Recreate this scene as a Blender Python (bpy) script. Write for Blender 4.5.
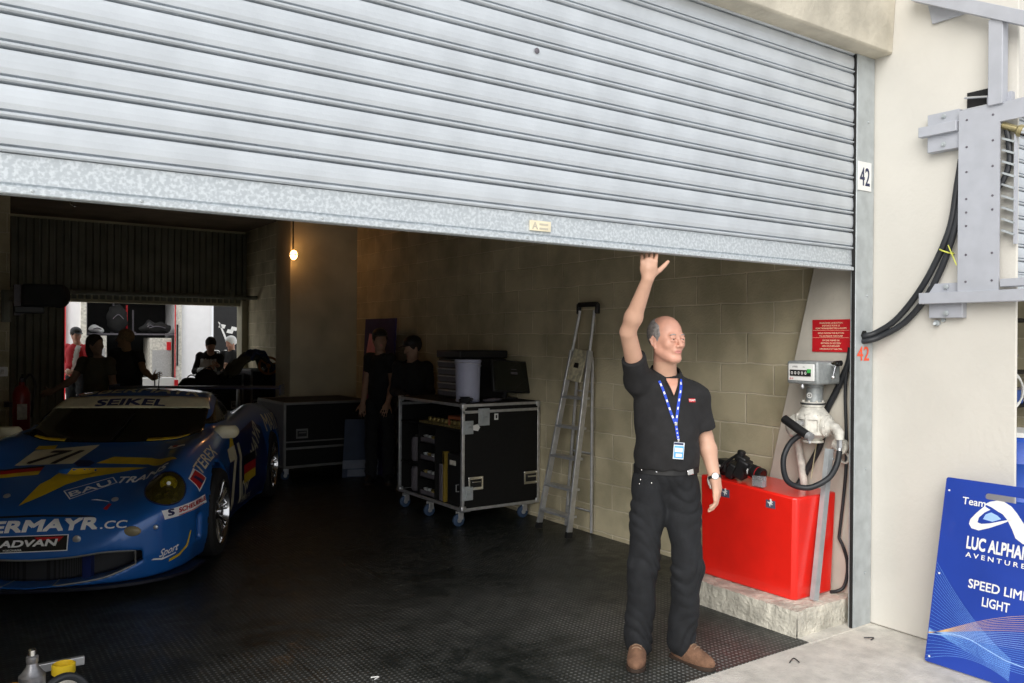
import bpy, bmesh, math, random
import numpy as np
from math import radians, pi, sin, cos
from mathutils import Vector, Matrix
from mathutils.bvhtree import BVHTree
from mathutils.geometry import delaunay_2d_cdt

random.seed(7)
for _o in list(bpy.data.objects):
    bpy.data.objects.remove(_o)
SC = bpy.context.scene
COL = SC.collection

# ------------------------------------------------------------------ camera
def cam_axes(yaw, pitch, roll):
    fw = Vector((sin(yaw) * cos(pitch), cos(yaw) * cos(pitch), sin(pitch)))
    rt = Vector((cos(yaw), -sin(yaw), 0))
    up = rt.cross(fw)
    r2 = rt * cos(roll) + up * sin(roll)
    return r2, r2.cross(fw), fw
cam_data = bpy.data.cameras.new('camera')
cam = bpy.data.objects.new('camera', cam_data)
COL.objects.link(cam)
_r, _u, _f = cam_axes(radians(34.67), radians(-0.1), radians(0.41))
cam.matrix_world = Matrix(((_r.x, _u.x, -_f.x, 0), (_r.y, _u.y, -_f.y, 0), (_r.z, _u.z, -_f.z, 1.63), (0, 0, 0, 1)))
cam_data.sensor_width = 36
cam_data.lens = 29.11
cam_data.clip_end = 400
SC.camera = cam

# ------------------------------------------------------------------ sky, colour
world = bpy.data.worlds.new('overcast_sky')
SC.world = world
world.use_nodes = True
nt = world.node_tree
bg = nt.nodes['Background']
tc = nt.nodes.new('ShaderNodeTexCoord')
sx = nt.nodes.new('ShaderNodeSeparateXYZ')
rp = nt.nodes.new('ShaderNodeValToRGB')
nt.links.new(tc.outputs['Generated'], sx.inputs[0])
nt.links.new(sx.outputs['Z'], rp.inputs[0])
nt.links.new(rp.outputs[0], bg.inputs['Color'])
rp.color_ramp.elements[0].position = 0.0
rp.color_ramp.elements[0].color = (0.88, 0.90, 0.93, 1)
rp.color_ramp.elements[1].position = 0.8
rp.color_ramp.elements[1].color = (1.0, 1.03, 1.08, 1)
bg.inputs['Strength'].default_value = 1.0
sun_d = bpy.data.lights.new('veiled_sun', 'SUN')
sun_d.energy = 2.9
sun_d.angle = radians(48)
sun_d.color = (1.0, 0.97, 0.92)
sun = bpy.data.objects.new('veiled_sun', sun_d)
COL.objects.link(sun)
sun.rotation_euler = (radians(63), 0, radians(-52))
SC.view_settings.view_transform = 'Standard'
SC.view_settings.look = 'None'
SC.view_settings.exposure = 0.0
SC.view_settings.gamma = 1.0
SC.view_settings.use_curve_mapping = False
SC.cycles.use_denoising = True
SC.cycles.max_bounces = 10
SC.cycles.diffuse_bounces = 6
SC.cycles.glossy_bounces = 4
SC.cycles.sample_clamp_indirect = 6.0

# ------------------------------------------------------------------ materials
def mat(name, col, rough=0.6, metal=0.0, nscale=8.0, namt=0.12, bump=0.0, bscale=None, spec=0.5,
        coat=0.0, emit=None, estr=1.0, col2=None, cmin=0.35, cmax=0.65, rvar=0.0, alpha=1.0, trans=0.0):
    m = bpy.data.materials.new(name)
    m.use_nodes = True
    t = m.node_tree
    b = t.nodes['Principled BSDF']
    L = t.links.new
    b.inputs['Roughness'].default_value = rough
    b.inputs['Metallic'].default_value = metal
    b.inputs['Specular IOR Level'].default_value = spec
    b.inputs['Coat Weight'].default_value = coat
    b.inputs['Coat Roughness'].default_value = 0.06
    b.inputs['Transmission Weight'].default_value = trans
    b.inputs['Alpha'].default_value = alpha
    co = t.nodes.new('ShaderNodeTexCoord')
    nz = t.nodes.new('ShaderNodeTexNoise')
    nz.inputs['Scale'].default_value = nscale
    nz.inputs['Detail'].default_value = 5
    L(co.outputs['Object'], nz.inputs['Vector'])
    r = t.nodes.new('ShaderNodeValToRGB')
    L(nz.outputs['Fac'], r.inputs[0])
    c = Vector(col)
    a = c * (1 - namt)
    z = Vector(col2) if col2 else c * (1 + namt)
    r.color_ramp.elements[0].position = cmin
    r.color_ramp.elements[1].position = cmax
    r.color_ramp.elements[0].color = (a.x, a.y, a.z, 1)
    r.color_ramp.elements[1].color = (min(z.x, 1), min(z.y, 1), min(z.z, 1), 1)
    L(r.outputs[0], b.inputs['Base Color'])
    if bump:
        nb = t.nodes.new('ShaderNodeTexNoise')
        nb.inputs['Scale'].default_value = bscale or nscale * 6
        nb.inputs['Detail'].default_value = 6
        L(co.outputs['Object'], nb.inputs['Vector'])
        bp = t.nodes.new('ShaderNodeBump')
        bp.inputs['Strength'].default_value = bump
        bp.inputs['Distance'].default_value = 0.02
        L(nb.outputs['Fac'], bp.inputs['Height'])
        L(bp.outputs[0], b.inputs['Normal'])
    if rvar:
        mr = t.nodes.new('ShaderNodeMapRange')
        mr.inputs['To Min'].default_value = rough - rvar
        mr.inputs['To Max'].default_value = rough + rvar
        L(nz.outputs['Fac'], mr.inputs[0])
        L(mr.outputs[0], b.inputs['Roughness'])
    if emit:
        b.inputs['Emission Color'].default_value = (*emit, 1)
        b.inputs['Emission Strength'].default_value = estr
    return m

def block_mat(name, axes, c1, c2, mortar, bw=0.453, bh=0.207, off=(0.13, 0.032)):
    """hollow concrete blocks in running bond; axes = which world axes run along and up the wall"""
    m = bpy.data.materials.new(name)
    m.use_nodes = True
    t = m.node_tree
    b = t.nodes['Principled BSDF']
    L = t.links.new
    co = t.nodes.new('ShaderNodeTexCoord')
    sp = t.nodes.new('ShaderNodeSeparateXYZ')
    cb = t.nodes.new('ShaderNodeCombineXYZ')
    L(co.outputs['Object'], sp.inputs[0])
    for k, a in enumerate(axes):
        ad = t.nodes.new('ShaderNodeMath')
        ad.operation = 'SUBTRACT'
        ad.inputs[1].default_value = off[k]
        L(sp.outputs[a], ad.inputs[0])
        L(ad.outputs[0], cb.inputs[k])
    # wobble the joints a little
    nw = t.nodes.new('ShaderNodeTexNoise')
    nw.inputs['Scale'].default_value = 5
    L(co.outputs['Object'], nw.inputs['Vector'])
    mx = t.nodes.new('ShaderNodeMixRGB')
    mx.blend_type = 'LINEAR_LIGHT'
    mx.inputs[0].default_value = 0.012
    L(cb.outputs[0], mx.inputs[1])
    L(nw.outputs['Color'], mx.inputs[2])
    br = t.nodes.new('ShaderNodeTexBrick')
    br.offset = 0.5
    br.inputs['Scale'].default_value = 1
    br.inputs['Brick Width'].default_value = bw
    br.inputs['Row Height'].default_value = bh
    br.inputs['Mortar Size'].default_value = 0.007
    br.inputs['Mortar Smooth'].default_value = 0.4
    br.inputs['Bias'].default_value = -0.1
    br.inputs['Color1'].default_value = (*c1, 1)
    br.inputs['Color2'].default_value = (*c2, 1)
    br.inputs['Mortar'].default_value = (*mortar, 1)
    L(mx.outputs[0], br.inputs['Vector'])
    n1 = t.nodes.new('ShaderNodeTexNoise')
    n1.inputs['Scale'].default_value = 3.2
    n1.inputs['Detail'].default_value = 8
    L(co.outputs['Object'], n1.inputs['Vector'])
    r1 = t.nodes.new('ShaderNodeValToRGB')
    r1.color_ramp.elements[0].position = 0.34
    r1.color_ramp.elements[0].color = (0.76, 0.74, 0.68, 1)
    r1.color_ramp.elements[1].position = 0.6
    r1.color_ramp.elements[1].color = (1.08, 1.05, 1.0, 1)
    L(n1.outputs['Fac'], r1.inputs[0])
    m2 = t.nodes.new('ShaderNodeMixRGB')
    m2.blend_type = 'MULTIPLY'
    m2.inputs[0].default_value = 1
    L(br.outputs['Color'], m2.inputs[1])
    L(r1.outputs[0], m2.inputs[2])
    L(m2.outputs[0], b.inputs['Base Color'])
    b.inputs['Roughness'].default_value = 0.93
    n2 = t.nodes.new('ShaderNodeTexNoise')
    n2.inputs['Scale'].default_value = 60
    n2.inputs['Detail'].default_value = 6
    L(co.outputs['Object'], n2.inputs['Vector'])
    sm = t.nodes.new('ShaderNodeMath')
    sm.operation = 'MULTIPLY_ADD'
    sm.inputs[1].default_value = -1.0
    L(br.outputs['Fac'], sm.inputs[0])
    mm = t.nodes.new('ShaderNodeMath')
    mm.operation = 'MULTIPLY'
    mm.inputs[1].default_value = 0.45
    L(n2.outputs['Fac'], mm.inputs[0])
    L(mm.outputs[0], sm.inputs[2])
    bp = t.nodes.new('ShaderNodeBump')
    bp.inputs['Strength'].default_value = 0.9
    bp.inputs['Distance'].default_value = 0.012
    L(sm.outputs[0], bp.inputs['Height'])
    L(bp.outputs[0], b.inputs['Normal'])
    return m

M = {}
M['concrete_paint'] = mat('cream_painted_concrete', (0.64, 0.615, 0.56), 0.85, nscale=1.6, namt=0.05, bump=0.12, bscale=40)
M['lintel'] = mat('weathered_lintel_concrete', (0.52, 0.48, 0.395), 0.9, nscale=3, namt=0.22, bump=0.3, bscale=30)
M['plinth'] = mat('rough_plinth_concrete', (0.60, 0.57, 0.485), 0.95, nscale=9, namt=0.25, bump=0.7, bscale=45)
M['buttress'] = mat('smooth_grey_concrete', (0.58, 0.545, 0.47), 0.85, nscale=2.5, namt=0.12, bump=0.15, bscale=30)
M['pilaster'] = mat('bare_cast_concrete', (0.50, 0.47, 0.34), 0.85, nscale=1.5, namt=0.2, bump=0.1)
M['galv'] = mat('galvanised_steel', (0.45, 0.485, 0.50), 0.45, 0.3, nscale=14, namt=0.1, bump=0.05, rvar=0.08)
M['spangle'] = mat('mottled_galvanised_steel', (0.47, 0.51, 0.54), 0.5, 0.25, nscale=75, namt=0.04, col2=(0.60, 0.64, 0.67), cmin=0.45, cmax=0.60)
M['slat'] = mat('galvanised_shutter_slats', (0.56, 0.595, 0.63), 0.42, 0.3, nscale=5, namt=0.07, bump=0.03, bscale=120, rvar=0.07)
M['alu'] = mat('brushed_aluminium', (0.62, 0.63, 0.65), 0.35, 0.75, nscale=20, namt=0.1)
M['silver_paint'] = mat('silver_painted_steel', (0.44, 0.455, 0.50), 0.5, 0.1, nscale=10, namt=0.05)
M['chrome'] = mat('polished_chrome', (0.8, 0.8, 0.8), 0.15, 1.0, namt=0.03)
M['black'] = mat('black_plastic', (0.012, 0.012, 0.013), 0.45, namt=0.2)
M['black_matte'] = mat('matte_black', (0.010, 0.010, 0.010), 0.85, namt=0.2)
M['rubber'] = mat('black_rubber', (0.018, 0.02, 0.024), 0.5, namt=0.2)
M['white'] = mat('white_paint', (0.82, 0.82, 0.80), 0.5, namt=0.03)
M['dirty_white'] = mat('dirty_cream_enamel', (0.62, 0.60, 0.54), 0.5, nscale=22, namt=0.22, bump=0.1)
M['red_tank'] = mat('glossy_red_enamel', (0.83, 0.018, 0.010), 0.28, nscale=6, namt=0.05, coat=0.25)
M['red'] = mat('red_paint', (0.62, 0.012, 0.02), 0.5, namt=0.06)
M['orange_red'] = mat('stencilled_orange_red_paint', (0.85, 0.10, 0.04), 0.6, namt=0.06)
M['navy_print'] = mat('navy_ink', (0.015, 0.02, 0.07), 0.5, namt=0.1)
M['yellow'] = mat('yellow_plastic', (0.72, 0.50, 0.02), 0.45, namt=0.1)
M['green'] = mat('green_sticker', (0.05, 0.45, 0.08), 0.5, namt=0.05)
M['grey_box'] = mat('hammered_grey_enamel', (0.30, 0.32, 0.32), 0.45, 0.2, nscale=60, namt=0.1)
M['case_black'] = mat('black_laminate', (0.006, 0.006, 0.006), 0.62, nscale=30, namt=0.2, spec=0.3)
M['case_grey'] = mat('grey_laminate', (0.12, 0.11, 0.13), 0.6, nscale=30, namt=0.1)
M['lavender'] = mat('pale_lavender_plastic', (0.40, 0.42, 0.56), 0.5, namt=0.05)
M['glass_dark'] = mat('dark_glass', (0.008, 0.010, 0.008), 0.06, namt=0.1, coat=0.3)
M['corr'] = mat('grey_green_corrugated_steel', (0.20, 0.21, 0.17), 0.6, 0.2, nscale=3, namt=0.15)
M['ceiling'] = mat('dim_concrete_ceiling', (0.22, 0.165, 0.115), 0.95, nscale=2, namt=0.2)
M['block_right'] = block_mat('concrete_block_side', ('Y', 'Z'), (0.52, 0.475, 0.335), (0.60, 0.55, 0.395), (0.78, 0.73, 0.58))
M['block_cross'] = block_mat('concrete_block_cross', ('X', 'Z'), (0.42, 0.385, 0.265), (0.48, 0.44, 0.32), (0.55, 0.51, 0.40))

def floor_mat():
    m = bpy.data.materials.new('black_studded_floor')
    m.use_nodes = True
    t = m.node_tree
    b = t.nodes['Principled BSDF']
    L = t.links.new
    def math_(op, a, b_=None, c=None):
        n = t.nodes.new('ShaderNodeMath')
        n.operation = op
        for i, v in enumerate((a, b_, c)):
            if v is None:
                continue
            if isinstance(v, (int, float)):
                n.inputs[i].default_value = v
            else:
                L(v, n.inputs[i])
        return n.outputs[0]
    co = t.nodes.new('ShaderNodeTexCoord')
    sp = t.nodes.new('ShaderNodeSeparateXYZ')
    L(co.outputs['Object'], sp.inputs[0])
    X, Y = sp.outputs['X'], sp.outputs['Y']
    # rotated grid of raised lozenges, 27 mm apart
    k = 2 * pi / 0.040
    s1 = math_('SINE', math_('MULTIPLY', math_('ADD', X, Y), k / 1.414))
    s2 = math_('SINE', math_('MULTIPLY', math_('SUBTRACT', X, Y), k / 1.414))
    dots = math_('MULTIPLY', s1, s2)
    dot = t.nodes.new('ShaderNodeMapRange')
    dot.inputs['From Min'].default_value = 0.35
    dot.inputs['From Max'].default_value = 0.75
    L(dots, dot.inputs[0])
    # tile seams every 0.5 m
    def seam(c):
        fr = math_('FRACT', math_('DIVIDE', math_('ADD', c, 50.0), 0.5))
        d = math_('ABSOLUTE', math_('SUBTRACT', fr, 0.5))
        return math_('GREATER_THAN', d, 0.488)
    sm = math_('MAXIMUM', seam(X), seam(Y))
    n1 = t.nodes.new('ShaderNodeTexNoise')
    n1.inputs['Scale'].default_value = 1.1
    n1.inputs['Detail'].default_value = 8
    n1.inputs['Roughness'].default_value = 0.65
    L(co.outputs['Object'], n1.inputs['Vector'])
    n2 = t.nodes.new('ShaderNodeTexNoise')
    n2.inputs['Scale'].default_value = 7
    n2.inputs['Detail'].default_value = 8
    n2.inputs['Distortion'].default_value = 1.2
    L(co.outputs['Object'], n2.inputs['Vector'])
    r = t.nodes.new('ShaderNodeValToRGB')
    r.color_ramp.elements[0].position = 0.4
    r.color_ramp.elements[0].color = (0.010, 0.013, 0.012, 1)
    r.color_ramp.elements[1].position = 0.72
    r.color_ramp.elements[1].color = (0.030, 0.032, 0.030, 1)
    L(n2.outputs['Fac'], r.inputs[0])
    # dust and wear: more towards the doorway (a stain with a shape of its own)
    wear = t.nodes.new('ShaderNodeMapRange')
    wear.inputs['From Min'].default_value = 5.6
    wear.inputs['From Max'].default_value = 2.8
    L(math_('ADD', Y, math_('MULTIPLY', n1.outputs['Fac'], -0.3)), wear.inputs[0])
    patch = t.nodes.new('ShaderNodeMapRange')
    patch.inputs['From Min'].default_value = 0.38
    patch.inputs['From Max'].default_value = 0.66
    L(n1.outputs['Fac'], patch.inputs[0])
    wf = math_('MULTIPLY', wear.outputs[0], patch.outputs[0])
    mx = t.nodes.new('ShaderNodeMixRGB')
    mx.inputs[2].default_value = (0.10, 0.098, 0.09, 1)
    L(math_('MULTIPLY', wf, 0.55), mx.inputs[0])
    L(r.outputs[0], mx.inputs[1])
    mx2 = t.nodes.new('ShaderNodeMixRGB')
    mx2.inputs[2].default_value = (0.42, 0.43, 0.42, 1)
    L(math_('MULTIPLY', math_('MULTIPLY', dot.outputs[0], wf), 0.75), mx2.inputs[0])
    L(mx.outputs[0], mx2.inputs[1])
    mx3 = t.nodes.new('ShaderNodeMixRGB')
    mx3.inputs[2].default_value = (0.004, 0.004, 0.004, 1)
    L(math_('MULTIPLY', sm, 0.35), mx3.inputs[0])
    L(mx2.outputs[0], mx3.inputs[1])
    L(mx3.outputs[0], b.inputs['Base Color'])
    mr = t.nodes.new('ShaderNodeMapRange')
    mr.inputs['From Min'].default_value = 0.3
    mr.inputs['From Max'].default_value = 0.7
    mr.inputs['To Min'].default_value = 0.30
    mr.inputs['To Max'].default_value = 0.55
    L(n2.outputs['Fac'], mr.inputs[0])
    L(mr.outputs[0], b.inputs['Roughness'])
    b.inputs['Specular IOR Level'].default_value = 0.35
    bp = t.nodes.new('ShaderNodeBump')
    bp.inputs['Strength'].default_value = 0.5
    bp.inputs['Distance'].default_value = 0.003
    L(math_('ADD', dot.outputs[0], math_('MULTIPLY', n2.outputs['Fac'], 0.5)), bp.inputs['Height'])
    L(bp.outputs[0], b.inputs['Normal'])
    return m
M['floor'] = floor_mat()
M['pavement'] = mat('pale_worn_concrete_ground', (0.64, 0.61, 0.55), 0.92, nscale=9, namt=0.14, bump=0.4, bscale=90)

# ------------------------------------------------------------------ mesh builder
def basis(n):
    n = Vector(n).normalized()
    a = Vector((0, 0, 1)) if abs(n.z) < 0.9 else Vector((1, 0, 0))
    x = a.cross(n).normalized()
    return x, n.cross(x), n

class MB:
    def __init__(s):
        s.v, s.f, s.m = [], [], []
    def add(s, vs, fs, m=0):
        b = len(s.v)
        s.v += [tuple(v) for v in vs]
        for f in fs:
            s.f.append(tuple(i + b for i in f))
            s.m.append(m)
        return s
    def box(s, c, d, rot=None, m=0):
        c = Vector(c)
        R = rot or Matrix.Identity(3)
        vs = [c + R @ Vector((x * d[0] / 2, y * d[1] / 2, z * d[2] / 2)) for x in (-1, 1) for y in (-1, 1) for z in (-1, 1)]
        return s.add(vs, [(0, 1, 3, 2), (4, 6, 7, 5), (0, 4, 5, 1), (2, 3, 7, 6), (0, 2, 6, 4), (1, 5, 7, 3)], m)
    def span(s, a, b, m=0):
        a, b = Vector(a), Vector(b)
        return s.box((a + b) / 2, [abs(q) for q in (b - a)], None, m)
    def tube(s, pts, r, seg=10, m=0, smooth_path=0):
        pts = [Vector(p) for p in pts]
        if smooth_path:
            pts = spline(pts, smooth_path)
        n = len(pts)
        rs = r if hasattr(r, '__len__') else [r] * n
        if len(rs) != n:
            rs = [rs[min(int(i * len(rs) / n), len(rs) - 1)] for i in range(n)]
        vs, fs = [], []
        up = None
        for i, p in enumerate(pts):
            d = (pts[min(i + 1, n - 1)] - pts[max(i - 1, 0)]).normalized()
            if up is None:
                x, y, _ = basis(d)
            else:
                x = (up - d * up.dot(d)).normalized()
                y = d.cross(x)
            up = x
            for k in range(seg):
                a = 2 * pi * k / seg
                vs.append(p + (x * cos(a) + y * sin(a)) * rs[i])
        for i in range(n - 1):
            for k in range(seg):
                a, b = i * seg + k, i * seg + (k + 1) % seg
                fs.append((a, b, b + seg, a + seg))
        fs.append(tuple(range(seg))[::-1])
        fs.append(tuple(range((n - 1) * seg, n * seg)))
        return s.add(vs, fs, m)
    def lathe(s, prof, o=(0, 0, 0), n=(0, 0, 1), seg=24, m=0, caps=True):
        x, y, z = basis(n)
        o = Vector(o)
        vs, fs = [], []
        for r, h in prof:
            for k in range(seg):
                a = 2 * pi * k / seg
                vs.append(o + (x * cos(a) + y * sin(a)) * r + z * h)
        for i in range(len(prof) - 1):
            for k in range(seg):
                a, b = i * seg + k, i * seg + (k + 1) % seg
                fs.append((a, b, b + seg, a + seg))
        if caps:
            fs.append(tuple(range(seg))[::-1])
            fs.append(tuple(range((len(prof) - 1) * seg, len(prof) * seg)))
        return s.add(vs, fs, m)
    def torus(s, c, R, r, n=(0, 0, 1), seg=28, k=10, m=0, a0=0.0, a1=2 * pi):
        x, y, z = basis(n)
        c = Vector(c)
        full = abs(a1 - a0 - 2 * pi) < 1e-6
        cnt = seg if full else seg + 1
        vs, fs = [], []
        for i in range(cnt):
            a = a0 + (a1 - a0) * i / seg
            d = x * cos(a) + y * sin(a)
            for j in range(k):
                b = 2 * pi * j / k
                vs.append(c + d * (R + r * cos(b)) + z * r * sin(b))
        for i in range(seg):
            for j in range(k):
                a, b = i * k + j, i * k + (j + 1) % k
                a2, b2 = ((i + 1) % cnt) * k + j, ((i + 1) % cnt) * k + (j + 1) % k
                fs.append((a, a2, b2, b))
        return s.add(vs, fs, m)
    def prism(s, poly, o, ax, ay, depth, m=0):
        """polygon in the plane o + ax, ay, extruded along ax x ay"""
        o, ax, ay = Vector(o), Vector(ax).normalized(), Vector(ay).normalized()
        n = ax.cross(ay).normalized()
        k = len(poly)
        a = [o + ax * p[0] + ay * p[1] for p in poly]
        vs = a + [p + n * depth for p in a]
        fs = [tuple(range(k))[::-1], tuple(range(k, 2 * k))] + [(i, (i + 1) % k, (i + 1) % k + k, i + k) for i in range(k)]
        return s.add(vs, fs, m)
    def ball(s, c, r, seg=16, rings=10, m=0, R=None):
        c = Vector(c)
        r = r if hasattr(r, '__len__') else (r, r, r)
        R = R or Matrix.Identity(3)
        vs = [c + R @ Vector((0, 0, r[2]))]
        for i in range(1, rings):
            t = pi * i / rings
            for k in range(seg):
                a = 2 * pi * k / seg
                vs.append(c + R @ Vector((r[0] * sin(t) * cos(a), r[1] * sin(t) * sin(a), r[2] * cos(t))))
        vs.append(c + R @ Vector((0, 0, -r[2])))
        fs = []
        for k in range(seg):
            fs.append((0, 1 + k, 1 + (k + 1) % seg))
            l = 1 + (rings - 2) * seg
            fs.append((len(vs) - 1, l + (k + 1) % seg, l + k))
        for i in range(rings - 2):
            for k in range(seg):
                a, b = 1 + i * seg + k, 1 + i * seg + (k + 1) % seg
                fs.append((a, a + seg, b + seg, b))
        return s.add(vs, fs, m)
    def text(s, body, o, ax, ay, size, m=0, bold=0.0, shear=0.0, align='LEFT', lift=0.0, spacing=1.0, width=None):
        o, ax, ay = Vector(o), Vector(ax).normalized(), Vector(ay).normalized()
        n = ax.cross(ay).normalized()
        vs, fs = text_mesh(body, size, bold, shear, align, spacing)
        if width and vs:
            w = max(v[0] for v in vs) - min(v[0] for v in vs)
            k = width / w
            vs = [(v[0] * k,) + tuple(v[1:]) for v in vs]
        return s.add([o + ax * v[0] + ay * v[1] + n * (lift + (v[2] if len(v) > 2 else 0)) for v in vs], fs, m)
    def obj(s, name, mats, parent=None, bevel=0.0, smooth=True, angle=35, seg=2, sub=0):
        me = bpy.data.meshes.new(name)
        me.from_pydata(s.v, [], s.f)
        if not isinstance(mats, (list, tuple)):
            mats = [mats]
        for q in mats:
            me.materials.append(M[q] if isinstance(q, str) else q)
        me.polygons.foreach_set('material_index', s.m)
        me.validate()
        bm = bmesh.new()
        bm.from_mesh(me)
        bmesh.ops.recalc_face_normals(bm, faces=bm.faces)
        bm.to_mesh(me)
        bm.free()
        if smooth:
            me.shade_smooth()
            me.set_sharp_from_angle(angle=radians(angle))
        o = bpy.data.objects.new(name, me)
        COL.objects.link(o)
        if parent:
            o.parent = parent
        if bevel:
            b = o.modifiers.new('bevel', 'BEVEL')
            b.width = bevel
            b.segments = seg
            b.limit_method = 'ANGLE'
            b.angle_limit = radians(40)
            b.harden_normals = False
        if sub:
            b = o.modifiers.new('sub', 'SUBSURF')
            b.levels = b.render_levels = sub
        return o

def text_mesh(body, size, bold=0.0, shear=0.0, align='LEFT', spacing=1.0):
    cu = bpy.data.curves.new('t', 'FONT')
    cu.body = body
    cu.size = size
    cu.offset = 0
    cu.shear = shear
    cu.align_x = align
    cu.space_character = spacing
    cu.resolution_u = 3
    ob = bpy.data.objects.new('t', cu)
    COL.objects.link(ob)
    dg = bpy.context.evaluated_depsgraph_get()
    me = bpy.data.meshes.new_from_object(ob.evaluated_get(dg))
    vs = [(v.co.x, v.co.y) for v in me.vertices]
    fs = [tuple(p.vertices) for p in me.polygons]
    if bold > 0:      # heavier strokes: the same letters laid over themselves with small shifts
        b_, v0_, f0_, n_ = bold * size, list(vs), list(fs), len(vs)
        vs, fs = [], []
        for q_, (dx, dy) in enumerate(((-b_, -b_), (b_, -b_), (b_, b_), (-b_, b_))):
            vs += [(x + dx, y + dy, q_ * 0.0002) for x, y in v0_]
            fs += [tuple(i + q_ * n_ for i in f) for f in f0_]
    bpy.data.objects.remove(ob)
    bpy.data.curves.remove(cu)
    bpy.data.meshes.remove(me)
    return vs, fs

def spline(pts, k=6):
    pts = [Vector(p) for p in pts]
    out = []
    n = len(pts)
    for i in range(n - 1):
        p0, p1, p2, p3 = pts[max(i - 1, 0)], pts[i], pts[i + 1], pts[min(i + 2, n - 1)]
        for j in range(k):
            t = j / k
            out.append(0.5 * ((2 * p1) + (p2 - p0) * t + (2 * p0 - 5 * p1 + 4 * p2 - p3) * t * t + (3 * p1 - p0 - 3 * p2 + p3) * t ** 3))
    out.append(pts[-1])
    return out

def tag(o, label=None, cat=None, group=None, kind=None):
    if label: o['label'] = label
    if cat: o['category'] = cat
    if group: o['group'] = group
    if kind: o['kind'] = kind
    return o
def struct(o):
    o['kind'] = 'structure'
    return o
def thing(name, label, cat, loc=(0, 0, 0), rz=0.0, group=None):
    o = bpy.data.objects.new(name, None)
    o.empty_display_size = 0.1
    COL.objects.link(o)
    o.location = loc
    o.rotation_euler = (0, 0, rz)
    return tag(o, label, cat, group)
def copy_tree(o, parent=None):
    c = o.copy()
    COL.objects.link(c)
    if parent:
        c.parent = parent
    for ch in list(o.children):
        copy_tree(ch, c)
    return c

# ------------------------------------------------------------------ the room
FY = 2.80          # plane of the garage doorway
WX0, WX1 = -0.35, 4.55
CZ = 3.55
def slab(name, a, b, m):
    return struct(MB().span(a, b).obj(name, m, smooth=False))
slab('floor', (WX0 - 0.4, 2.775, -0.2), (5.0, 15.25, 0.0), 'floor')
slab('ground_apron', (-9, -12, -0.2), (16, 2.775, -0.004), 'pavement')
slab('ground_sill', (3.895, 2.76, -0.1), (4.46, 2.86, 0.0015), 'pavement')
slab('ground_yard', (-9, 15.25, -0.25), (16, 34, -0.05), 'pavement')
slab('wall_right', (WX1, 2.95, 0), (5.0, 15.2, CZ + 0.2), 'block_right')
slab('wall_left', (WX0 - 0.4, 2.95, 0), (WX0, 15.2, CZ + 0.2), 'block_right')
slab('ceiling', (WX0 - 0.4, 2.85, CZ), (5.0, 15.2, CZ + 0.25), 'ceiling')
# cast concrete piers half way down the garage
struct(MB().span((3.645, 10.2, 0), (4.56, 10.75, CZ)).obj('wall_pier_right', 'pilaster', bevel=0.01))
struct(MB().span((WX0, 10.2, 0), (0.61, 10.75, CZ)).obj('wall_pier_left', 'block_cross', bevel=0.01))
# wall above the rear doorway and its corrugated shutter housing
def corrugated(name, x0, x1, z0, z1, y, pitch=0.105):
    mb = MB()
    n = int((x1 - x0) / pitch)
    prof = []
    for i in range(n + 1):
        x = x0 + i * pitch
        prof += [(x, 0.0), (x + pitch * 0.62, 0.0), (x + pitch * 0.72, 0.035), (x + pitch * 0.9, 0.035)]
    prof = [p for p in prof if p[0] < x1] + [(x1, 0.0)]
    vs = [(x, y + d, z) for x, d in prof for z in (z0, z1)]
    mb.add(vs, [(2 * i, 2 * i + 2, 2 * i + 3, 2 * i + 1) for i in range(len(prof) - 1)])
    vs = [(x, y + 0.06, z) for x in (x0, x1) for z in (z0, z1)]
    mb.add(vs, [(0, 1, 3, 2)])
    return mb
struct(corrugated('wall', WX0, 4.56, 2.25, 3.5, 15.0).obj('wall_back', 'corr', smooth=False))
struct(corrugated('wall', WX0, 1.655, 0.0, 2.25, 15.02).obj('door_3', 'corr', smooth=False))
struct(MB().span((4.44, 14.9, 0), (4.55, 15.2, 2.3)).span((WX0, 15.02, 2.2), (4.56, 15.16, 2.32)).span((WX0, 15.1, 3.4), (4.6, 15.2, CZ)).obj('trim_3', 'pilaster', smooth=False))
rail = thing('shutter_rail', 'dark horizontal rail running above the rear doorway', 'rail', (2.9, 14.4, 2.33))
MB().tube([(-2.1, 0, 0), (1.65, 0, 0)], 0.035, 12).obj('rail_tube', 'corr', rail)
for k in (-1.9, -0.4, 1.2):
    MB().span((k, -0.02, 0.0), (k + 0.04, 0.62, 0.03)).span((k, -0.03, -0.04), (k + 0.04, 0.03, 0.12)).obj('bracket', 'corr', rail)

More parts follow.
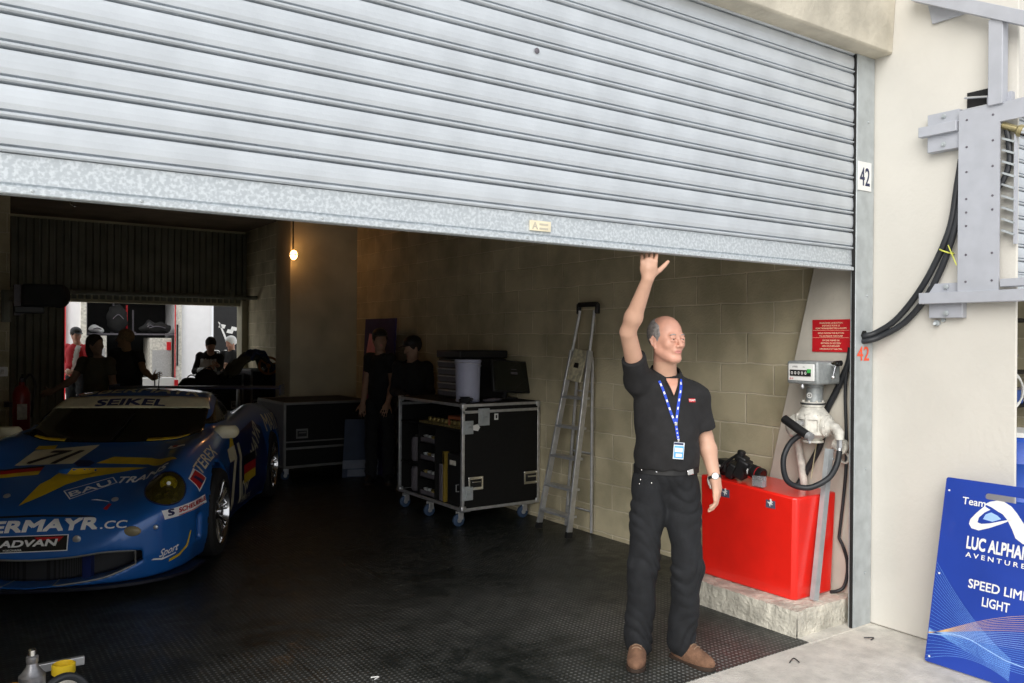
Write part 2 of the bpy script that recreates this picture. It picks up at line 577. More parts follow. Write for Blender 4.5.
# front wall: lintel, its upward-leaning face, parapet and the fin between the garages
lin = MB()
lin.add([(-8, 2.66, 3.275), (4.47, 2.66, 3.275), (4.47, 2.90, 3.275), (-8, 2.90, 3.275),
         (-8, 2.58, 4.6), (4.47, 2.58, 4.6), (4.47, 2.90, 4.6), (-8, 2.90, 4.6)],
        [(0, 1, 2, 3), (4, 7, 6, 5), (0, 4, 5, 1), (1, 5, 6, 2), (2, 6, 7, 3), (3, 7, 4, 0)])
struct(lin.obj('wall_front_lintel', 'lintel', bevel=0.012))
slab('wall_front_inner', (-8, 2.88, 3.12), (4.56, 3.02, 4.6), 'lintel')
slab('wall_front_left', (-8, 2.84, 0), (WX0, 3.0, 3.3), 'concrete_paint')
fin = MB()
fin.add([(4.46, 1.985, 0), (4.475, 1.985, 0), (5.25, 2.80, 0), (5.25, 2.97, 0), (4.47, 2.97, 0),
         (4.46, 1.985, 4.6), (4.475, 1.985, 4.6), (5.25, 2.80, 4.6), (5.25, 2.97, 4.6), (4.47, 2.97, 4.6)],
        [(4, 3, 2, 1, 0), (5, 6, 7, 8, 9), (0, 1, 6, 5), (1, 2, 7, 6), (2, 3, 8, 7), (3, 4, 9, 8), (4, 0, 5, 9)])
struct(fin.obj('wall_front_pier', 'concrete_paint', bevel=0.006, smooth=False))
# sloping concrete buttress behind the pump
bt = MB().prism([(0, 0), (0.80, 0), (0.30, 2.07), (0.02, 3.3), (0, 3.3)], (4.42, 2.84, 0), (0, 1, 0), (0, 0, 1), 0.14)
struct(bt.obj('wall_buttress', 'buttress', bevel=0.006))
# low plinth under the tank, with a broken edge
pl = MB()
nx, ny = 14, 26
x0, x1, y0, y1, zt = 3.885, 4.56, 2.845, 3.70, 0.146
def rag(i, a=0.006):
    return (sin(i * 12.9898) * 43758.5453 % 1 - 0.5) * 2 * a
vs, fs = [], []
for j in range(ny + 1):
    y = y0 + (y1 - y0) * j / ny
    for i in range(nx + 1):
        x = x0 + (x1 - x0) * i / nx
        vs.append((x + (rag(j * 7 + 1) if i == 0 else 0), y + (rag(i * 5 + 3, 0.010) if j == 0 else 0), zt + rag(i * 31 + j * 17, 0.003)))
b0 = len(vs)
for j in range(ny + 1):
    vs.append((x0 - 0.004, y0 + (y1 - y0) * j / ny, 0))
b1 = len(vs)
for i in range(nx + 1):
    vs.append((x0 + (x1 - x0) * i / nx, y0 + rag(i * 3, 0.006), 0))
for j in range(ny):
    for i in range(nx):
        a = j * (nx + 1) + i
        fs.append((a, a + 1, a + nx + 2, a + nx + 1))
    fs.append((j * (nx + 1), (j + 1) * (nx + 1), b0 + j + 1, b0 + j))
for i in range(nx):
    fs.append((i, b1 + i, b1 + i + 1, i + 1))
pl.add(vs, fs)
struct(pl.obj('trim_plinth', 'plinth', smooth=False))
# steel guide channel of the shutter
ch = MB()
ch.span((4.29, 2.765, 0.0), (4.462, 2.80, 3.275)).span((4.43, 2.80, 0.0), (4.46, 2.94, 3.275))
gch = struct(ch.obj('trim_1', 'galv', bevel=0.003))
for zz in (0.3, 0.9, 1.9, 2.9):
    MB().lathe([(0.008, 0), (0.008, 0.003), (0.004, 0.006)], (4.40, 2.765, zz), (0, -1, 0), 10).obj('bolt', 'galv', gch)
MB().span((4.280, 2.770, 0.0), (4.290, 2.785, 3.27)).obj('gap_shadow_strip', 'black_matte', gch)  # black strip standing in for the shaded gap beside the channel

# ------------------------------------------------------------------ the roller shutter held up by the man
def shutter_mesh(x0, x1, z0, z1, y, first=0.115, pitch=0.1005):
    mb = MB()
    prof = []
    z = z0 + first
    while z < z1:
        prof += [(0.024, z - 0.0), (0.024, z + 0.0045), (-0.002, z + 0.0065), (-0.009, z + 0.011), (-0.0095, z + 0.015), (-0.004, z + 0.0195),
                 (0.016, z + 0.0215), (0.016, z + 0.0265), (-0.001, z + 0.0285), (-0.0055, z + 0.045), (-0.006, z + 0.065), (-0.0045, z + 0.085), (-0.001, z + pitch - 0.003), (0.010, z + pitch - 0.001)]
        z += pitch
    n = len(prof)
    vs = [(x, y + d, q) for d, q in prof for x in (x0, x1)] + [(x, y + 0.03, q) for q in (z0 + first, z) for x in (x0, x1)]
    fs = [(2 * i, 2 * i + 1, 2 * i + 3, 2 * i + 2) for i in range(n - 1)] + [(2 * n, 2 * n + 2, 2 * n + 3, 2 * n + 1)]
    return mb.add(vs, fs)
DZ = 2.04
dr = struct(shutter_mesh(-0.6, 4.285, DZ, 3.32, 2.785).obj('door_1', 'slat', smooth=False))
br = MB()
pr = [(-0.010, 0.0), (0.034, 0.0), (0.034, 0.018), (0.020, 0.022), (0.020, 0.118), (0.006, 0.118), (0.001, 0.034), (0.008, 0.029), (0.006, 0.024), (-0.012, 0.020), (-0.013, 0.003)]
vs = [(x, 2.785 + a, DZ + b) for x in (-0.6, 4.285) for a, b in pr]
k = len(pr)
br.add(vs, [(i, (i + 1) % k, (i + 1) % k + k, i + k) for i in range(k)] + [tuple(range(k)), tuple(range(k, 2 * k))])
rl = br.obj('bottom_rail', 'spangle', dr, smooth=False)
for i in range(14):
    MB().lathe([(0.006, 0), (0.006, 0.002), (0.003, 0.004)], (0.22 + i * 0.295, 2.7735, DZ + 0.013), (0, -1, 0), 8).obj('rivet', 'galv', rl)
stk = MB().span((2.01, 2.776, DZ + 0.046), (2.115, 2.785, DZ + 0.088))
stk.text('A', (2.018, 2.7755, DZ + 0.052), (1, 0, 0), (0, 0, 1), 0.042, 1, 0.02).span((2.055, 2.775, DZ + 0.052), (2.10, 2.776, DZ + 0.06), 1).span((2.055, 2.775, DZ + 0.07), (2.10, 2.776, DZ + 0.078), 1)
tag(stk.obj('maker_sticker', [mat('cream_sticker', (0.75, 0.68, 0.5)), 'lintel'], dr), 'small cream sticker on the bottom rail')
for (sxx, szz, rr) in ((2.035, 2.832, 0.012),):
    MB().lathe([(rr, 0), (rr, 0.003), (rr * 0.5, 0.006)], (sxx, 2.776, szz), (0, -1, 0), 12).obj('lock_boss', 'case_grey', dr)
# next garage's shutter and lintel, seen past the pier
struct(shutter_mesh(5.2, 8.2, 2.0, 3.32, 2.80).obj('door_2', 'slat', smooth=False))
slab('wall_front_far', (5.2, 2.70, 3.275), (9.5, 2.9, 4.6), 'concrete_paint')
slab('floor_next', (5.0, 2.8, -0.2), (9.5, 7.3, 0.0), 'floor')
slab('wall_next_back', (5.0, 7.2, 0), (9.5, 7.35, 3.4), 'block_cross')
slab('wall_next_right', (9.4, 2.8, 0), (9.55, 7.3, 3.4), 'block_right')
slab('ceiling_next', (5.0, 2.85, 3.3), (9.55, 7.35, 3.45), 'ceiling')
slab('trim_next_rail', (5.2, 2.79, 1.985), (8.2, 2.83, 2.12), 'spangle')
# ------------------------------------------------------------------ props
def W(mb, name, mats, parent=None, **k):
    """mesh built in world metres, stored relative to its (unrotated) parent chain"""
    off = Vector((0, 0, 0))
    q = parent
    while q is not None:
        off += Vector(q.location)
        q = q.parent
    mb.v = [tuple(Vector(v) - off) for v in mb.v]
    return mb.obj(name, mats, parent, **k)

# --- plates, numbers and signs on the doorway
pt = thing('number_plate', 'white plate with navy number 42 high on the steel shutter channel', 'sign', (4.357, 2.764, 2.50))
W(MB().span((4.294, 2.758, 2.50), (4.425, 2.764, 2.665)), 'plate', 'white', pt, bevel=0.002)
W(MB().text('42', (4.359, 2.7575, 2.53), (1, 0, 0), (0, 0, 1), 0.145, bold=0.012, align='CENTER', width=0.098), 'numerals', 'navy_print', pt, smooth=False)
n42 = W(MB().text('42', (4.366, 2.7635, 1.527), (1, 0, 0), (0, 0, 1), 0.115, bold=0.012, align='CENTER', width=0.118), 'painted_number', 'orange_red', smooth=False)
tag(n42, 'orange red stencilled 42 low on the steel channel below the cable hole', 'number')
hl = W(MB().lathe([(0.030, 0), (0.030, 0.004)], (4.372, 2.7645, 1.672), (0, -1, 0), 6), 'cable_hole', 'black_matte')
struct(hl); hl.name = 'trim_cable_hole'

sg = thing('instruction_sign', 'red warning sign with pale lettering in three languages on the concrete buttress', 'sign', (4.419, 3.0, 1.575))
W(MB().span((4.412, 2.878, 1.572), (4.419, 3.135, 1.767)), 'panel', 'red', sg)
tx = MB()
rows = [('MAINTENIR LE BOUTON', 1.747, .155), ('ENFONCE POUR LE', 1.731, .12), ('FONCTIONNEMENT DE LA POMPE', 1.715, .21), ('HOLD DOWN THE BUTTON', 1.686, .175), ('TO ACTIVATE THE PUMP', 1.668, .16),
        ('UM DIE PUMPE IN', 1.642, .115), ('BETRIEB ZU SETZEN', 1.625, .135), ('DEN DRUCKKNOPF', 1.608, .12), ('EINGEDRUCKT HALTEN', 1.590, .15)]
for s, z, w in rows:
    tx.text(s, (4.4112, 3.006, z - 0.005), (0, -1, 0), (0, 0, 1), 0.0135, bold=0.012, align='CENTER', width=w)
tx.span((4.4108, 2.885, 1.7015), (4.4118, 3.13, 1.703)).span((4.4108, 2.885, 1.657), (4.4118, 3.13, 1.6585))
W(tx, 'lettering', mat('cream_lettering', (0.85, 0.72, 0.5)), sg, smooth=False)

# --- fuel pump with its mechanical meter
pump = thing('fuel_pump', 'off-white cast fuel pump with grey litre counter on the concrete buttress', 'fuel pump', (4.30, 3.03, 1.02))
mb = MB().span((4.14, 2.905, 1.385), (4.36, 3.115, 1.52))
hd = W(mb, 'counter_box', 'grey_box', pump, bevel=0.012)
W(MB().span((4.134, 2.925, 1.405), (4.142, 3.10, 1.503)), 'display_panel', 'white', hd, bevel=0.003)
nb = MB().span((4.129, 2.945, 1.432), (4.136, 3.085, 1.468), 1)
for i in range(5):
    nb.text('0', (4.1285, 3.070 - i * 0.023, 1.441), (0, -1, 0), (0, 0, 1), 0.026, bold=0.01, align='CENTER')
nb.text('LITRES', (4.1335, 3.07, 1.482), (0, -1, 0), (0, 0, 1), 0.012, 1, bold=0.01).text('CL', (4.1335, 3.00, 1.482), (0, -1, 0), (0, 0, 1), 0.012, 1)
W(nb, 'counter_window', ['white', 'black'], hd, smooth=False)
W(MB().span((4.127, 2.945, 1.452), (4.134, 2.967, 1.474)), 'green_tab', 'green', hd)
W(MB().text('o', (4.133, 3.09, 1.412), (0, -1, 0), (0, 0, 1), 0.02, bold=0.01).text('o', (4.133, 3.075, 1.412), (0, -1, 0), (0, 0, 1), 0.02, bold=0.01), 'maker_mark', 'red', hd, smooth=False)
W(MB().tube([(4.27, 2.905, 1.50), (4.27, 2.87, 1.50)], 0.014).tube([(4.27, 2.878, 1.50), (4.235, 2.872, 1.435)], 0.008).ball((4.232, 2.868, 1.43), 0.014), 'reset_crank', 'chrome', hd)
W(MB().tube([(4.30, 2.905, 1.505), (4.30, 2.86, 1.51)], 0.016, 12), 'crank_hub', 'black', hd)
W(MB().lathe([(0.008, 0), (0.012, .01), (0.006, .03)], (4.16, 3.02, 1.358), (0, 0, 1)), 'drain_screw', 'alu', hd)
W(MB().lathe([(0.055, 0), (0.048, 0.012), (0.048, 0.10), (0.052, 0.105), (0.052, 0.13)], (4.29, 3.03, 1.26), (0, 0, 1), 28), 'neck', 'grey_box', pump)
W(MB().lathe([(0.018, 0), (0.018, 0.002)], (4.242, 3.03, 1.315), (-1, 0, 0), 16).text('C9', (4.2395, 3.042, 1.306), (0, -1, 0), (0, 0, 1), 0.022, 1, bold=0.01), 'seal_disc', ['white', 'black'], pump, smooth=False)
bd = MB()
bd.lathe([(0.062, 0.0), (0.062, 0.012), (0.05, 0.014), (0.085, 0.045), (0.098, 0.05), (0.098, 0.066), (0.088, 0.07), (0.088, 0.135), (0.098, 0.14), (0.098, 0.155), (0.09, 0.17), (0.06, 0.21), (0.066, 0.212), (0.066, 0.24), (0.04, 0.242)][::1], (4.29, 3.04, 1.035), (0, 0, 1), 32)
for i in range(8):
    a = 2 * pi * i / 8 + 0.2
    bd.tube([(4.29 + 0.09 * cos(a), 3.04 + 0.09 * sin(a), 1.085), (4.29 + 0.09 * cos(a), 3.04 + 0.09 * sin(a), 1.205)], 0.011, 8)
    bd.tube([(4.29 + 0.058 * cos(a), 3.04 + 0.058 * sin(a), 1.24), (4.29 + 0.058 * cos(a), 3.04 + 0.058 * sin(a), 1.285)], 0.007, 6)
bd.ball((4.27, 3.14, 1.12), (0.07, 0.06, 0.075))
bd.tube([(4.33, 3.05, 1.12), (4.42, 3.05, 1.12)], 0.05, 16)
W(bd, 'body', 'dirty_white', pump, angle=50)
W(MB().torus((4.29, 3.04, 1.265), 0.068, 0.005), 'gasket_ring', 'rubber', pump)
fl = MB().lathe([(0.03, -0.05), (0.04, 0.0), (0.062, 0.005), (0.066, 0.012), (0.066, 0.026), (0.05, 0.032), (0.04, 0.05), (0.03, 0.055)], (4.29, 2.965, 1.14), (0.1, -1, -0.12), 28)
for i in range(6):
    a = 2 * pi * i / 6
    fl.lathe([(0.009, 0.02), (0.009, 0.038)], (4.29 + 0.052 * cos(a), 2.965, 1.14 + 0.052 * sin(a)), (0.1, -1, -0.12), 6)
fl.tube([(4.29, 2.92, 1.14), (4.29, 2.885, 1.13), (4.29, 2.865, 1.105), (4.288, 2.86, 1.065)], [0.027, 0.03, 0.03, 0.026], 14)
W(fl, 'outlet_flange', 'dirty_white', pump)
W(MB().tube([(4.288, 2.86, 1.07), (4.286, 2.858, 1.02)], 0.017, 6).tube([(4.286, 2.858, 1.03), (4.28, 2.855, 0.99)], 0.013, 12), 'hose_fitting', 'alu', pump)
hp = [(4.282, 2.856, 1.00), (4.25, 2.85, 0.93), (4.19, 2.86, 0.855), (4.12, 2.92, 0.800), (4.08, 2.98, 0.795), (4.075, 3.05, 0.815), (4.10, 3.10, 0.87), (4.14, 3.13, 0.95), (4.19, 3.12, 1.03), (4.24, 3.09, 1.075)]
hs = W(MB().tube(hp, 0.0165, 12, smooth_path=5), 'pump_hose', 'rubber', pump)
tag(hs, 'black looped hose')
W(MB().tube([(4.115, 3.11, 1.175), (4.10, 2.995, 1.122), (4.10, 2.935, 1.093)], 0.026, 14).tube([(4.10, 2.94, 1.095), (4.10, 2.915, 1.083)], 0.027, 14, 1).tube([(4.10, 2.93, 1.08), (4.10, 2.925, 1.05)], 0.006, 6, 1).tube([(4.11, 3.06, 1.15), (4.2, 3.05, 1.15)], 0.018, 10, 1), 'grip_handle', ['black', 'alu'], pump)
W(MB().tube([(4.33, 3.17, 1.10), (4.36, 3.20, 1.02), (4.37, 3.17, 0.85), (4.37, 3.15, 0.70)], 0.024, 12, smooth_path=4), 'suction_pipe', 'dirty_white', pump)
W(MB().tube([(4.39, 2.90, 1.03), (4.33, 2.90, 1.02), (4.33, 2.87, 1.01)], 0.035, 14).lathe([(0.05, 0), (0.05, 0.02)], (4.36, 2.9, 1.02), (-1, 0, 0), 20).torus((4.39, 2.895, 0.95), 0.03, 0.008, (1, 0, 0)), 'check_valve', 'dirty_white', pump)
W(MB().tube([(4.40, 2.93, 1.35), (4.39, 3.05, 1.16), (4.36, 3.10, 0.80)], 0.003, 6, smooth_path=5), 'cord', mat('pale_cord', (0.5, 0.47, 0.3)), pump)

# black cables running down the buttress from the hole in the channel
cb = W(MB().tube([(4.38, 2.85, 1.60), (4.38, 2.87, 1.50), (4.395, 2.96, 1.33), (4.40, 3.03, 1.20), (4.40, 3.06, 1.02), (4.385, 3.15, 0.84), (4.35, 3.19, 0.74)], 0.019, 12, smooth_path=5), 'supply_cable', 'rubber')
tag(cb, 'thick black supply cable slanting down behind the fuel pump', 'cable')
cb = W(MB().tube([(4.37, 2.86, 1.56), (4.385, 2.89, 1.35), (4.39, 2.885, 1.1), (4.395, 2.89, 0.85), (4.395, 2.93, 0.47)], 0.009, 10, smooth_path=5), 'thin_cable', 'rubber')
tag(cb, 'thinner black cable dropping straight beside the channel behind the fuel pump', 'cable')
cb = W(MB().tube([(4.395, 2.93, 0.47), (4.395, 2.90, 0.42), (4.41, 2.885, 0.34), (4.41, 2.885, 0.26), (4.395, 2.895, 0.19), (4.37, 2.92, 0.162), (4.33, 2.94, 0.158)], 0.010, 10, smooth_path=5), 'drain_hose', 'rubber')
tag(cb, 'short black hose curving onto the plinth beside the red tank', 'hose')
st = thing('steel_strut', 'galvanised angle bar leaning in front of the red tank', 'strut', (4.15, 2.905, 0.148))
W(MB().prism([(-0.022, 0), (0.022, 0), (0.022, 0.004), (-0.018, 0.004), (-0.018, 0.03), (-0.022, 0.03)], (4.145, 2.905, 0.148), (0.988, 0, -0.155), (0, 1, 0), 0.87), 'angle_bar', 'galv', st, smooth=False)
st_c = st.children[0]
# lean the bar: shear its top towards the wall
for v in st_c.data.vertices:
    t = (v.co.z) / 0.93
W(MB().lathe([(0.007, 0), (0.007, 0.006)], (4.285, 2.901, 0.95), (0, -1, 0), 6), 'bolt', 'alu', st)

# --- red tank
tk = thing('fuel_tank', 'glossy red steel tank standing on the concrete plinth under the pump', 'tank', (4.19, 3.40, 0.146))
b_ = [(4.045, 2.965), (4.375, 2.965), (4.375, 3.66), (4.02, 3.66), (4.025, 2.99)]
t_ = [(4.025, 2.945), (4.385, 2.945), (4.385, 3.66), (4.005, 3.66), (4.005, 2.97)]
tb = MB()
n = len(b_)
zt = lambda y: 0.742 + (y - 2.94) * 0.055
tb.add([(x, y, 0.148) for x, y in b_] + [(x, y, zt(y)) for x, y in t_], [tuple(range(n))[::-1], tuple(range(n, 2 * n))] + [(i, (i + 1) % n, (i + 1) % n + n, i + n) for i in range(n)])
W(tb, 'body', 'red_tank', tk, bevel=0.012, seg=3)
em = [mat('dark_slate_sticker', (0.09, 0.09, 0.14)), 'white', 'red']
def horse(mb, y, z, s):
    # a small rearing-horse shaped emblem
    P_ = [(-.1, -.5), (.02, -.5), (.0, -.3), (.12, -.2), (.3, -.32), (.34, -.2), (.2, -.05), (.22, .1), (.36, .02), (.38, .12), (.2, .22), (.16, .42), (.05, .5), (-.12, .36), (-.02, .28), (-.05, .1), (-.22, -.02), (-.4, .12), (-.42, 0), (-.26, -.14), (-.14, -.2)]
    return mb.prism([(p[0] * s, p[1] * s) for p in P_], (4.004, y, z), (0, -1, 0), (0.02, 0, 1), 0.0015, 1)
for i, (y, z) in enumerate(((3.12, 0.69), (3.46, 0.70))):
    s = MB().box((4.009, y, z), (0.006, 0.066, 0.066), Matrix.Rotation(radians(1.2), 3, 'Y'), 0)
    horse(s, y, z, 0.045)
    W(s, 'emblem_sticker', em, tk, smooth=False)
W(MB().lathe([(0.035, 0), (0.035, 0.015), (0.02, 0.02)], (4.25, 3.5, 0.768), (0, 0, 1), 20), 'filler_cap', 'red_tank', tk)

# --- camera left on the tank, and a small clear box
dc = thing('reflex_camera', 'black reflex camera with zoom lens and strap lying on the red tank', 'camera', (4.12, 3.36, 0.770))
Rz = Matrix.Rotation(radians(24), 3, 'X') @ Matrix.Rotation(radians(15), 3, 'Z')
b = MB()
b.box((4.09, 3.395, 0.845), (0.085, 0.075, 0.125), Rz).box((4.09, 3.40, 0.905), (0.07, 0.075, 0.045), Rz).box((4.09, 3.47, 0.825), (0.085, 0.055, 0.10), Rz)
W(b, 'camera_body', 'black', dc, bevel=0.012, seg=3)
W(MB().lathe([(0.038, 0), (0.040, 0.01), (0.040, 0.045), (0.037, 0.047), (0.041, 0.052), (0.042, 0.085), (0.038, 0.087), (0.040, 0.09), (0.040, 0.125)], (4.09, 3.365, 0.852), (0, -1, -0.22), 28)
  .lathe([(0.0405, 0.0885), (0.0408, 0.092)], (4.09, 3.365, 0.852), (0, -1, -0.22), 28, 1).lathe([(0.030, 0.126), (0.028, 0.120)], (4.09, 3.365, 0.852), (0, -1, -0.22), 28, 2), 'lens', ['black', 'red', 'glass_dark'], dc)
W(MB().text('f', (4.047, 3.33, 0.828), (0, -1, 0), (0, 0, 1), 0.042, bold=0.03), 'lens_marking', 'white', dc, smooth=False)
W(MB().lathe([(0.026, 0), (0.026, 0.025), (0.018, 0.032)], (4.09, 3.41, 0.925), (0, -.3, 1), 20), 'mode_dial', 'black', dc)
W(MB().tube([(4.09, 3.43, 0.93), (4.07, 3.50, 0.88), (4.05, 3.56, 0.82), (4.03, 3.60, 0.80)], 0.009, 8, smooth_path=5).tube([(4.05, 3.54, 0.85), (4.01, 3.57, 0.82), (3.985, 3.58, 0.76), (3.98, 3.55, 0.71)], 0.007, 8, 1, smooth_path=5), 'neck_strap', ['black', 'dirty_white'], dc)
fb = W(MB().box((4.15, 3.585, 0.835), (0.10, 0.11, 0.085), Matrix.Rotation(radians(-12), 3, 'Z')).box((4.15, 3.585, 0.79), (0.08, 0.08, 0.03)), 'camera_bag', 'black', bevel=0.02)
tag(fb, 'small black camera pouch on the red tank behind the man\'s hand', 'bag')
cbx = thing('clear_box', 'small clear plastic box with pale card standing beside the camera', 'box', (4.05, 3.235, 0.760))
W(MB().span((4.03, 3.20, 0.762), (4.07, 3.275, 0.825)), 'shell', mat('clear_plastic', (0.8, 0.82, 0.85), 0.12, trans=0.75, namt=0.02), cbx, bevel=0.002)
W(MB().span((4.036, 3.206, 0.763), (4.064, 3.269, 0.797)), 'card', 'alu', cbx)

# --- electric cables and steel gantry on the pier
ca = W(MB().tube([(4.372, 2.83, 1.660), (4.37, 2.75, 1.668), (4.40, 2.70, 1.69), (4.42, 2.60, 1.76), (4.425, 2.48, 1.90), (4.42, 2.38, 2.06), (4.42, 2.30, 2.25), (4.425, 2.27, 2.45), (4.43, 2.25, 2.6)], 0.017, 12, smooth_path=6), 'power_cable', 'rubber')
tag(ca, 'upper of two black cables swooping from the channel hole to the gantry', 'cable', 'twin cables to the gantry')
ca = W(MB().tube([(4.368, 2.83, 1.638), (4.366, 2.74, 1.640), (4.40, 2.68, 1.665), (4.43, 2.56, 1.74), (4.43, 2.44, 1.87), (4.425, 2.34, 2.05), (4.42, 2.27, 2.26), (4.43, 2.24, 2.45), (4.44, 2.23, 2.6)], 0.017, 12, smooth_path=6), 'power_cable', 'rubber')
tag(ca, 'lower of two black cables swooping from the channel hole to the gantry', 'cable', 'twin cables to the gantry')
ti = W(MB().torus((4.425, 2.32, 2.12), 0.036, 0.004, (0, -0.45, 1)).tube([(4.40, 2.30, 2.15), (4.38, 2.27, 2.10), (4.39, 2.25, 2.04)], 0.003, 6, smooth_path=4), 'cable_tie', mat('yellow_green_cord', (0.6, 0.62, 0.1)))
tag(ti, 'yellow cord tied round the two black cables', 'cable tie')

ga = thing('refuelling_gantry', 'silver painted steel gantry frame bolted to the cream pier', 'gantry', (4.40, 2.2, 1.8))
pp = [(0, 1.86), (0, 2.845), (-2.6, 2.845), (-2.6, 2.748), (-0.205, 2.748), (-0.205, 1.86)]
W(MB().prism([(a, c) for a, c in pp], (4.398, 2.243, 0), (0, 1, 0), (0, 0, 1), -0.012), 'side_plate', 'silver_paint', ga, bevel=0.001)
for py, pz in [(2.20, 2.79), (2.07, 2.79), (2.20, 2.65), (2.07, 2.66), (2.2, 2.52), (2.07, 2.53), (2.2, 2.38), (2.2, 2.31), (2.07, 2.38), (2.2, 2.24), (2.07, 2.31), (2.2, 2.09), (2.07, 2.09), (2.2, 1.95), (2.07, 1.95)]:
    W(MB().lathe([(0.006, 0), (0.006, 0.002), (0.004, 0.004)], (4.386, py, pz), (-1, 0, 0), 8), 'rivet', 'case_grey', ga)
br = MB().span((4.405, 2.25, 2.66), (4.46, 2.42, 2.865)).span((4.375, 2.25, 2.745), (4.415, 2.455, 2.80))
W(br, 'upper_bracket', 'silver_paint', ga, bevel=0.003)
lw = MB().span((4.415, 2.23, 1.765), (4.46, 2.41, 1.95)).span((4.365, -0.3, 1.84), (4.415, 2.44, 1.90)).span((4.38, -0.3, 1.915), (4.44, 2.03, 1.955))
W(lw, 'lower_arm', 'silver_paint', ga, bevel=0.003)
for py, pz in ((2.33, 2.84), (2.33, 2.69), (2.31, 1.93), (2.31, 1.79)):
    W(MB().lathe([(0.014, 0), (0.014, 0.006), (0.008, 0.007), (0.008, 0.014)], (4.405, py, pz), (-1, 0, 0), 6), 'bolt', 'galv', ga)
W(MB().span((4.37, 2.02, 2.835), (4.43, 2.09, 3.27)), 'mast', 'silver_paint', ga, bevel=0.003)
W(MB().span((4.425, 2.0, 2.835), (4.465, 2.12, 2.9)), 'mast_foot', 'silver_paint', ga)
# the top boom, sloping down towards the apron
def beam(a, b, w, h_):
    a, b = Vector(a), Vector(b)
    vs = [p + Vector((dx * w / 2, 0, dz * h_ / 2)) for p in (a, b) for dx, dz in ((-1, -1), (1, -1), (1, 1), (-1, 1))]
    return vs, [(0, 1, 2, 3), (7, 6, 5, 4), (0, 4, 5, 1), (1, 5, 6, 2), (2, 6, 7, 3), (3, 7, 4, 0)]
W(MB().add(*beam((4.40, 2.50, 3.545), (4.36, 1.20, 2.83), .06, .075)).prism([(0, 0), (0.22, -0.10), (0.22, -0.13), (0.03, -0.13)], (4.455, 2.45, 3.50), (0, -1, 0), (0, 0, 1), 0.01), 'top_boom', 'silver_paint', ga, bevel=0.002)
W(MB().span((4.455, 2.12, 2.85), (4.47, 2.235, 2.95)), 'wall_socket', 'black_matte', ga)
W(MB().tube([(4.43, 2.235, 2.92), (4.43, 2.12, 2.90)], 0.006).span((4.44, 2.10, 2.845), (4.46, 2.25, 2.865)), 'socket_fitting', 'alu', ga)
cp = thing('hose_coupling', 'brass and chrome hose coupling inside the gantry frame', 'coupling', (4.45, 1.98, 2.68))
W(MB().tube([(4.42, 2.04, 2.735), (4.43, 1.97, 2.70)], 0.018, 12).lathe([(0.022, 0), (0.03, 0.01), (0.03, 0.03), (0.022, 0.035), (0.022, 0.07)], (4.43, 1.975, 2.70), (0.1, -1, -0.45), 20), 'body', mat('old_brass', (0.45, 0.38, 0.2), 0.35, 0.7), cp)
W(MB().lathe([(0.034, 0), (0.034, 0.03), (0.028, 0.034), (0.036, 0.045), (0.036, 0.09)], (4.435, 1.945, 2.685), (0.1, -1, -0.45), 20), 'collar', 'chrome', cp)
W(MB().tube([(4.44, 1.88, 2.655), (4.45, 1.7, 2.58), (4.45, 1.2, 2.5), (4.45, 0.5, 2.6)], 0.036, 14, smooth_path=4), 'rubber_sleeve', 'rubber', cp)
gh = W(MB().tube([(4.43, 2.03, 2.74), (4.43, 2.015, 2.65), (4.43, 2.01, 2.55), (4.425, 2.03, 2.47), (4.42, 2.06, 2.42)], 0.014, 10, smooth_path=5), 'control_hose', 'rubber')
tag(gh, 'short black hose curving down inside the gantry frame', 'hose')
gr = thing('step_rack', 'narrow galvanised louvred rack behind the gantry plate', 'rack', (4.44, 2.02, 2.13))
rk = MB()
for i in range(9):
    rk.box((4.43, 2.01, 2.19 + i * 0.058), (0.04, 0.065, 0.010), Matrix.Rotation(radians(25), 3, 'X'))
W(rk, 'louvres', 'galv', gr)
W(MB().span((4.42, 1.975, 2.13), (4.445, 1.985, 2.68)), 'upright', 'silver_paint', gr)
lg = W(MB().lathe([(0.016, 0), (0.016, 0.02)], (4.46, 2.383, 1.739), (-1, 0, 0), 10).tube([(4.46, 2.40, 1.735), (4.40, 2.37, 1.735)], 0.008, 8).lathe([(0.012, 0), (0.012, 0.012)], (4.46, 2.35, 1.755), (-1, 0, 0), 6), 'wall_bolt', 'galv')
tag(lg, 'rusty bolt sticking out of the cream pier below the gantry arm', 'bolt')

# --- blue team board leaning on the pier
lean = math.atan2(0.205, 0.925)
bo_ = thing('team_board', 'royal blue board with white arch emblem and lettering leaning on the cream pier', 'board', (4.168, 2.28, 0.0))
up = Vector((sin(lean), 0, cos(lean)))
ax = Vector((0, -1, 0))
nn = ax.cross(up)     # towards the viewer side (-x)
Wd, Hd = 0.70, 0.945
def rr(w, h, r, x0=0, y0=0, k=5):
    o = []
    for cx_, cy_, a0 in ((x0 + w - r, y0 + r, -90), (x0 + w - r, y0 + h - r, 0), (x0 + r, y0 + h - r, 90), (x0 + r, y0 + r, 180)):
        for i in range(k + 1):
            a = radians(a0 + 90 * i / k)
            o.append((cx_ + r * cos(a), cy_ + r * sin(a)))
    return o
outer, inner = rr(Wd, Hd, 0.012), rr(0.30, 0.030, 0.0145, 0.20, 0.862)
cv, ce = [Vector(p) for p in outer + inner], []
no, ni = len(outer), len(inner)
ce = [(i, (i + 1) % no) for i in range(no)] + [(no + i, no + (i + 1) % ni) for i in range(ni)]
V2, E2, F2, *_ = delaunay_2d_cdt(cv, ce, [], 1, 1e-5)
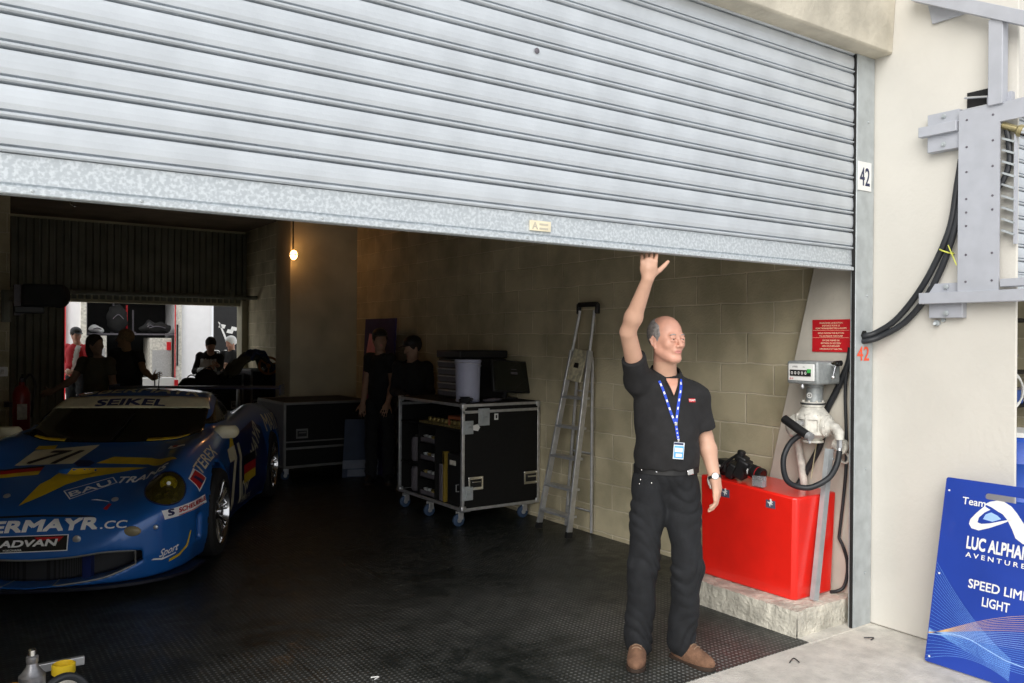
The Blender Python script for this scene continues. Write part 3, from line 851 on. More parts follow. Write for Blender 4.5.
def inhole(p):
    return 0.2 < p.x < 0.5 and 0.862 < p.y < 0.892 and (0.2145 < p.x < 0.4855 or (min(abs(p.x - 0.2145), abs(p.x - 0.4855)) ** 2 + (p.y - 0.877) ** 2 < 0.0145 ** 2))
F2 = [f for f in F2 if not inhole(sum((V2[i] for i in f), Vector((0, 0))) / len(f))]
bp_ = MB()
org = Vector((4.168, 2.28, 0.0))
fr = [org + ax * p.x + up * (p.y + 0.002) + nn * 0.006 for p in V2]
bk = [p - nn * 0.012 for p in fr]
k = len(fr)
bp_.add(fr + bk, [tuple(f) for f in F2] + [tuple(i + k for i in f[::-1]) for f in F2] + [(a, b, b + k, a + k) for a, b in ce])
def ribbon(mb, pts, w, m, lift):
    ps = [org + ax * p[0] + up * (p[1] + .002) + nn * lift for p in pts]
    vs = []
    for i, p in enumerate(ps):
        d = (ps[min(i + 1, len(ps) - 1)] - ps[max(i - 1, 0)]).normalized()
        s = nn.cross(d)
        vs += [p + s * w / 2, p - s * w / 2]
    mb.add(vs, [(2 * i, 2 * i + 1, 2 * i + 3, 2 * i + 2) for i in range(len(ps) - 1)], m)
# fans of fine lines
N = 27
for i in range(N):
    t = i / (N - 1)
    pts = []
    for j in range(15):
        s = j / 14
        x = s * 0.40 + 0.004
        a, b_, c = 0.50 - 0.49 * t, 0.235 - 0.11 * t, 0.02 + 0.11 * t
        y = a * (1 - s) ** 2 + 2 * b_ * s * (1 - s) + (0.03 + 0.10 * (1 - t)) * s * s
        pts.append((x, max(y, 0.006)))
    ribbon(bp_, pts, 0.0014, 1, 0.0066)
for i in range(N):
    t = i / (N - 1)
    pts = []
    for j in range(19):
        s = j / 18
        y = 0.137 + 0.03 * t * (1 - s) + (sin(s * pi * 1.05) * (0.10 - 0.16 * t)) + s * s * (0.30 - 0.34 * t)
        pts.append((0.004 + s * 0.69, y))
    ribbon(bp_, pts, 0.0014, 2 if t < 0.3 else 3 if t < .6 else 1, 0.0068)
ribbon(bp_, [(0.004, 0.137), (0.06, 0.147), (0.12, 0.168), (0.17, 0.17), (0.22, 0.164), (0.30, 0.14), (0.38, 0.118), (0.46, 0.112), (0.56, 0.12), (0.69, 0.14)], 0.004, 3, 0.0071)
# mountain-arch logo
def arc(cx_, cy_, rx, ry, a0, a1, k=18):
    return [(cx_ + rx * cos(radians(a0 + (a1 - a0) * i / k)), cy_ + ry * sin(radians(a0 + (a1 - a0) * i / k))) for i in range(k + 1)]
outr = [(0.205, 0.835), (0.23, 0.852), (0.26, 0.862), (0.295, 0.862), (0.33, 0.845), (0.36, 0.815), (0.40, 0.765), (0.44, 0.705), (0.49, 0.665), (0.40, 0.675), (0.365, 0.695), (0.345, 0.735), (0.32, 0.775), (0.295, 0.80), (0.27, 0.81), (0.24, 0.825)]
bp_.prism(outr, org + up * .002 + nn * 0.0062, ax, up, 0.001, 4)
sw = [(0.205, 0.825), (0.17, 0.785), (0.145, 0.75), (0.14, 0.725), (0.155, 0.705), (0.19, 0.70), (0.24, 0.722), (0.30, 0.755), (0.345, 0.785), (0.29, 0.765), (0.24, 0.745), (0.20, 0.735), (0.18, 0.74), (0.185, 0.765), (0.21, 0.795), (0.235, 0.812)]
bp_.prism(sw, org + up * .002 + nn * 0.0062, ax, up, 0.001, 4)
ic = [(0.205, 0.76), (0.215, 0.785), (0.24, 0.80), (0.27, 0.79), (0.29, 0.775), (0.25, 0.755)]
bp_.prism(ic, org + up * .002 + nn * 0.0062, ax, up, 0.001, 3)
def bt_(s, x, y, size, w, bold=0.02, sh=0):
    bp_.text(s, org + ax * x + up * y + nn * 0.0074, ax, up, size, 4, bold=bold, width=w, shear=sh)
bt_('Team', 0.095, 0.822, 0.052, 0.115, 0.012)
bt_('LUC ALPHAND', 0.138, 0.605, 0.086, 0.335, 0.030)
bt_('A V E N T U R E S', 0.142, 0.562, 0.033, 0.31, 0.016)
bt_('SPEED LIMIT', 0.170, 0.415, 0.062, 0.30, 0.016)
bt_('LIGHT', 0.243, 0.342, 0.062, 0.128, 0.018)
for px_, py_ in ((0.022, 0.88), (0.022, 0.45), (0.022, 0.03), (0.68, 0.88), (0.68, 0.03)):
    bp_.lathe([(0.005, 0), (0.005, 0.003)], org + ax * px_ + up * py_ + nn * 0.006, nn, 10, 4)
W(bp_, 'printed_panel', [mat('royal_blue_board', (0.018, 0.055, 0.36), 0.35, nscale=2, namt=0.12, coat=0.2), mat('light_blue_line', (0.16, 0.36, 0.80)), mat('orange_line', (0.80, 0.50, 0.22)), mat('pale_blue_print', (0.35, 0.55, 0.9)), 'white'], bo_, smooth=False)

# --- stepladder against the block wall
ld = thing('step_ladder', 'aluminium stepladder standing folded out against the block wall', 'ladder', (4.27, 5.52, 0))
ftA, ftB = Vector((4.27, 5.75, 0.015)), Vector((4.25, 5.31, 0.015))
tpA, tpB = Vector((4.44, 5.40, 1.93)), Vector((4.44, 5.22, 1.93))
def lerp(a, b, t): return a + (b - a) * t
for n_, (a, b) in (('A', (ftA, tpA)), ('B', (ftB, tpB))):
    p1 = lerp(a, b, 0.80)
    mb = MB().tube([a, p1], 0.0001)
    d = (b - a).normalized()
    y_ = Vector((0, 1, 0)); y_ = (y_ - d * y_.dot(d)).normalized(); x_ = y_.cross(d)
    R = Matrix((x_, y_, d)).transposed()
    mb = MB().box((a + p1) / 2, (0.052, 0.024, (p1 - a).length), R)
    W(mb, 'front_stile', 'alu', ld, bevel=0.004)
    W(MB().box(a + d * 0.02, (0.058, 0.030, 0.05), R), 'rubber_foot', 'black', ld)
    W(MB().tube([p1 - d * 0.2, b - d * 0.05], 0.013, 10), 'rail_tube', 'alu', ld)
W(MB().box((tpA + tpB) / 2, (0.045, 0.235, 0.04)).box(tpA + Vector((0, 0.03, -0.035)), (0.04, 0.03, 0.09)).box(tpB + Vector((0, -0.03, -0.035)), (0.04, 0.03, 0.09)), 'handle_cap', 'black', ld, bevel=0.01)
for i, z in enumerate((0.16, 0.385, 0.64, 0.895, 1.145)):
    a, b = lerp(ftA, tpA, z / 1.93), lerp(ftB, tpB, z / 1.93)
    W(MB().box((a + b) / 2 + Vector((0.02, 0, 0)), (0.09, (a - b).length - 0.02, 0.022)), 'tread', 'alu', ld, bevel=0.003)
a, b = lerp(ftA, tpA, 0.735), lerp(ftB, tpB, 0.735)
dv = ((tpA + tpB) / 2 - (ftA + ftB) / 2).normalized()
yv = Vector((0, 1, 0)); yv = (yv - dv * yv.dot(dv)).normalized()
Rl = Matrix((yv.cross(dv), yv, dv)).transposed() @ Matrix.Rotation(radians(9), 3, 'Y')
W(MB().box((a + b) / 2 - Vector((0.012, 0, 0)), (0.018, 0.175, 0.27), Rl), 'platform', mat('pale_worn_aluminium', (0.62, 0.58, 0.42), 0.5, 0.2, nscale=25, namt=0.3), ld, bevel=0.003)
W(MB().box((a + b) / 2 - Vector((0.022, 0, 0)), (0.02, 0.045, 0.04), Rl), 'latch', 'black', ld)
for (p, q) in (((4.515, 5.68, 0.015), (4.475, 5.47, 1.50)), ((4.515, 5.335, 0.015), (4.475, 5.29, 1.50))):
    W(MB().tube([p, lerp(Vector(p), Vector(q), 0.97), (4.455, q[1], 1.53)], 0.014, 10), 'rear_leg', 'alu', ld)
for t in (0.12, 0.45, 0.8):
    p, q = lerp(Vector((4.515, 5.68, 0.015)), Vector((4.475, 5.47, 1.5)), t), lerp(Vector((4.515, 5.335, 0.015)), Vector((4.475, 5.29, 1.5)), t)
    W(MB().tube([p, q], 0.009, 8), 'brace', 'alu', ld)

# --- flight cases
M['dull_trim'] = mat('dull_aluminium_trim', (0.22, 0.22, 0.21), 0.5, 0.5)
def handle_plate(mb, cx_, cy_, cz_, ax_, n_, w=0.15, h=0.115, mi=1):
    ax_, n_ = Vector(ax_), Vector(n_)
    c = Vector((cx_, cy_, cz_))
    R = Matrix((ax_, n_, Vector((0, 0, 1)))).transposed()
    mb.box(c + n_ * 0.003, (w, 0.006, h), R, 1)
    mb.box(c + n_ * 0.004, (w * 0.78, 0.006, h * 0.6), R, 0)
    mb.tube([c - ax_ * w * 0.3 + n_ * 0.016 + Vector((0, 0, 0.012)), c + ax_ * w * 0.3 + n_ * 0.016 + Vector((0, 0, 0.012))], 0.008, 8, 1)
    for sx_ in (-1, 1):
        for sz_ in (-1, 1):
            mb.lathe([(0.006, 0), (0.006, 0.003)], c + ax_ * sx_ * w * 0.43 + Vector((0, 0, sz_ * h * 0.4)) + n_ * 0.006, n_, 8, 1)
    return mb
def caster(parent, x, y, zb=0.14, r=0.055, wm='blue_wheel', yaw=0.3):
    c = MB().box((x, y, zb - 0.006), (0.09, 0.08, 0.012)).box((x - 0.03 * cos(yaw), y, zb - 0.045), (0.05, 0.008, 0.07)).box((x - 0.03 * cos(yaw), y + 0.045, zb - 0.045), (0.05, 0.008, 0.07))
    co = W(c, 'caster', 'alu', parent, bevel=0.002)
    W(MB().lathe([(0.02, -0.017), (r - 0.008, -0.016), (r, -0.012), (r, 0.012), (r - 0.008, 0.016), (0.02, 0.017)], (x - 0.04, y + 0.022, r + 0.001), (0, 1, 0), 24).lathe([(0.022, -0.02), (0.022, 0.02)], (x - 0.04, y + 0.022, r + 0.001), (0, 1, 0), 16, 1), 'wheel', [wm, 'alu'], co)
M['blue_wheel'] = mat('blue_grey_rubber', (0.03, 0.06, 0.12), 0.6)
X0, X1, Y0, Y1, Z0, Z1 = 3.705, 4.54, 6.10, 7.31, 0.145, 1.075
fc = thing('tool_flight_case', 'tall black flight case on casters with open side full of tools, beside the ladder', 'flight case', ((X0 + X1) / 2, (Y0 + Y1) / 2, 0))
t = 0.02
mb = MB().span((X0 + .01, Y0 + .005, Z0), (X1 - .01, Y0 + t, Z1)).span((X0 + .01, Y1 - t, Z0), (X1 - .01, Y1 - .005, Z1)).span((X1 - t, Y0 + t, Z0), (X1 - .01, Y1 - t, Z1)).span((X0 + .01, Y0 + t, Z0), (X1 - t, Y1 - t, Z0 + t)).span((X0 + .01, Y0 + .005, Z1 - t), (X1 - .01, Y1 - .005, Z1))
body = W(mb, 'shell', 'case_black', fc)
ed = MB()
e = 0.028
for x in (X0, X1 - e):
    for y in (Y0, Y1 - e):
        ed.span((x, y, Z0), (x + e, y + e, Z1))
for z in (Z0, Z1 - e, Z1 - 0.085):
    for y in (Y0, Y1 - e):
        ed.span((X0, y, z), (X1, y + e, z + e * 0.9))
for z in (Z0, Z1 - e):
    for x in (X0, X1 - e):
        ed.span((x, Y0, z), (x + e, Y1, z + e * 0.9))
W(ed, 'edge_trim', 'alu', fc, bevel=0.003)
for x in (X0 - .004, X1 - .046):
    for y in (Y0 - .004, Y1 - .046):
        for z in (Z0 - .004, Z1 - .046):
            W(MB().span((x, y, z), (x + .05, y + .05, z + .05)), 'corner_cap', 'alu', fc, bevel=0.012, seg=3)
for hx in (3.845, 4.435):
    W(handle_plate(MB(), hx, Y0, 0.382, (1, 0, 0), (0, -1, 0)), 'handle', ['black', 'chrome'], fc, bevel=0.001)
for (a, b, c_, d_) in ((3.925, 0.955, .115, .15), (3.765, 0.87, .10, .115), (3.765, 0.30, .10, .12)):
    l = MB().box((a, Y0 - 0.003, b), (c_, 0.008, d_)).box((a, Y0 - 0.011, b), (c_ * .45, 0.014, d_ * .6)).tube([(a - .02, Y0 - .018, b), (a + .02, Y0 - .018, b)], 0.011, 8)
    for sx_ in (-1, 1):
        for sz_ in (-1, 1):
            l.lathe([(0.007, 0), (0.007, 0.004)], (a + sx_ * c_ * .4, Y0 - 0.007, b + sz_ * d_ * .4), (0, -1, 0), 8)
    W(l, 'butterfly_latch', 'galv', fc, bevel=0.002)
W(MB().box((4.055, Y0 - 0.001, 0.952), (0.04, 0.004, 0.055)).box((4.055, Y0 - 0.004, 0.952), (0.015, 0.003, 0.03), None, 1), 'label_tag', ['white', 'black'], fc)
W(MB().prism([(0, -.02), (.05, -.03), (.07, 0), (.05, .03), (0, .02)], (3.80, Y0 - .02, 0.868), (1, 0, 0), (0, 0, 1), 0.006), 'white_rag', 'white', fc)
for x, y in ((X0 + .07, Y0 + .08), (X1 - .08, Y0 + .08), (X0 + .07, Y1 - .12), (X1 - .08, Y1 - .12), (X0 + .07, (Y0 + Y1) / 2)):
    caster(fc, x, y)
# what stands in the open side
W(MB().span((X0 + .02, Y0 + .02, 0.83), (X1 - .02, Y1 - .02, 0.845)), 'shelf', 'case_black', fc)
W(MB().span((X0 + .02, 6.60, Z0), (X0 + .4, 6.615, 0.83)).span((X0 + .02, 6.92, Z0), (X0 + .4, 6.935, 0.83)), 'divider', 'case_black', fc)
random.seed(3)
tray_m = mat('brass_fittings', (0.30, 0.24, 0.09), 0.4, 0.6, nscale=40, namt=0.4)
tr = W(MB().span((X0 + .04, 6.22, 0.846), (X0 + .3, 6.95, 0.866)), 'tray', tray_m); tag(tr, 'long brass coloured tray on the upper shelf of the tool case', 'tray')
for i in range(9):
    y = 6.24 + i * 0.075
    q = W(MB().lathe([(0.02, 0), (0.024, 0.01), (0.024, 0.03), (0.015, 0.04)], (X0 + .10, y, 0.867), (0, 0, 1), 10), 'socket', tray_m)
    tag(q, 'small brass socket standing in the tray of the tool case', 'socket', 'brass sockets in the tray of the tool case')
q = W(MB().span((X0 + .03, 6.16, 0.925), (X0 + .20, 6.40, 0.955)).span((X0 + .03, 6.16, 0.868), (X0 + .05, 6.18, 0.925)).span((X0 + .03, 6.38, 0.868), (X0 + .05, 6.40, 0.925)), 'orange_tool_tray', mat('dull_orange_plastic', (0.22, 0.06, 0.02)), bevel=0.004)
tag(q, 'dull orange tool holder at the near end of the case\'s upper shelf', 'tool holder')
k = 0
for row, z in enumerate((0.22, 0.50)):
    for col_ in range(2):
        y = 7.02 + col_ * 0.125
        q = thing('coil_case', ('grey round-cornered canister on the %s of the tool case, %s one' % (('floor', 'middle level')[row], ('nearer', 'farther')[col_])), 'canister', (X0 + .12, y, 0.166 if row == 0 else 0.452))
        z0 = 0.166 if row == 0 else 0.452
        W(MB().lathe([(0.04, 0), (0.052, 0.02), (0.052, 0.20), (0.04, 0.23)], (X0 + .12, y, z0), (0, 0, 1), 20), 'drum', 'case_grey', q)
        W(MB().lathe([(0.02, 0), (0.02, 0.02)], (X0 + .12, y, z0 + 0.23), (0, 0, 1), 12), 'cap', 'black', q)
W(MB().span((X0 + .02, 6.935, 0.435), (X0 + .4, 7.29, 0.45)), 'shelf', 'case_black', fc)
for i in range(4):
    z = 0.17 + i * 0.165
    q = thing('parts_tray', ('lowest', 'second lowest', 'third', 'topmost')[i] + ' tray of metal parts in the middle bay of the tool case', 'tray', (X0 + .14, 6.77, z), 0.0, 'parts trays in the tool case')
    W(MB().span((X0 + .03, 6.64, z), (X0 + .3, 6.90, z + .012)).span((X0 + .03, 6.64, z), (X0 + .04, 6.90, z + .05)), 'tray', 'case_grey', q)
    for j in range(4):
        y = 6.67 + j * 0.065
        W(MB().lathe([(0.022, 0), (0.026, 0.015), (0.018, 0.03 + 0.01 * (j % 2)), (0.024, 0.055)], (X0 + .075, y, z + .012), (0.0, 0.15 * (j - 1), 1), 12), 'fitting', ('alu', tray_m, 'galv')[(i + j) % 3], q)
    # shelf lips carrying the trays
    W(MB().span((X0 + .02, 6.617, z - 0.006), (X0 + .35, 6.918, z - 0.001)), 'runner', 'case_black', fc)
q = thing('tool_roll', 'black upright tool box in the near bay of the tool case', 'tool box', (X0 + .14, 6.30, 0.166))
W(MB().span((X0 + .04, 6.16, 0.166), (X0 + .30, 6.42, 0.62)), 'box', 'black', q, bevel=0.01)
W(MB().span((X0 + .036, 6.27, 0.52), (X0 + .042, 6.37, 0.56)), 'label', 'dirty_white', q)
W(MB().tube([(X0 + .04, 6.22, 0.30), (X0 + .015, 6.22, 0.30), (X0 + .015, 6.22, 0.36), (X0 + .04, 6.22, 0.36)], 0.006), 'handle', 'alu', q)
q = W(MB().span((X0 + .04, 6.47, 0.166), (X0 + .08, 6.50, 0.60)).span((X0 + .04, 6.465, 0.50), (X0 + .09, 6.505, 0.62)), 'spirit_level', mat('grimy_yellow', (0.25, 0.17, 0.02), .6), bevel=0.003)
tag(q, 'yellow bar standing upright in the near bay of the tool case', 'level')
q = W(MB().span((X0 + .05, 6.53, 0.166), (X0 + .2, 6.585, 0.50)), 'grinder_box', 'case_grey', bevel=0.006)
tag(q, 'grey narrow box squeezed beside the yellow bar in the tool case', 'box')

# on top of the tall case
bk_ = thing('plastic_bucket', 'pale lavender plastic bucket standing on the tall flight case', 'bucket', (3.90, 6.33, 1.078))
W(MB().lathe([(0.105, 0), (0.112, 0.012), (0.105, 0.02), (0.114, 0.35), (0.120, 0.355), (0.120, 0.372), (0.110, 0.375), (0.104, 0.355), (0.095, 0.03)], (3.90, 6.33, 1.078), (0, 0, 1), 32), 'pail', 'lavender', bk_)
W(MB().torus((3.90, 6.33, 1.405), 0.119, 0.003, (0.15, 0.1, 1)), 'bail', 'alu', bk_)
tc_ = thing('tool_chest', 'black tool chest with silver drawer fronts on the tall flight case behind the bucket', 'tool chest', (4.15, 6.95, 1.078))
cx0, cx1, cy0, cy1 = 3.97, 4.50, 6.60, 7.02
W(MB().span((cx0 + .02, cy0, 1.078), (cx1, cy1, 1.45)), 'cabinet', 'black', tc_, bevel=0.006)
W(MB().span((cx0, cy0 - .01, 1.455), (cx1 + .01, cy1 + .01, 1.53)), 'lid', 'black', tc_, bevel=0.012)
for i in range(5):
    z = 1.10 + i * 0.068
    d = W(MB().span((cx0, cy0 + .02, z), (cx0 + .022, cy1 - .02, z + 0.055)), 'drawer', 'case_grey', tc_, bevel=0.003)
    W(MB().span((cx0 - .014, cy0 + .03, z + .042), (cx0 + .002, cy1 - .03, z + .054)), 'handle', 'alu', d, bevel=0.003)
mo = thing('computer_monitor', 'black flat monitor tilted back on the tall flight case', 'monitor', (4.34, 6.36, 1.078))
R = Matrix.Rotation(radians(0), 3, 'Z') @ Matrix.Rotation(radians(-14), 3, 'X') @ Matrix.Rotation(radians(4), 3, 'Y')
c = Vector((4.375, 6.33, 1.29))
W(MB().box(c, (0.43, 0.03, 0.30), R).box(c + R @ Vector((0, 0.025, 0)), (0.25, 0.04, 0.2), R), 'housing', 'black', mo, bevel=0.006)
W(MB().box(c + R @ Vector((0, -0.0165, 0)), (0.40, 0.002, 0.27), R), 'screen', 'glass_dark', mo)
W(MB().box(c + R @ Vector((0.02, -0.018, 0.03)), (0.075, 0.002, 0.022), R).box(c + R @ Vector((0.02, -0.018, 0.065)), (0.06, 0.002, 0.006), R), 'screen_label', 'case_grey', mo)
W(MB().box((4.36, 6.42, 1.085), (0.2, 0.15, 0.014)).tube([(4.36, 6.43, 1.09), (4.37, 6.40, 1.25)], 0.022, 10), 'stand', 'black', mo, bevel=0.003)
for i, (x, y, s, r_, nm, lb, ct) in enumerate(((3.80, 6.19, .10, .3, 'cable_bundle', 'small heap of black cable at the near corner of the tall flight case', 'cable'), (4.08, 6.20, .09, 0, 'work_gloves', 'pair of grey gloves lying in front of the bucket on the tall case', 'gloves'))):
    mb = MB()
    for j in range(5):
        mb.torus((x + rag(j, .02), y + rag(j + 9, .015), 1.086 + j * 0.009), s * 0.45 + rag(j + 3, .01), 0.007, (rag(j, .1), rag(j + 5, .1), 1), 18, 6)
    if i:
        mb = MB().ball((x, y, 1.095), (0.06, 0.035, 0.017)).ball((x + .06, y + .02, 1.093), (0.05, 0.028, 0.015))
        for j in range(4):
            mb.tube([(x - .04, y - .02 + j * .013, 1.092), (x - .085, y - .028 + j * .016, 1.089)], 0.008, 8)
    q = W(mb, nm, 'rubber' if i == 0 else 'case_grey')
    tag(q, lb, ct)

def road_case(name, label, x0, x1, y0, y1, z0, z1, sidem='case_grey', wheels=True):
    q = thing(name, label, 'flight case', ((x0 + x1) / 2, (y0 + y1) / 2, 0 if wheels else z0), 0.0, 'road cases in the garage')
    e = 0.03
    W(MB().span((x0 + .006, y0 + .006, z0), (x1 - .006, y1 - .006, z1 - .004)), 'shell', 'case_black', q)
    W(MB().span((x0 + .001, y0 + e, z0 + e), (x0 + .007, y1 - e, z1 - e)), 'side_panel', sidem, q)
    ed = MB()
    for x in (x0, x1 - e):
        for y in (y0, y1 - e):
            ed.span((x, y, z0), (x + e, y + e, z1))
    for z in (z0, z1 - e):
        for y in (y0, y1 - e):
            ed.span((x0, y, z), (x1, y + e, z + e))
        for x in (x0, x1 - e):
            ed.span((x, y0, z), (x + e, y1, z + e))
    W(ed, 'edge_trim', 'dull_trim', q, bevel=0.004)
    for k_ in (.20, .76):
        W(handle_plate(MB(), x0 + (x1 - x0) * k_, y0, z0 + (z1 - z0) * .52, (1, 0, 0), (0, -1, 0), .14, .11), 'handle', ['black', 'dull_trim'], q)
    if wheels:
        for x, y in ((x0 + .1, y0 + .1), (x1 - .1, y0 + .1), (x0 + .1, y1 - .14), (x1 - .1, y1 - .14)):
            caster(q, x, y, z0, 0.05)
    return q
rc = road_case('road_case', 'long low black flight case with grey end panel in front of the concrete pier', 3.22, 4.30, 9.20, 10.15, 0.145, 0.90)
W(MB().span((3.215, 9.19, 0.36), (4.305, 9.20, 0.385)).span((3.215, 9.19, 0.44), (4.305, 9.20, 0.455)), 'rub_strip', 'dull_trim', rc)
rc2 = road_case('road_case', 'black flight case at the far end of the garage beside the block wall', 3.74, 4.27, 12.1, 12.8, 0.145, 1.17)
rc3 = road_case('road_case', 'grey-sided flight case standing behind the racing car\'s rear wing', 3.22, 3.70, 12.3, 13.0, 0.145, 1.12)

# --- heap on the rear cases: folded car cover, bags, a gold helmet stand
cv_ = thing('car_cover', 'crumpled olive and blue car cover heaped over the far flight cases', 'cover', (3.85, 12.05, 0.2))
m_ol = mat('olive_cloth', (0.07, 0.075, 0.05), 0.9, nscale=6, namt=0.3)
m_bl = mat('dusky_blue_cloth', (0.025, 0.04, 0.10), 0.85, nscale=6, namt=0.3)
def drape(name, pts, wdt, m, parent, seed=1, yoff=0.0):
    """a thick folded sheet hanging over a run of points (x, z)"""
    P_ = spline([(p[0], 0, p[1]) for p in pts], 6)
    vs, fs = [], []
    nn_ = 12
    for i, p in enumerate(P_):
        for j in range(nn_ + 1):
            w = j / nn_
            z = p.z + 0.03 * sin(i * 0.7 + j * 1.3 + seed) - 0.10 * abs(w - 0.5) ** 2
            vs.append((p.x + 0.02 * sin(j * 2.1 + seed), 12.02 + yoff + (w - 0.5) * wdt, z))
    for i in range(len(P_) - 1):
        for j in range(nn_):
            a = i * (nn_ + 1) + j
            fs.append((a, a + 1, a + nn_ + 2, a + nn_ + 1))
    mb = MB().add(vs, fs)
    o = W(mb, name, m, parent, angle=80)
    s = o.modifiers.new('thick', 'SOLIDIFY')
    s.thickness = 0.03
    return o
drape('olive_fold', [(3.36, 1.12), (3.45, 1.22), (3.6, 1.36), (3.75, 1.42), (3.86, 1.36), (3.95, 1.22)], 0.6, m_ol, cv_)
drape('blue_fold', [(3.62, 1.38), (3.72, 1.45), (3.84, 1.42), (3.94, 1.26), (4.04, 1.19), (4.1, 0.95), (4.12, 0.6), (4.10, 0.35)], 0.5, m_bl, cv_, 4, -0.08)
gs = thing('steering_wheel', 'brass coloured small wheel hung on the blue heap at the far cases', 'wheel', (3.88, 11.73, 1.15))
gm = mat('brass_tube', (0.35, 0.16, 0.05), 0.3, 0.8)
gw = MB().torus((3.88, 11.73, 1.24), 0.13, 0.018, (-.3, -1, .5))
for a in (20, 140, 260):
    gw.tube([(3.88, 11.73, 1.24), (3.88 + .125 * cos(radians(a)), 11.73 + .05 * sin(radians(a)), 1.24 + .115 * sin(radians(a)))], 0.012, 8)
gw.ball((3.88, 11.72, 1.24), 0.035)
W(gw, 'rim', gm, gs)
W(MB().tube([(3.88, 11.74, 1.22), (3.9, 11.95, 1.14)], 0.02, 10), 'hub_shaft', 'chrome', gs)
for i, (x, y, z, r, lb) in enumerate(((2.92, 12.2, 0.95, (.16, .14, .12), 'black kit bag slumped on the left of the far cases'), (3.12, 12.1, 1.02, (.17, .13, .17), 'rounded black kit bag against the grey-sided case'))):
    q = thing('kit_bag', lb, 'bag', (x, y, 0.83), 0.0, 'kit bags on the folding table')
    mb = MB().ball((x, y, z), r, 20, 14)
    for j, v in enumerate(mb.v):
        k_ = 1 + 0.10 * sin(v[0] * 37 + i) * sin(v[1] * 31) * sin(v[2] * 41)
        mb.v[j] = (x + (v[0] - x) * k_, y + (v[1] - y) * k_, z + (v[2] - z) * k_)
    W(mb, 'bag', 'black_matte', q)
    W(MB().torus((x, y - r[1] * .5, z + r[2] * .8), 0.06, 0.009, (0, 1, 0), a0=0, a1=pi), 'strap', 'black', q)
tbx = thing('folding_table', 'low dark folding table carrying the kit bags', 'table', (3.0, 12.15, 0))
W(MB().span((2.72, 11.95, 0.80), (3.25, 12.4, 0.83)), 'top', 'black', tbx, bevel=0.004)
for x in (2.76, 3.21):
    for y in (11.99, 12.36):
        W(MB().tube([(x, y, 0), (x, y, 0.80)], 0.014, 8), 'leg', 'alu', tbx)

# --- panels leaning by the two men
def leaning_panel(name, label, cat, p0, p1, h, leanx, mats, art, parent=None):
    """upright board whose base runs p0 -> p1, leaning towards +x"""
    p0, p1 = Vector(p0), Vector(p1)
    ax_ = (p1 - p0).normalized()
    up_ = Vector((leanx, 0, 1)).normalized()
    n_ = ax_.cross(up_).normalized()
    q = thing(name, label, cat, (p0 + p1) / 2)
    mb = MB().prism([(0, 0), ((p1 - p0).length, 0), ((p1 - p0).length, h), (0, h)], p0 - n_ * 0.02, ax_, up_, 0.02)
    art(mb, p0, ax_, up_, n_)
    W(mb, 'panel', mats, q, smooth=False)
    return q
pink, mag, vio = mat('salmon_pink_print', (1.0, 0.42, 0.52)), mat('magenta_print', (0.28, 0.02, 0.14)), mat('violet_print', (0.05, 0.04, 0.16))
def art1(mb, o, a, u, n):
    mb.prism([(0.02, 0.95), (0.50, 1.02), (0.52, 1.45), (0.36, 1.66), (0.14, 1.68), (0.04, 1.30)], o, a, u, 0.003, 1)
    mb.prism([(0.03, 0.1), (0.45, 0.1), (0.48, 1.0), (0.04, 0.9)], o, a, u, 0.002, 2)
    mb.prism([(0.3, 0.1), (0.75, 0.2), (0.76, 1.4), (0.5, 1.1)], o, a, u, 0.0022, 3)
leaning_panel('poster_panel', 'tall poster with a pink shape leaning on the wall behind the two men', 'poster', (4.30, 9.58, 0.02), (4.30, 8.75, 0.02), 1.86, 0.05, ['violet_print' if False else vio, pink, mag, mat('deep_blue_print', (0.02, 0.03, 0.10))], art1)
def art2(mb, o, a, u, n):
    mb.prism([(0.0, 0.10), (0.5, 0.10), (0.5, 0.20), (0.0, 0.20)], o, a, u, 0.003, 1)
    mb.prism([(0.06, 0.01), (0.46, 0.01), (0.46, 0.09), (0.06, 0.09)], o, a, u, 0.003, 1)
leaning_panel('display_board', 'low dark blue board with pale stripes standing against the long flight case', 'board', (3.90, 9.13, 0.0), (4.22, 9.03, 0.0), 0.68, 0.05, [mat('dusky_blue_board', (0.03, 0.05, 0.10)), mat('pale_stripe', (0.22, 0.25, 0.32))], art2)

# --- bulkhead lamp on the pier
lm = thing('bulkhead_lamp', 'small glowing amber wall lamp on the corner of the concrete pier', 'lamp', (3.66, 10.15, 2.67))
W(MB().lathe([(0.035, 0), (0.05, 0.012), (0.05, 0.03)], (3.67, 10.20, 2.68), (0, -1, 0), 20), 'base', 'case_grey', lm)
glow = mat('lit_lamp_glass', (1.0, 0.6, 0.3), 0.4, emit=(1.0, 0.50, 0.16), estr=11)
W(MB().ball((3.66, 10.13, 2.68), (0.045, 0.05, 0.062)), 'lit_bulb', glow, lm)
W(MB().torus((3.66, 10.13, 2.68), 0.055, 0.005, (1, 0, 0)).torus((3.66, 10.13, 2.68), 0.055, 0.005, (0, 0, 1)), 'guard', 'galv', lm)
W(MB().tube([(3.67, 10.185, 2.74), (3.67, 10.185, 3.5)], 0.008, 6), 'conduit', 'black', lm)
pl_d = bpy.data.lights.new('bulkhead_lamp_light', 'POINT')
pl_d.energy = 2.2
pl_d.color = (1.0, 0.45, 0.15)
pl_d.shadow_soft_size = 0.05
plo = bpy.data.objects.new('lamp_light', pl_d)
COL.objects.link(plo)
plo.parent = lm
plo.location = (-0.08, -0.12, 0.02)

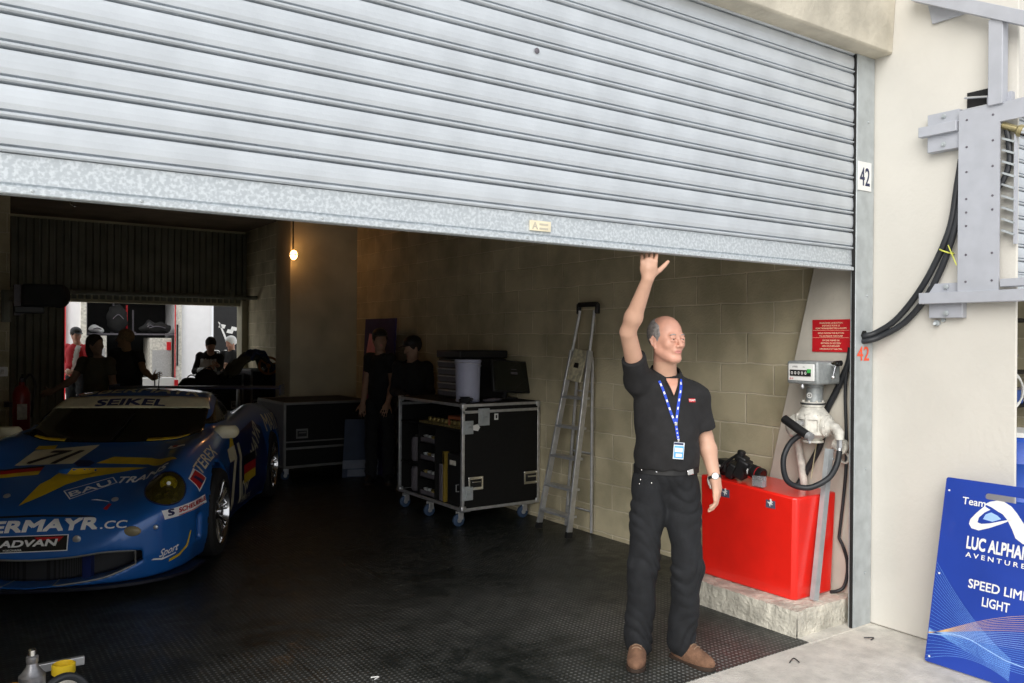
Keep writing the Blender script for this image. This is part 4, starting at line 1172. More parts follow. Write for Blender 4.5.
# --- left side: heater, switch boxes, extinguisher
ht = thing('hanging_heater', 'bulky black heater hung on the left pier above the car', 'heater', (0.86, 9.5, 1.86))
W(MB().span((0.66, 9.35, 1.93), (1.03, 9.65, 2.15)).ball((1.0, 9.5, 2.04), (0.10, 0.15, 0.12)), 'housing', 'black_matte', ht, bevel=0.03, seg=3)
W(MB().span((0.60, 9.42, 1.86), (0.86, 9.58, 1.93)), 'motor', 'black', ht, bevel=0.01)
W(MB().span((0.60, 9.44, 1.84), (0.66, 9.60, 2.14)).span((0.60, 9.58, 2.0), (0.66, 10.2, 2.04)), 'bracket', 'case_grey', ht)
sb = W(MB().span((0.53, 10.165, 1.78), (0.62, 10.20, 2.12)).span((0.545, 10.15, 1.80), (0.605, 10.17, 2.10)), 'fuse_box', 'corr', bevel=0.004)
tag(sb, 'grey-green fuse box on the left pier beside the heater', 'fuse box')
sb2 = thing('light_switch', 'pale square switch low on the left pier above the extinguisher', 'switch', (0.55, 10.18, 1.25))
W(MB().span((0.50, 10.18, 1.21), (0.595, 10.20, 1.31)), 'plate', 'white', sb2, bevel=0.004)
W(MB().span((0.53, 10.17, 1.235), (0.565, 10.18, 1.285)), 'rocker', 'dirty_white', sb2, bevel=0.003)
dp = W(MB().tube([(0.02, 0, 0), (0.02, 0, 1.2)], 0.02), 'conduit_pipe', 'galv')
dp.location = (0.48, 10.17, 0.1); tag(dp, 'grey conduit pipe down the left pier by the extinguisher', 'pipe')
ex = thing('fire_extinguisher', 'dark red fire extinguisher hung beside the left pier', 'fire extinguisher', (0.70, 9.9, 0.62))
W(MB().lathe([(0.07, 0), (0.08, 0.02), (0.08, 0.42), (0.06, 0.48), (0.025, 0.51), (0.025, 0.54)], (0.70, 9.9, 0.62), (0, 0, 1), 24), 'cylinder', mat('dull_extinguisher_red', (0.25, 0.012, 0.01), 0.4), ex)
W(MB().box((0.70, 9.88, 1.19), (0.03, 0.12, 0.02)).box((0.70, 9.86, 1.22), (0.02, 0.14, 0.015), Matrix.Rotation(radians(-15), 3, 'X')).tube([(0.70, 9.9, 1.15), (0.70, 9.9, 1.2)], 0.02), 'valve', 'black', ex)
W(MB().tube([(0.72, 9.9, 1.18), (0.78, 9.88, 1.24), (0.82, 9.87, 1.14), (0.80, 9.86, 0.95), (0.79, 9.86, 0.8)], 0.012, 8, smooth_path=5), 'hose', 'black', ex)
W(MB().box((0.70, 9.815, 0.86), (0.09, 0.012, 0.16)), 'label', 'dirty_white', ex)
W(MB().span((0.55, 10.0, 0.9), (0.80, 10.02, 0.95)).span((0.56, 10.0, 0.9), (0.60, 10.2, 0.95)), 'hanger', 'case_grey', ex)
hk = W(MB().tube([(0, 0, 0), (0.0, 0, -0.10)], 0.01).torus((0, 0, -0.14), 0.04, 0.012, (0, 1, 0), a0=-2.0, a1=2.6), 'lifting_hook', 'chrome')
hk.location = (1.42, 12.0, 3.5); tag(hk, 'small bright hook hanging from the dark ceiling at the rear left', 'hook')
W(MB().tube([(0, 0, 0), (0, 0, .06)], 0.006), 'hook_cord', 'black', hk)

# --- bits at the bottom left corner of the picture: a small trolley with bottles and hose
tr = thing('tool_trolley', 'low grey workshop trolley at the near left corner', 'trolley', (0.22, 3.62, 0))
W(MB().span((-0.15, 3.40, 0.10), (0.44, 3.86, 0.115)).span((-0.15, 3.40, 0.115), (-0.135, 3.86, 0.17)).span((-0.15, 3.845, 0.115), (0.44, 3.86, 0.17)).span((-0.15, 3.40, 0.115), (0.44, 3.415, 0.17)), 'tray', 'case_grey', tr, bevel=0.003)
W(MB().span((0.425, 3.40, 0.115), (0.44, 3.86, 0.20)).span((0.33, 3.842, 0.265), (0.505, 3.865, 0.30)).span((0.34, 3.85, 0.16), (0.36, 3.86, 0.27)).span((0.42, 3.85, 0.16), (0.44, 3.86, 0.27)), 'end_rail', 'alu', tr, bevel=0.003)
for x in (-0.1, 0.38):
    for y in (3.46, 3.80):
        W(MB().lathe([(0.02, -0.012), (0.045, -0.01), (0.045, 0.01), (0.02, 0.012)], (x, y, 0.046), (0, 1, 0), 20).box((x, y, 0.09), (0.03, 0.035, 0.02)), 'wheel', 'black', tr)
gb = thing('spray_bottle', 'silver aluminium bottle with narrow neck on the near left trolley', 'bottle', (0.295, 3.60, 0.116))
W(MB().lathe([(0.040, -.03), (0.046, -0.02), (0.046, 0.205), (0.040, 0.21), (0.022, 0.235), (0.018, 0.25), (0.021, 0.255), (0.021, 0.275), (0.013, 0.28)], (0.295, 3.60, 0.146), (0, 0, 1), 28), 'can', mat('scuffed_aluminium', (0.35, 0.35, 0.37), 0.4, 0.7, nscale=30, namt=0.25), gb)
W(MB().lathe([(0.014, 0), (0.014, 0.02), (0.008, 0.026)], (0.295, 3.60, 0.426), (0, 0, 1), 16), 'nozzle', 'chrome', gb)
yc = thing('yellow_cap_canister', 'pale canister with a bright yellow screw cap on the near left trolley', 'canister', (0.40, 3.60, 0.116))
W(MB().lathe([(0.058, 0), (0.062, 0.01), (0.062, 0.15), (0.045, 0.18), (0.032, 0.19), (0.032, 0.225)], (0.40, 3.60, 0.116), (0, 0, 1), 28), 'jar', 'dirty_white', yc)
W(MB().lathe([(0.040, 0), (0.042, 0.004), (0.042, 0.034), (0.036, 0.038), (0.034, 0.02)], (0.40, 3.60, 0.335), (0, 0, 1), 28), 'cap', 'yellow', yc)
ob = thing('orange_bottle', 'small bottle with an orange yellow top at the near left corner', 'bottle', (0.225, 3.50, 0.116))
W(MB().lathe([(0.03, 0), (0.032, 0.01), (0.032, 0.16), (0.02, 0.19)], (0.225, 3.50, 0.116), (0, 0, 1), 24), 'body', 'black', ob)
W(MB().lathe([(0.030, 0), (0.033, 0.01), (0.030, 0.05), (0.02, 0.065)], (0.225, 3.50, 0.30), (0, 0, 1), 24), 'cap', mat('amber_plastic', (0.75, 0.33, 0.02)), ob)
ah = W(MB().tube([(0.29, 3.46, 0.27), (0.34, 3.47, 0.345), (0.40, 3.49, 0.36), (0.455, 3.50, 0.32), (0.49, 3.50, 0.22), (0.50, 3.48, 0.10), (0.50, 3.42, 0.02), (0.46, 3.3, 0.016)], 0.014, 10, smooth_path=6), 'air_hose', 'rubber')
tag(ah, 'black air hose arching over the near left trolley', 'hose')
ah = W(MB().tube([(0.24, 3.42, 0.25), (0.31, 3.43, 0.30), (0.37, 3.44, 0.30), (0.42, 3.45, 0.24), (0.44, 3.44, 0.14)], 0.012, 10, smooth_path=6), 'thin_air_hose', mat('pale_hose', (0.35, 0.35, 0.22)))
tag(ah, 'pale thin hose under the black one on the near left trolley', 'hose')
cs = W(MB().box((0.10, 3.66, 0.24), (0.13, 0.2, 0.24)).box((0.10, 3.66, 0.375), (0.10, 0.17, 0.03)), 'battery_pack', 'black', bevel=0.012)
tag(cs, 'dark boxy battery pack on the near left trolley beside the silver bottle', 'battery pack')
# litter on the floor
for i, (x, y, l, r_, c_, lb) in enumerate(((1.72, 3.62, 0.03, .4, 'white', 'tiny bent white scrap on the dark floor'), (3.60, 2.62, 0.05, 1.2, 'rubber', 'small curled black twig on the pale apron'), (4.20, 2.60, 0.04, .2, 'rubber', 'bent black wire scrap lying by the pier foot'))):
    q = W(MB().tube([(x, y, 0.004), (x + l * cos(r_), y + l * sin(r_), 0.006), (x + l * cos(r_ + 1.4), y + l * sin(r_ + 1.4), 0.004)], 0.003, 6, smooth_path=4), 'floor_scrap', c_)
    tag(q, lb, 'scrap', 'scraps on the ground')

# --- next garage, glimpsed past the pier
cont = thing('blue_barrel', 'blue plastic drum in the neighbouring garage at the right edge', 'barrel', (7.72, 3.42, 0))
W(MB().lathe([(0.27, 0), (0.29, 0.02), (0.29, 0.28), (0.30, 0.3), (0.29, 0.32), (0.29, 0.6), (0.30, 0.62), (0.29, 0.64), (0.29, 0.80), (0.26, 0.84)], (7.72, 3.42, 0), (0, 0, 1), 32), 'drum', mat('bright_blue_plastic', (0.02, 0.09, 0.5), 0.4), cont)
W(MB().lathe([(0.28, 0), (0.28, 0.04)], (7.72, 3.42, 0.84), (0, 0, 1), 32), 'lid', 'white', cont)
sh = thing('storage_shelf', 'dark metal shelf unit in the neighbouring garage at the right edge', 'shelf', (8.55, 4.1, 0))
W(MB().span((7.9, 4.27, 0), (9.3, 4.30, 2.9)), 'gloom_backing', 'case_black', sh)  # added black board, stands in for the gloom of the next garage
for z in (0.4, 1.0, 1.33, 1.85):
    W(MB().span((7.9, 3.85, z), (9.3, 4.27, z + 0.03)), 'shelf_board', 'case_black', sh)
for x in (7.9, 9.26):
    for y in (3.85, 4.23):
        W(MB().span((x, y, 0), (x + .04, y + .04, 2.9)), 'post', 'case_grey', sh)
q = thing('white_cable_coil', 'coil of white cable hanging on the shelf in the neighbouring garage', 'cable', (8.42, 3.80, 1.0))
for i_, (dx, r_, t_) in enumerate(((0, .17, .1), (.02, .15, .3), (-.02, .18, -.15), (.01, .12, 0))):
    W(MB().torus((8.42 + dx, 3.78 + i_ * .016, 1.18), r_, 0.009, (t_, 1, 0)), 'loop', 'white', q)
for i, (x, z, c_, lb) in enumerate(((8.6, 1.362, 'yellow', 'yellow box on the neighbouring garage\'s upper shelf'), (8.75, 1.032, mat('shelf_blue', (0.03, 0.08, 0.3)), 'blue box on the neighbouring garage\'s middle shelf'), (8.6, 0.432, 'red', 'red box on the neighbouring garage\'s low shelf'))):
    q = thing('storage_box', lb, 'box', (x, 4.05, z), 0.0, 'boxes on the neighbouring garage shelf')
    W(MB().span((x - .18, 3.9, z), (x + .18, 4.2, z + .14)), 'box', c_, q, bevel=0.01)
    W(MB().span((x - .19, 3.89, z + .14), (x + .19, 4.21, z + .16)), 'lid', 'case_grey', q)

# --- the paddock behind: truck, cabinets, banner
YB = 18.0
tkq = thing('race_truck', 'white race transporter parked with its dark side locker open behind the garage', 'truck', (3.1, YB + 1.2, -0.05))
W(MB().span((1.6, YB + 0.05, 0.55), (2.33, YB + 2.4, 3.6)).span((4.13, YB + 0.05, 0.3), (4.74, YB + 2.4, 3.6)).span((2.33, YB + 1.6, 0.3), (4.13, YB + 2.4, 3.6)).span((2.33, YB + .05, 2.75), (4.13, YB + 1.6, 3.6)).span((2.33, YB + .05, 0.3), (4.13, YB + 1.6, 0.42)), 'bodywork', mat('bright_truck_white', (0.93, 0.93, 0.95), .4, namt=.02), tkq, smooth=False)
W(MB().span((2.34, YB + 1.5, 0.43), (4.12, YB + 1.6, 2.74)), 'locker_interior', 'black_matte', tkq)
W(MB().span((1.93, YB, 0.3), (2.0, YB + .05, 2.7)), 'red_stripe', 'red', tkq)
W(MB().span((2.26, YB, 0.3), (2.36, YB + .06, 2.75)).span((4.0, YB, 0.3), (4.13, YB + .06, 2.75)), 'door_jamb', 'dirty_white', tkq)
W(MB().span((4.03, YB - .01, 1.05), (4.06, YB, 1.9)).span((3.99, YB - .01, 0.3), (4.01, YB, 2.7), 1), 'pinstripe', ['black', 'red'], tkq)
for i, (x0, x1, z0, z1, c_, nm, lb, ct) in enumerate((
        (2.36, 2.75, 0.43, 1.66, 'dirty_white', 'locker_cabinet', 'pale cabinet standing at the left inside the truck\'s open locker', 'cabinet'),
        (3.57, 3.98, 0.80, 1.62, 'dirty_white', 'locker_cabinet', 'light grey cabinet with red lamp at the right of the truck\'s open locker', 'cabinet'))):
    q = thing(nm, lb, ct, ((x0 + x1) / 2, YB + .6, z0))
    W(MB().span((x0, YB + .2, z0), (x1, YB + .95, z1)), 'carcass', c_, q, bevel=0.01)
    W(MB().span((x0 + .03, YB + .19, z0 + .03), (x1 - .03, YB + .2, z1 - .25)), 'door', mat('perforated_grey', (0.42, 0.42, 0.42), 0.6, nscale=160, namt=0.3), q)
    if i:
        W(MB().span((x1 - .1, YB + .17, z1 - .25), (x1 - .02, YB + .2, z1 - .08)), 'signal_lamp', 'red', q)
        W(MB().span((x0, YB + .5, 0.42), (x1, YB + .9, 0.80)), 'base', 'black', q)
tb_ = thing('truck_steps', 'low white bench box in front of the truck locker', 'bench', (3.5, 17.4, -0.05))
W(MB().add([(3.05, 17.1, 0.62), (3.86, 17.1, 0.62), (3.86, 17.6, 0.62), (3.05, 17.6, 0.62), (3.15, 17.1, 0.84), (3.82, 17.1, 0.84), (3.82, 17.6, 0.84), (3.25, 17.6, 0.84)], [(0, 1, 2, 3), (4, 7, 6, 5), (0, 4, 5, 1), (1, 5, 6, 2), (2, 6, 7, 3), (3, 7, 4, 0)]), 'top', 'white', tb_)
W(MB().span((3.42, 17.09, 0.62), (3.44, 17.1, 0.84)).span((3.1, 17.15, -0.05), (3.16, 17.55, 0.62)).span((3.76, 17.15, -0.05), (3.82, 17.55, 0.62)), 'frame', 'black', tb_)
W(MB().span((3.79, 17.08, 0.66), (3.86, 17.1, 0.80)), 'reflector', 'red', tb_)
lk = [('suit_bag', 'white helmet bag on the upper left of the locker', 'bag', 2.62, 2.02, (.14, .1, .08), 'white'),
      ('racing_suit', 'dark overalls bundled in the middle of the locker', 'overalls', 3.0, 1.85, (.20, .14, .30), 'black_matte'),
      ('rolled_cover', 'black rolled cover lying on the locker\'s upper right', 'cover', 3.75, 1.85, (.32, .14, .12), 'black_matte'),
      ('speaker_unit', 'dark round-topped unit at the locker\'s right', 'speaker', 3.62, 2.06, (.12, .12, .14), 'black')]
W(MB().span((2.36, YB + .3, 1.68), (4.10, YB + 1.2, 1.71)), 'locker_shelf', 'case_grey', tkq)
for nm, lb, ct, x, z, r, c_ in lk:
    z = 1.712 + r[2] * 0.97
    q = thing(nm, lb, ct, (x, YB + .6, 1.712))
    mb = MB().ball((x, YB + .6, z), r, 20, 12)
    mb.v = [(v[0] + .02 * sin(v[2] * 30), v[1], max(1.713, v[2] + .02 * sin(v[0] * 25))) for v in mb.v]
    W(mb, 'bundle', c_, q)
    W(MB().tube([(x - r[0] * .5, YB + .6 - r[1], z), (x, YB + .58 - r[1], z + r[2] * .3), (x + r[0] * .5, YB + .6 - r[1], z)], 0.01, 6, smooth_path=4), 'strap', 'case_grey', q)
for i, x in enumerate((2.45, 2.95, 3.2, 3.32)):
    q = W(MB().tube([(x, YB + .7, 1.713), (x, YB + .7, 2.5 - .1 * i)], 0.018, 8).box((x, YB + .7, 1.73), (.1, .1, .03)), 'tool_rod', 'red' if i == 2 else 'case_grey')
    tag(q, ('leftmost grey rod upright in the truck locker', 'second rod from the left in the truck locker', 'red rod upright in the truck locker', 'rightmost grey rod beside the red one in the truck locker')[i], 'rod', 'rods upright in the truck locker')
for i, x in enumerate((2.95, 3.15)):
    q = W(MB().box((x, YB + .5, 0.43 + .45), (.16, .3, .9)).box((x, YB + .34, 1.1), (.1, .02, .2)), 'gas_bottle_box', 'case_grey', bevel=.01)
    tag(q, ('left', 'right')[i] + ' of two tall dark boxes low in the truck locker', 'box', 'tall dark boxes in the truck locker')
bn = thing('banner_wall', 'black banner with chequered flag emblem and white outlined letters beside the white truck panel', 'banner', (5.35, YB, -0.05))
bnm = MB().span((4.78, YB, -0.05), (6.3, YB + .05, 3.4))
def flag(mb, x, z, s, mi):
    for i in range(4):
        for j in range(2):
            if (i + j) % 2 == 0:
                x0_ = x + i * s * .25
                z0_ = z - j * s * .17 - i * s * .05
                mb.prism([(0, 0), (s * .25, -s * .05), (s * .25 - .03, -s * .20), (-.03, -s * .15)], (x0_ + j * .04, YB - .004, z0_), (1, 0, 0), (0, 0, 1), 0.003, mi)
flag(bnm, 4.90, 1.93, 0.5, 1)
ribm = [(4.86, 1.96), (5.02, 1.60), (5.42, 1.48)]
bnm.prism([(4.86, 1.98), (4.90, 1.95), (5.05, 1.62), (5.45, 1.50), (5.45, 1.46), (5.02, 1.57)], (0, YB - .004, 0), (1, 0, 0), (0, 0, 1), 0.003, 1)
bnm.text('RSRA', (4.72, YB - .006, 1.22), (1, 0, 0), (0, 0, 1), 0.22, 1, bold=0.02, width=.7, shear=.2).text('RSRA', (4.735, YB - .008, 1.235), (1, 0, 0), (0, 0, 1), 0.18, 0, bold=-0.01, width=.62, shear=.2)
W(bnm, 'cloth', ['black', 'white'], bn, smooth=False)
# ------------------------------------------------------------------ implicit-surface modelling (for people and the car)
class Field:
    def __init__(s, lo, hi, h):
        s.lo, s.h = np.array(lo, float), h
        n = np.ceil((np.array(hi) - s.lo) / h).astype(int) + 1
        s.n = n
        s.ax = [(s.lo[i] + h * np.arange(n[i])).astype(np.float32) for i in range(3)]
        s.F = np.full(tuple(n), 1.0, np.float32)
    def _do(s, lo, hi, fn, k, op):
        i0 = np.clip(np.floor((np.array(lo) - s.lo) / s.h).astype(int), 0, s.n)
        i1 = np.clip(np.ceil((np.array(hi) - s.lo) / s.h).astype(int) + 1, 0, s.n)
        if (i1 <= i0).any():
            return s
        sl = tuple(slice(a, b) for a, b in zip(i0, i1))
        X = s.ax[0][sl[0]][:, None, None]
        Y = s.ax[1][sl[1]][None, :, None]
        Z = s.ax[2][sl[2]][None, None, :]
        d = fn(X, Y, Z)
        A = s.F[sl]
        if op == 'sub':
            d = -d
        if op == 'add':
            if k > 0:
                h = np.clip(0.5 + 0.5 * (A - d) / k, 0, 1)
                s.F[sl] = A * (1 - h) + d * h - k * h * (1 - h)
            else:
                s.F[sl] = np.minimum(A, d)
        else:
            if k > 0:
                h = np.clip(0.5 - 0.5 * (A - d) / k, 0, 1)
                s.F[sl] = A * (1 - h) + d * h + k * h * (1 - h)
            else:
                s.F[sl] = np.maximum(A, d)
        return s
    def cone(s, a, b, ra, rb, k=0.01, op='add', flat=False, sq=None):
        a, b = np.array(a, float), np.array(b, float)
        m = max(ra, rb) * (1 if sq is None else max(1, *sq)) + k + 3 * s.h
        ab = b - a
        L2 = float(ab @ ab) + 1e-12
        def fn(X, Y, Z):
            px, py, pz = X - a[0], Y - a[1], Z - a[2]
            t = (px * ab[0] + py * ab[1] + pz * ab[2]) / L2
            tc_ = np.clip(t, 0, 1)
            d = np.sqrt((px - ab[0] * tc_) ** 2 + (py - ab[1] * tc_) ** 2 + (pz - ab[2] * tc_) ** 2) - (ra + (rb - ra) * tc_)
            if flat:
                L = L2 ** .5
                d = np.maximum(d, np.maximum(-t * L, (t - 1) * L))
            return d
        return s._do(np.minimum(a, b) - m, np.maximum(a, b) + m, fn, k, op)
    def ell(s, c, r, R=None, k=0.01, op='add'):
        c, r = np.array(c, float), np.array(r, float)
        R = np.eye(3) if R is None else np.array(R, float)
        m = r.max() + k + 3 * s.h
        def fn(X, Y, Z):
            p = [X - c[0], Y - c[1], Z - c[2]]
            q = [p[0] * R[0, i] + p[1] * R[1, i] + p[2] * R[2, i] for i in range(3)]
            k0 = np.sqrt(sum((q[i] / r[i]) ** 2 for i in range(3)))
            k1 = np.sqrt(sum((q[i] / r[i] ** 2) ** 2 for i in range(3))) + 1e-9
            return k0 * (k0 - 1) / k1
        return s._do(c - m, c + m, fn, k, op)
    def half(s, p, n, lo, hi, k=0.0):
        """keep only the side n points away from, inside lo..hi"""
        p, n = np.array(p, float), np.array(n, float)
        n = n / np.linalg.norm(n)
        return s._do(lo, hi, lambda X, Y, Z: (X - p[0]) * n[0] + (Y - p[1]) * n[1] + (Z - p[2]) * n[2], k, 'int')
    def disp(s, fn, band=0.05):
        X, Y, Z = s.ax[0][:, None, None], s.ax[1][None, :, None], s.ax[2][None, None, :]
        s.F += fn(X, Y, Z) * (np.abs(s.F) < band)
        return s
    def mesh(s):
        F, n, h = s.F, s.n, s.h
        F[0], F[-1] = 1, 1
        F[:, 0], F[:, -1] = 1, 1
        F[:, :, 0], F[:, :, -1] = 1, 1
        S = F < 0
        cnt = np.zeros(tuple(n - 1), np.int8)
        for i in (0, 1):
            for j in (0, 1):
                for k in (0, 1):
                    cnt += S[i:n[0] - 1 + i, j:n[1] - 1 + j, k:n[2] - 1 + k]
        idx = np.argwhere((cnt > 0) & (cnt < 8))
        acc = np.zeros((len(idx), 3))
        num = np.zeros(len(idx))
        for ax in range(3):
            o1, o2 = [q for q in range(3) if q != ax]
            for u in (0, 1):
                for v in (0, 1):
                    a = idx.copy()
                    a[:, o1] += u
                    a[:, o2] += v
                    b = a.copy()
                    b[:, ax] += 1
                    fa, fb = F[tuple(a.T)], F[tuple(b.T)]
                    cr = (fa < 0) != (fb < 0)
                    t = np.where(cr, fa / np.where(cr, fa - fb, 1), 0)
                    p = a.astype(float)
                    p[:, ax] += t
                    acc += p * cr[:, None]
                    num += cr
        V = acc / num[:, None] * h + s.lo
        ids = np.full(tuple(n - 1), -1, np.int32)
        ids[tuple(idx.T)] = np.arange(len(idx))
        faces = []
        for ax in range(3):
            o1, o2 = (ax + 1) % 3, (ax + 2) % 3
            sa = [slice(None)] * 3
            sb = [slice(None)] * 3
            sa[ax], sb[ax] = slice(0, -1), slice(1, None)
            A, B = S[tuple(sa)], S[tuple(sb)]
            e = np.argwhere(A != B)
            e = e[(e[:, o1] > 0) & (e[:, o2] > 0) & (e[:, o1] < n[o1] - 1) & (e[:, o2] < n[o2] - 1)]
            fl = A[tuple(e.T)]
            q = []
            for du, dv in ((0, 0), (-1, 0), (-1, -1), (0, -1)):
                c = e.copy()
                c[:, o1] += du
                c[:, o2] += dv
                q.append(ids[tuple(c.T)])
            q = np.stack(q, 1)
            q[~fl] = q[~fl][:, ::-1]
            faces.append(q)
        return V, np.concatenate(faces)

def field_obj(fld, name, mats, parent, relax=2, loc_off=(0, 0, 0), matfn=None):
    V, Fc = fld.mesh()
    # a little Laplacian smoothing
    n = len(V)
    for _ in range(relax):
        acc = np.zeros_like(V)
        num = np.zeros(n)
        for a, b in ((0, 1), (1, 2), (2, 3), (3, 0)):
            np.add.at(acc, Fc[:, a], V[Fc[:, b]])
            np.add.at(acc, Fc[:, b], V[Fc[:, a]])
            np.add.at(num, Fc[:, a], 1)
            np.add.at(num, Fc[:, b], 1)
        V = V * 0.5 + 0.5 * acc / np.maximum(num, 1)[:, None]
    me = bpy.data.meshes.new(name)
    me.vertices.add(n)
    me.vertices.foreach_set('co', (V - np.array(loc_off)).ravel())
    me.loops.add(len(Fc) * 4)
    me.loops.foreach_set('vertex_index', Fc.ravel().astype(np.int32))
    me.polygons.add(len(Fc))
    me.polygons.foreach_set('loop_start', np.arange(len(Fc), dtype=np.int32) * 4)
    me.update(calc_edges=True)
    for q in (mats if isinstance(mats, (list, tuple)) else [mats]):
        me.materials.append(M[q] if isinstance(q, str) else q)
    if matfn is not None:
        me.polygons.foreach_set('material_index', matfn(V[Fc].mean(1)).astype(np.int32))
    me.shade_smooth()
    me.update()
    o = bpy.data.objects.new(name, me)
    COL.objects.link(o)
    o.parent = parent
    return o

def A(v): return np.array(v, float)
def unit(v):
    v = A(v)
    return v / np.linalg.norm(v)

# ------------------------------------------------------------------ people
M['skin'] = mat('warm_skin', (0.60, 0.355, 0.25), 0.5, nscale=14, namt=0.07, bump=0.06, bscale=180)
M['skin_face'] = mat('ruddy_skin', (0.62, 0.325, 0.235), 0.45, nscale=20, namt=0.08, bump=0.06, bscale=180)
M['lips'] = mat('lips', (0.50, 0.20, 0.17), 0.5)
M['grey_hair'] = mat('short_grey_hair', (0.30, 0.28, 0.27), 0.9, nscale=60, namt=0.35, bump=0.6, bscale=250)
M['dark_hair'] = mat('dark_hair', (0.03, 0.022, 0.018), 0.8, nscale=60, namt=0.3, bump=0.5, bscale=250)
M['blond_hair'] = mat('sandy_hair', (0.22, 0.16, 0.08), 0.85, nscale=60, namt=0.3, bump=0.5, bscale=250)
M['black_shirt'] = mat('black_polo_cotton', (0.011, 0.0105, 0.0115), 0.85, nscale=30, namt=0.2, bump=0.25, bscale=260)
M['black_jean'] = mat('black_denim', (0.0085, 0.0095, 0.012), 0.85, nscale=24, namt=0.25, bump=0.3, bscale=220)
M['brown_suede'] = mat('brown_suede', (0.20, 0.105, 0.062), 0.9, nscale=30, namt=0.2, bump=0.4, bscale=160)
M['sole'] = mat('dark_brown_sole', (0.035, 0.02, 0.012), 0.8)

def head_axes(yaw, pitch=0.0):
    """yaw 0 faces -Y, positive turns towards +X"""
    f = A((sin(yaw) * cos(pitch), -cos(yaw) * cos(pitch), sin(pitch)))
    l = A((cos(yaw), sin(yaw), 0))
    return f, l, np.cross(f, l) * -1 if np.cross(f, l)[2] < 0 else np.cross(f, l)

def sculpt_head(F, c, yaw, pitch=0.0, fine=True, s=1.0):
    f, l, u = head_axes(yaw, pitch)
    R = np.stack([f, l, u], 1)
    P = lambda a, b, d: c + (f * a + l * b + u * d) * s
    F.ell(P(-.012, 0, .030), A((.096, .075, .088)) * s, R, .01)
    F.ell(P(.022, 0, -.030), A((.066, .060, .084)) * s, R, .03)
    for q in (-1, 1):
        F.cone(P(.0, q * .047, -.050), P(.058, q * .016, -.098), .023 * s, .019 * s, .025)
        F.ell(P(.060, q * .036, -.026), A((.024, .024, .024)) * s, R, .02)
    F.ell(P(.066, 0, -.100), A((.024, .026, .018)) * s, R, .02)
    if fine:
        F.cone(P(.080, -.034, .016), P(.080, .034, .016), .010, .010, .016)
        for q in (-1, 1):
            F.ell(P(.098, q * .031, -.004), (.016, .019, .012), R, .012, 'sub')
            F.ell(P(.0765, q * .031, -.004), (.0125, .0145, .0105), R, .004)
            F.cone(P(.0875, q * .042, .0025), P(.0915, q * .022, .004), .0052, .0048, .003)
            F.cone(P(.0865, q * .042, -.0125), P(.0895, q * .022, -.0125), .0045, .0045, .004)
        F.cone(P(.088, 0, .006), P(.112, 0, -.034), .0065, .0115, .010)
        for q in (-1, 1):
            F.ell(P(.098, q * .0125, -.039), (.010, .008, .0075), R, .006)
        F.ell(P(.082, 0, -.060), (.013, .026, .018), R, .016)
        F.ell(P(.0925, 0, -.0605), (.0060, .022, .0040), R, .004)
        F.ell(P(.0905, 0, -.0700), (.0060, .019, .0045), R, .004)
        F.cone(P(.0950, -.021, -.0652), P(.0950, .021, -.0652), .0026, .0026, .003, 'sub')
        for q in (-1, 1):
            F.cone(P(.096, q * .020, -.042), P(.086, q * .034, -.066), .0022, .0022, .005, 'sub')
        for q in (-1, 1):
            e = P(-.010, q * .0745, -.010)
            a_ = unit(l * q + f * .35)
            b_ = unit(f * 1 - l * q * .35 - u * .15)
            Re = np.stack([b_, a_, np.cross(b_, a_)], 1)
            F.ell(e - a_ * .002, (.018, .009, .031), Re, .004)
            F.cone(e + u * .026 + a_ * .006, e - b_ * .014 + a_ * .010 + u * .006, .0042, .0042, .004)
            F.cone(e - b_ * .014 + a_ * .010 + u * .006, e - u * .020 - b_ * .006 + a_ * .006, .0042, .004, .004)
            F.ell(e + a_ * .009 + u * .002 + b_ * .003, (.008, .005, .014), Re, .003, 'sub')
            F.ell(P(-.002, q * .074, -.040), (.008, .006, .010), R, .004)
    else:
        F.cone(P(.085, 0, .006), P(.106, 0, -.034), .008, .013, .012)
        for q in (-1, 1):
            F.ell(P(-.006, q * .076, -.012), (.018, .009, .032), R, .006)
            F.ell(P(.095, q * .031, -.002), (.012, .016, .010), R, .012, 'sub')
    return P, R

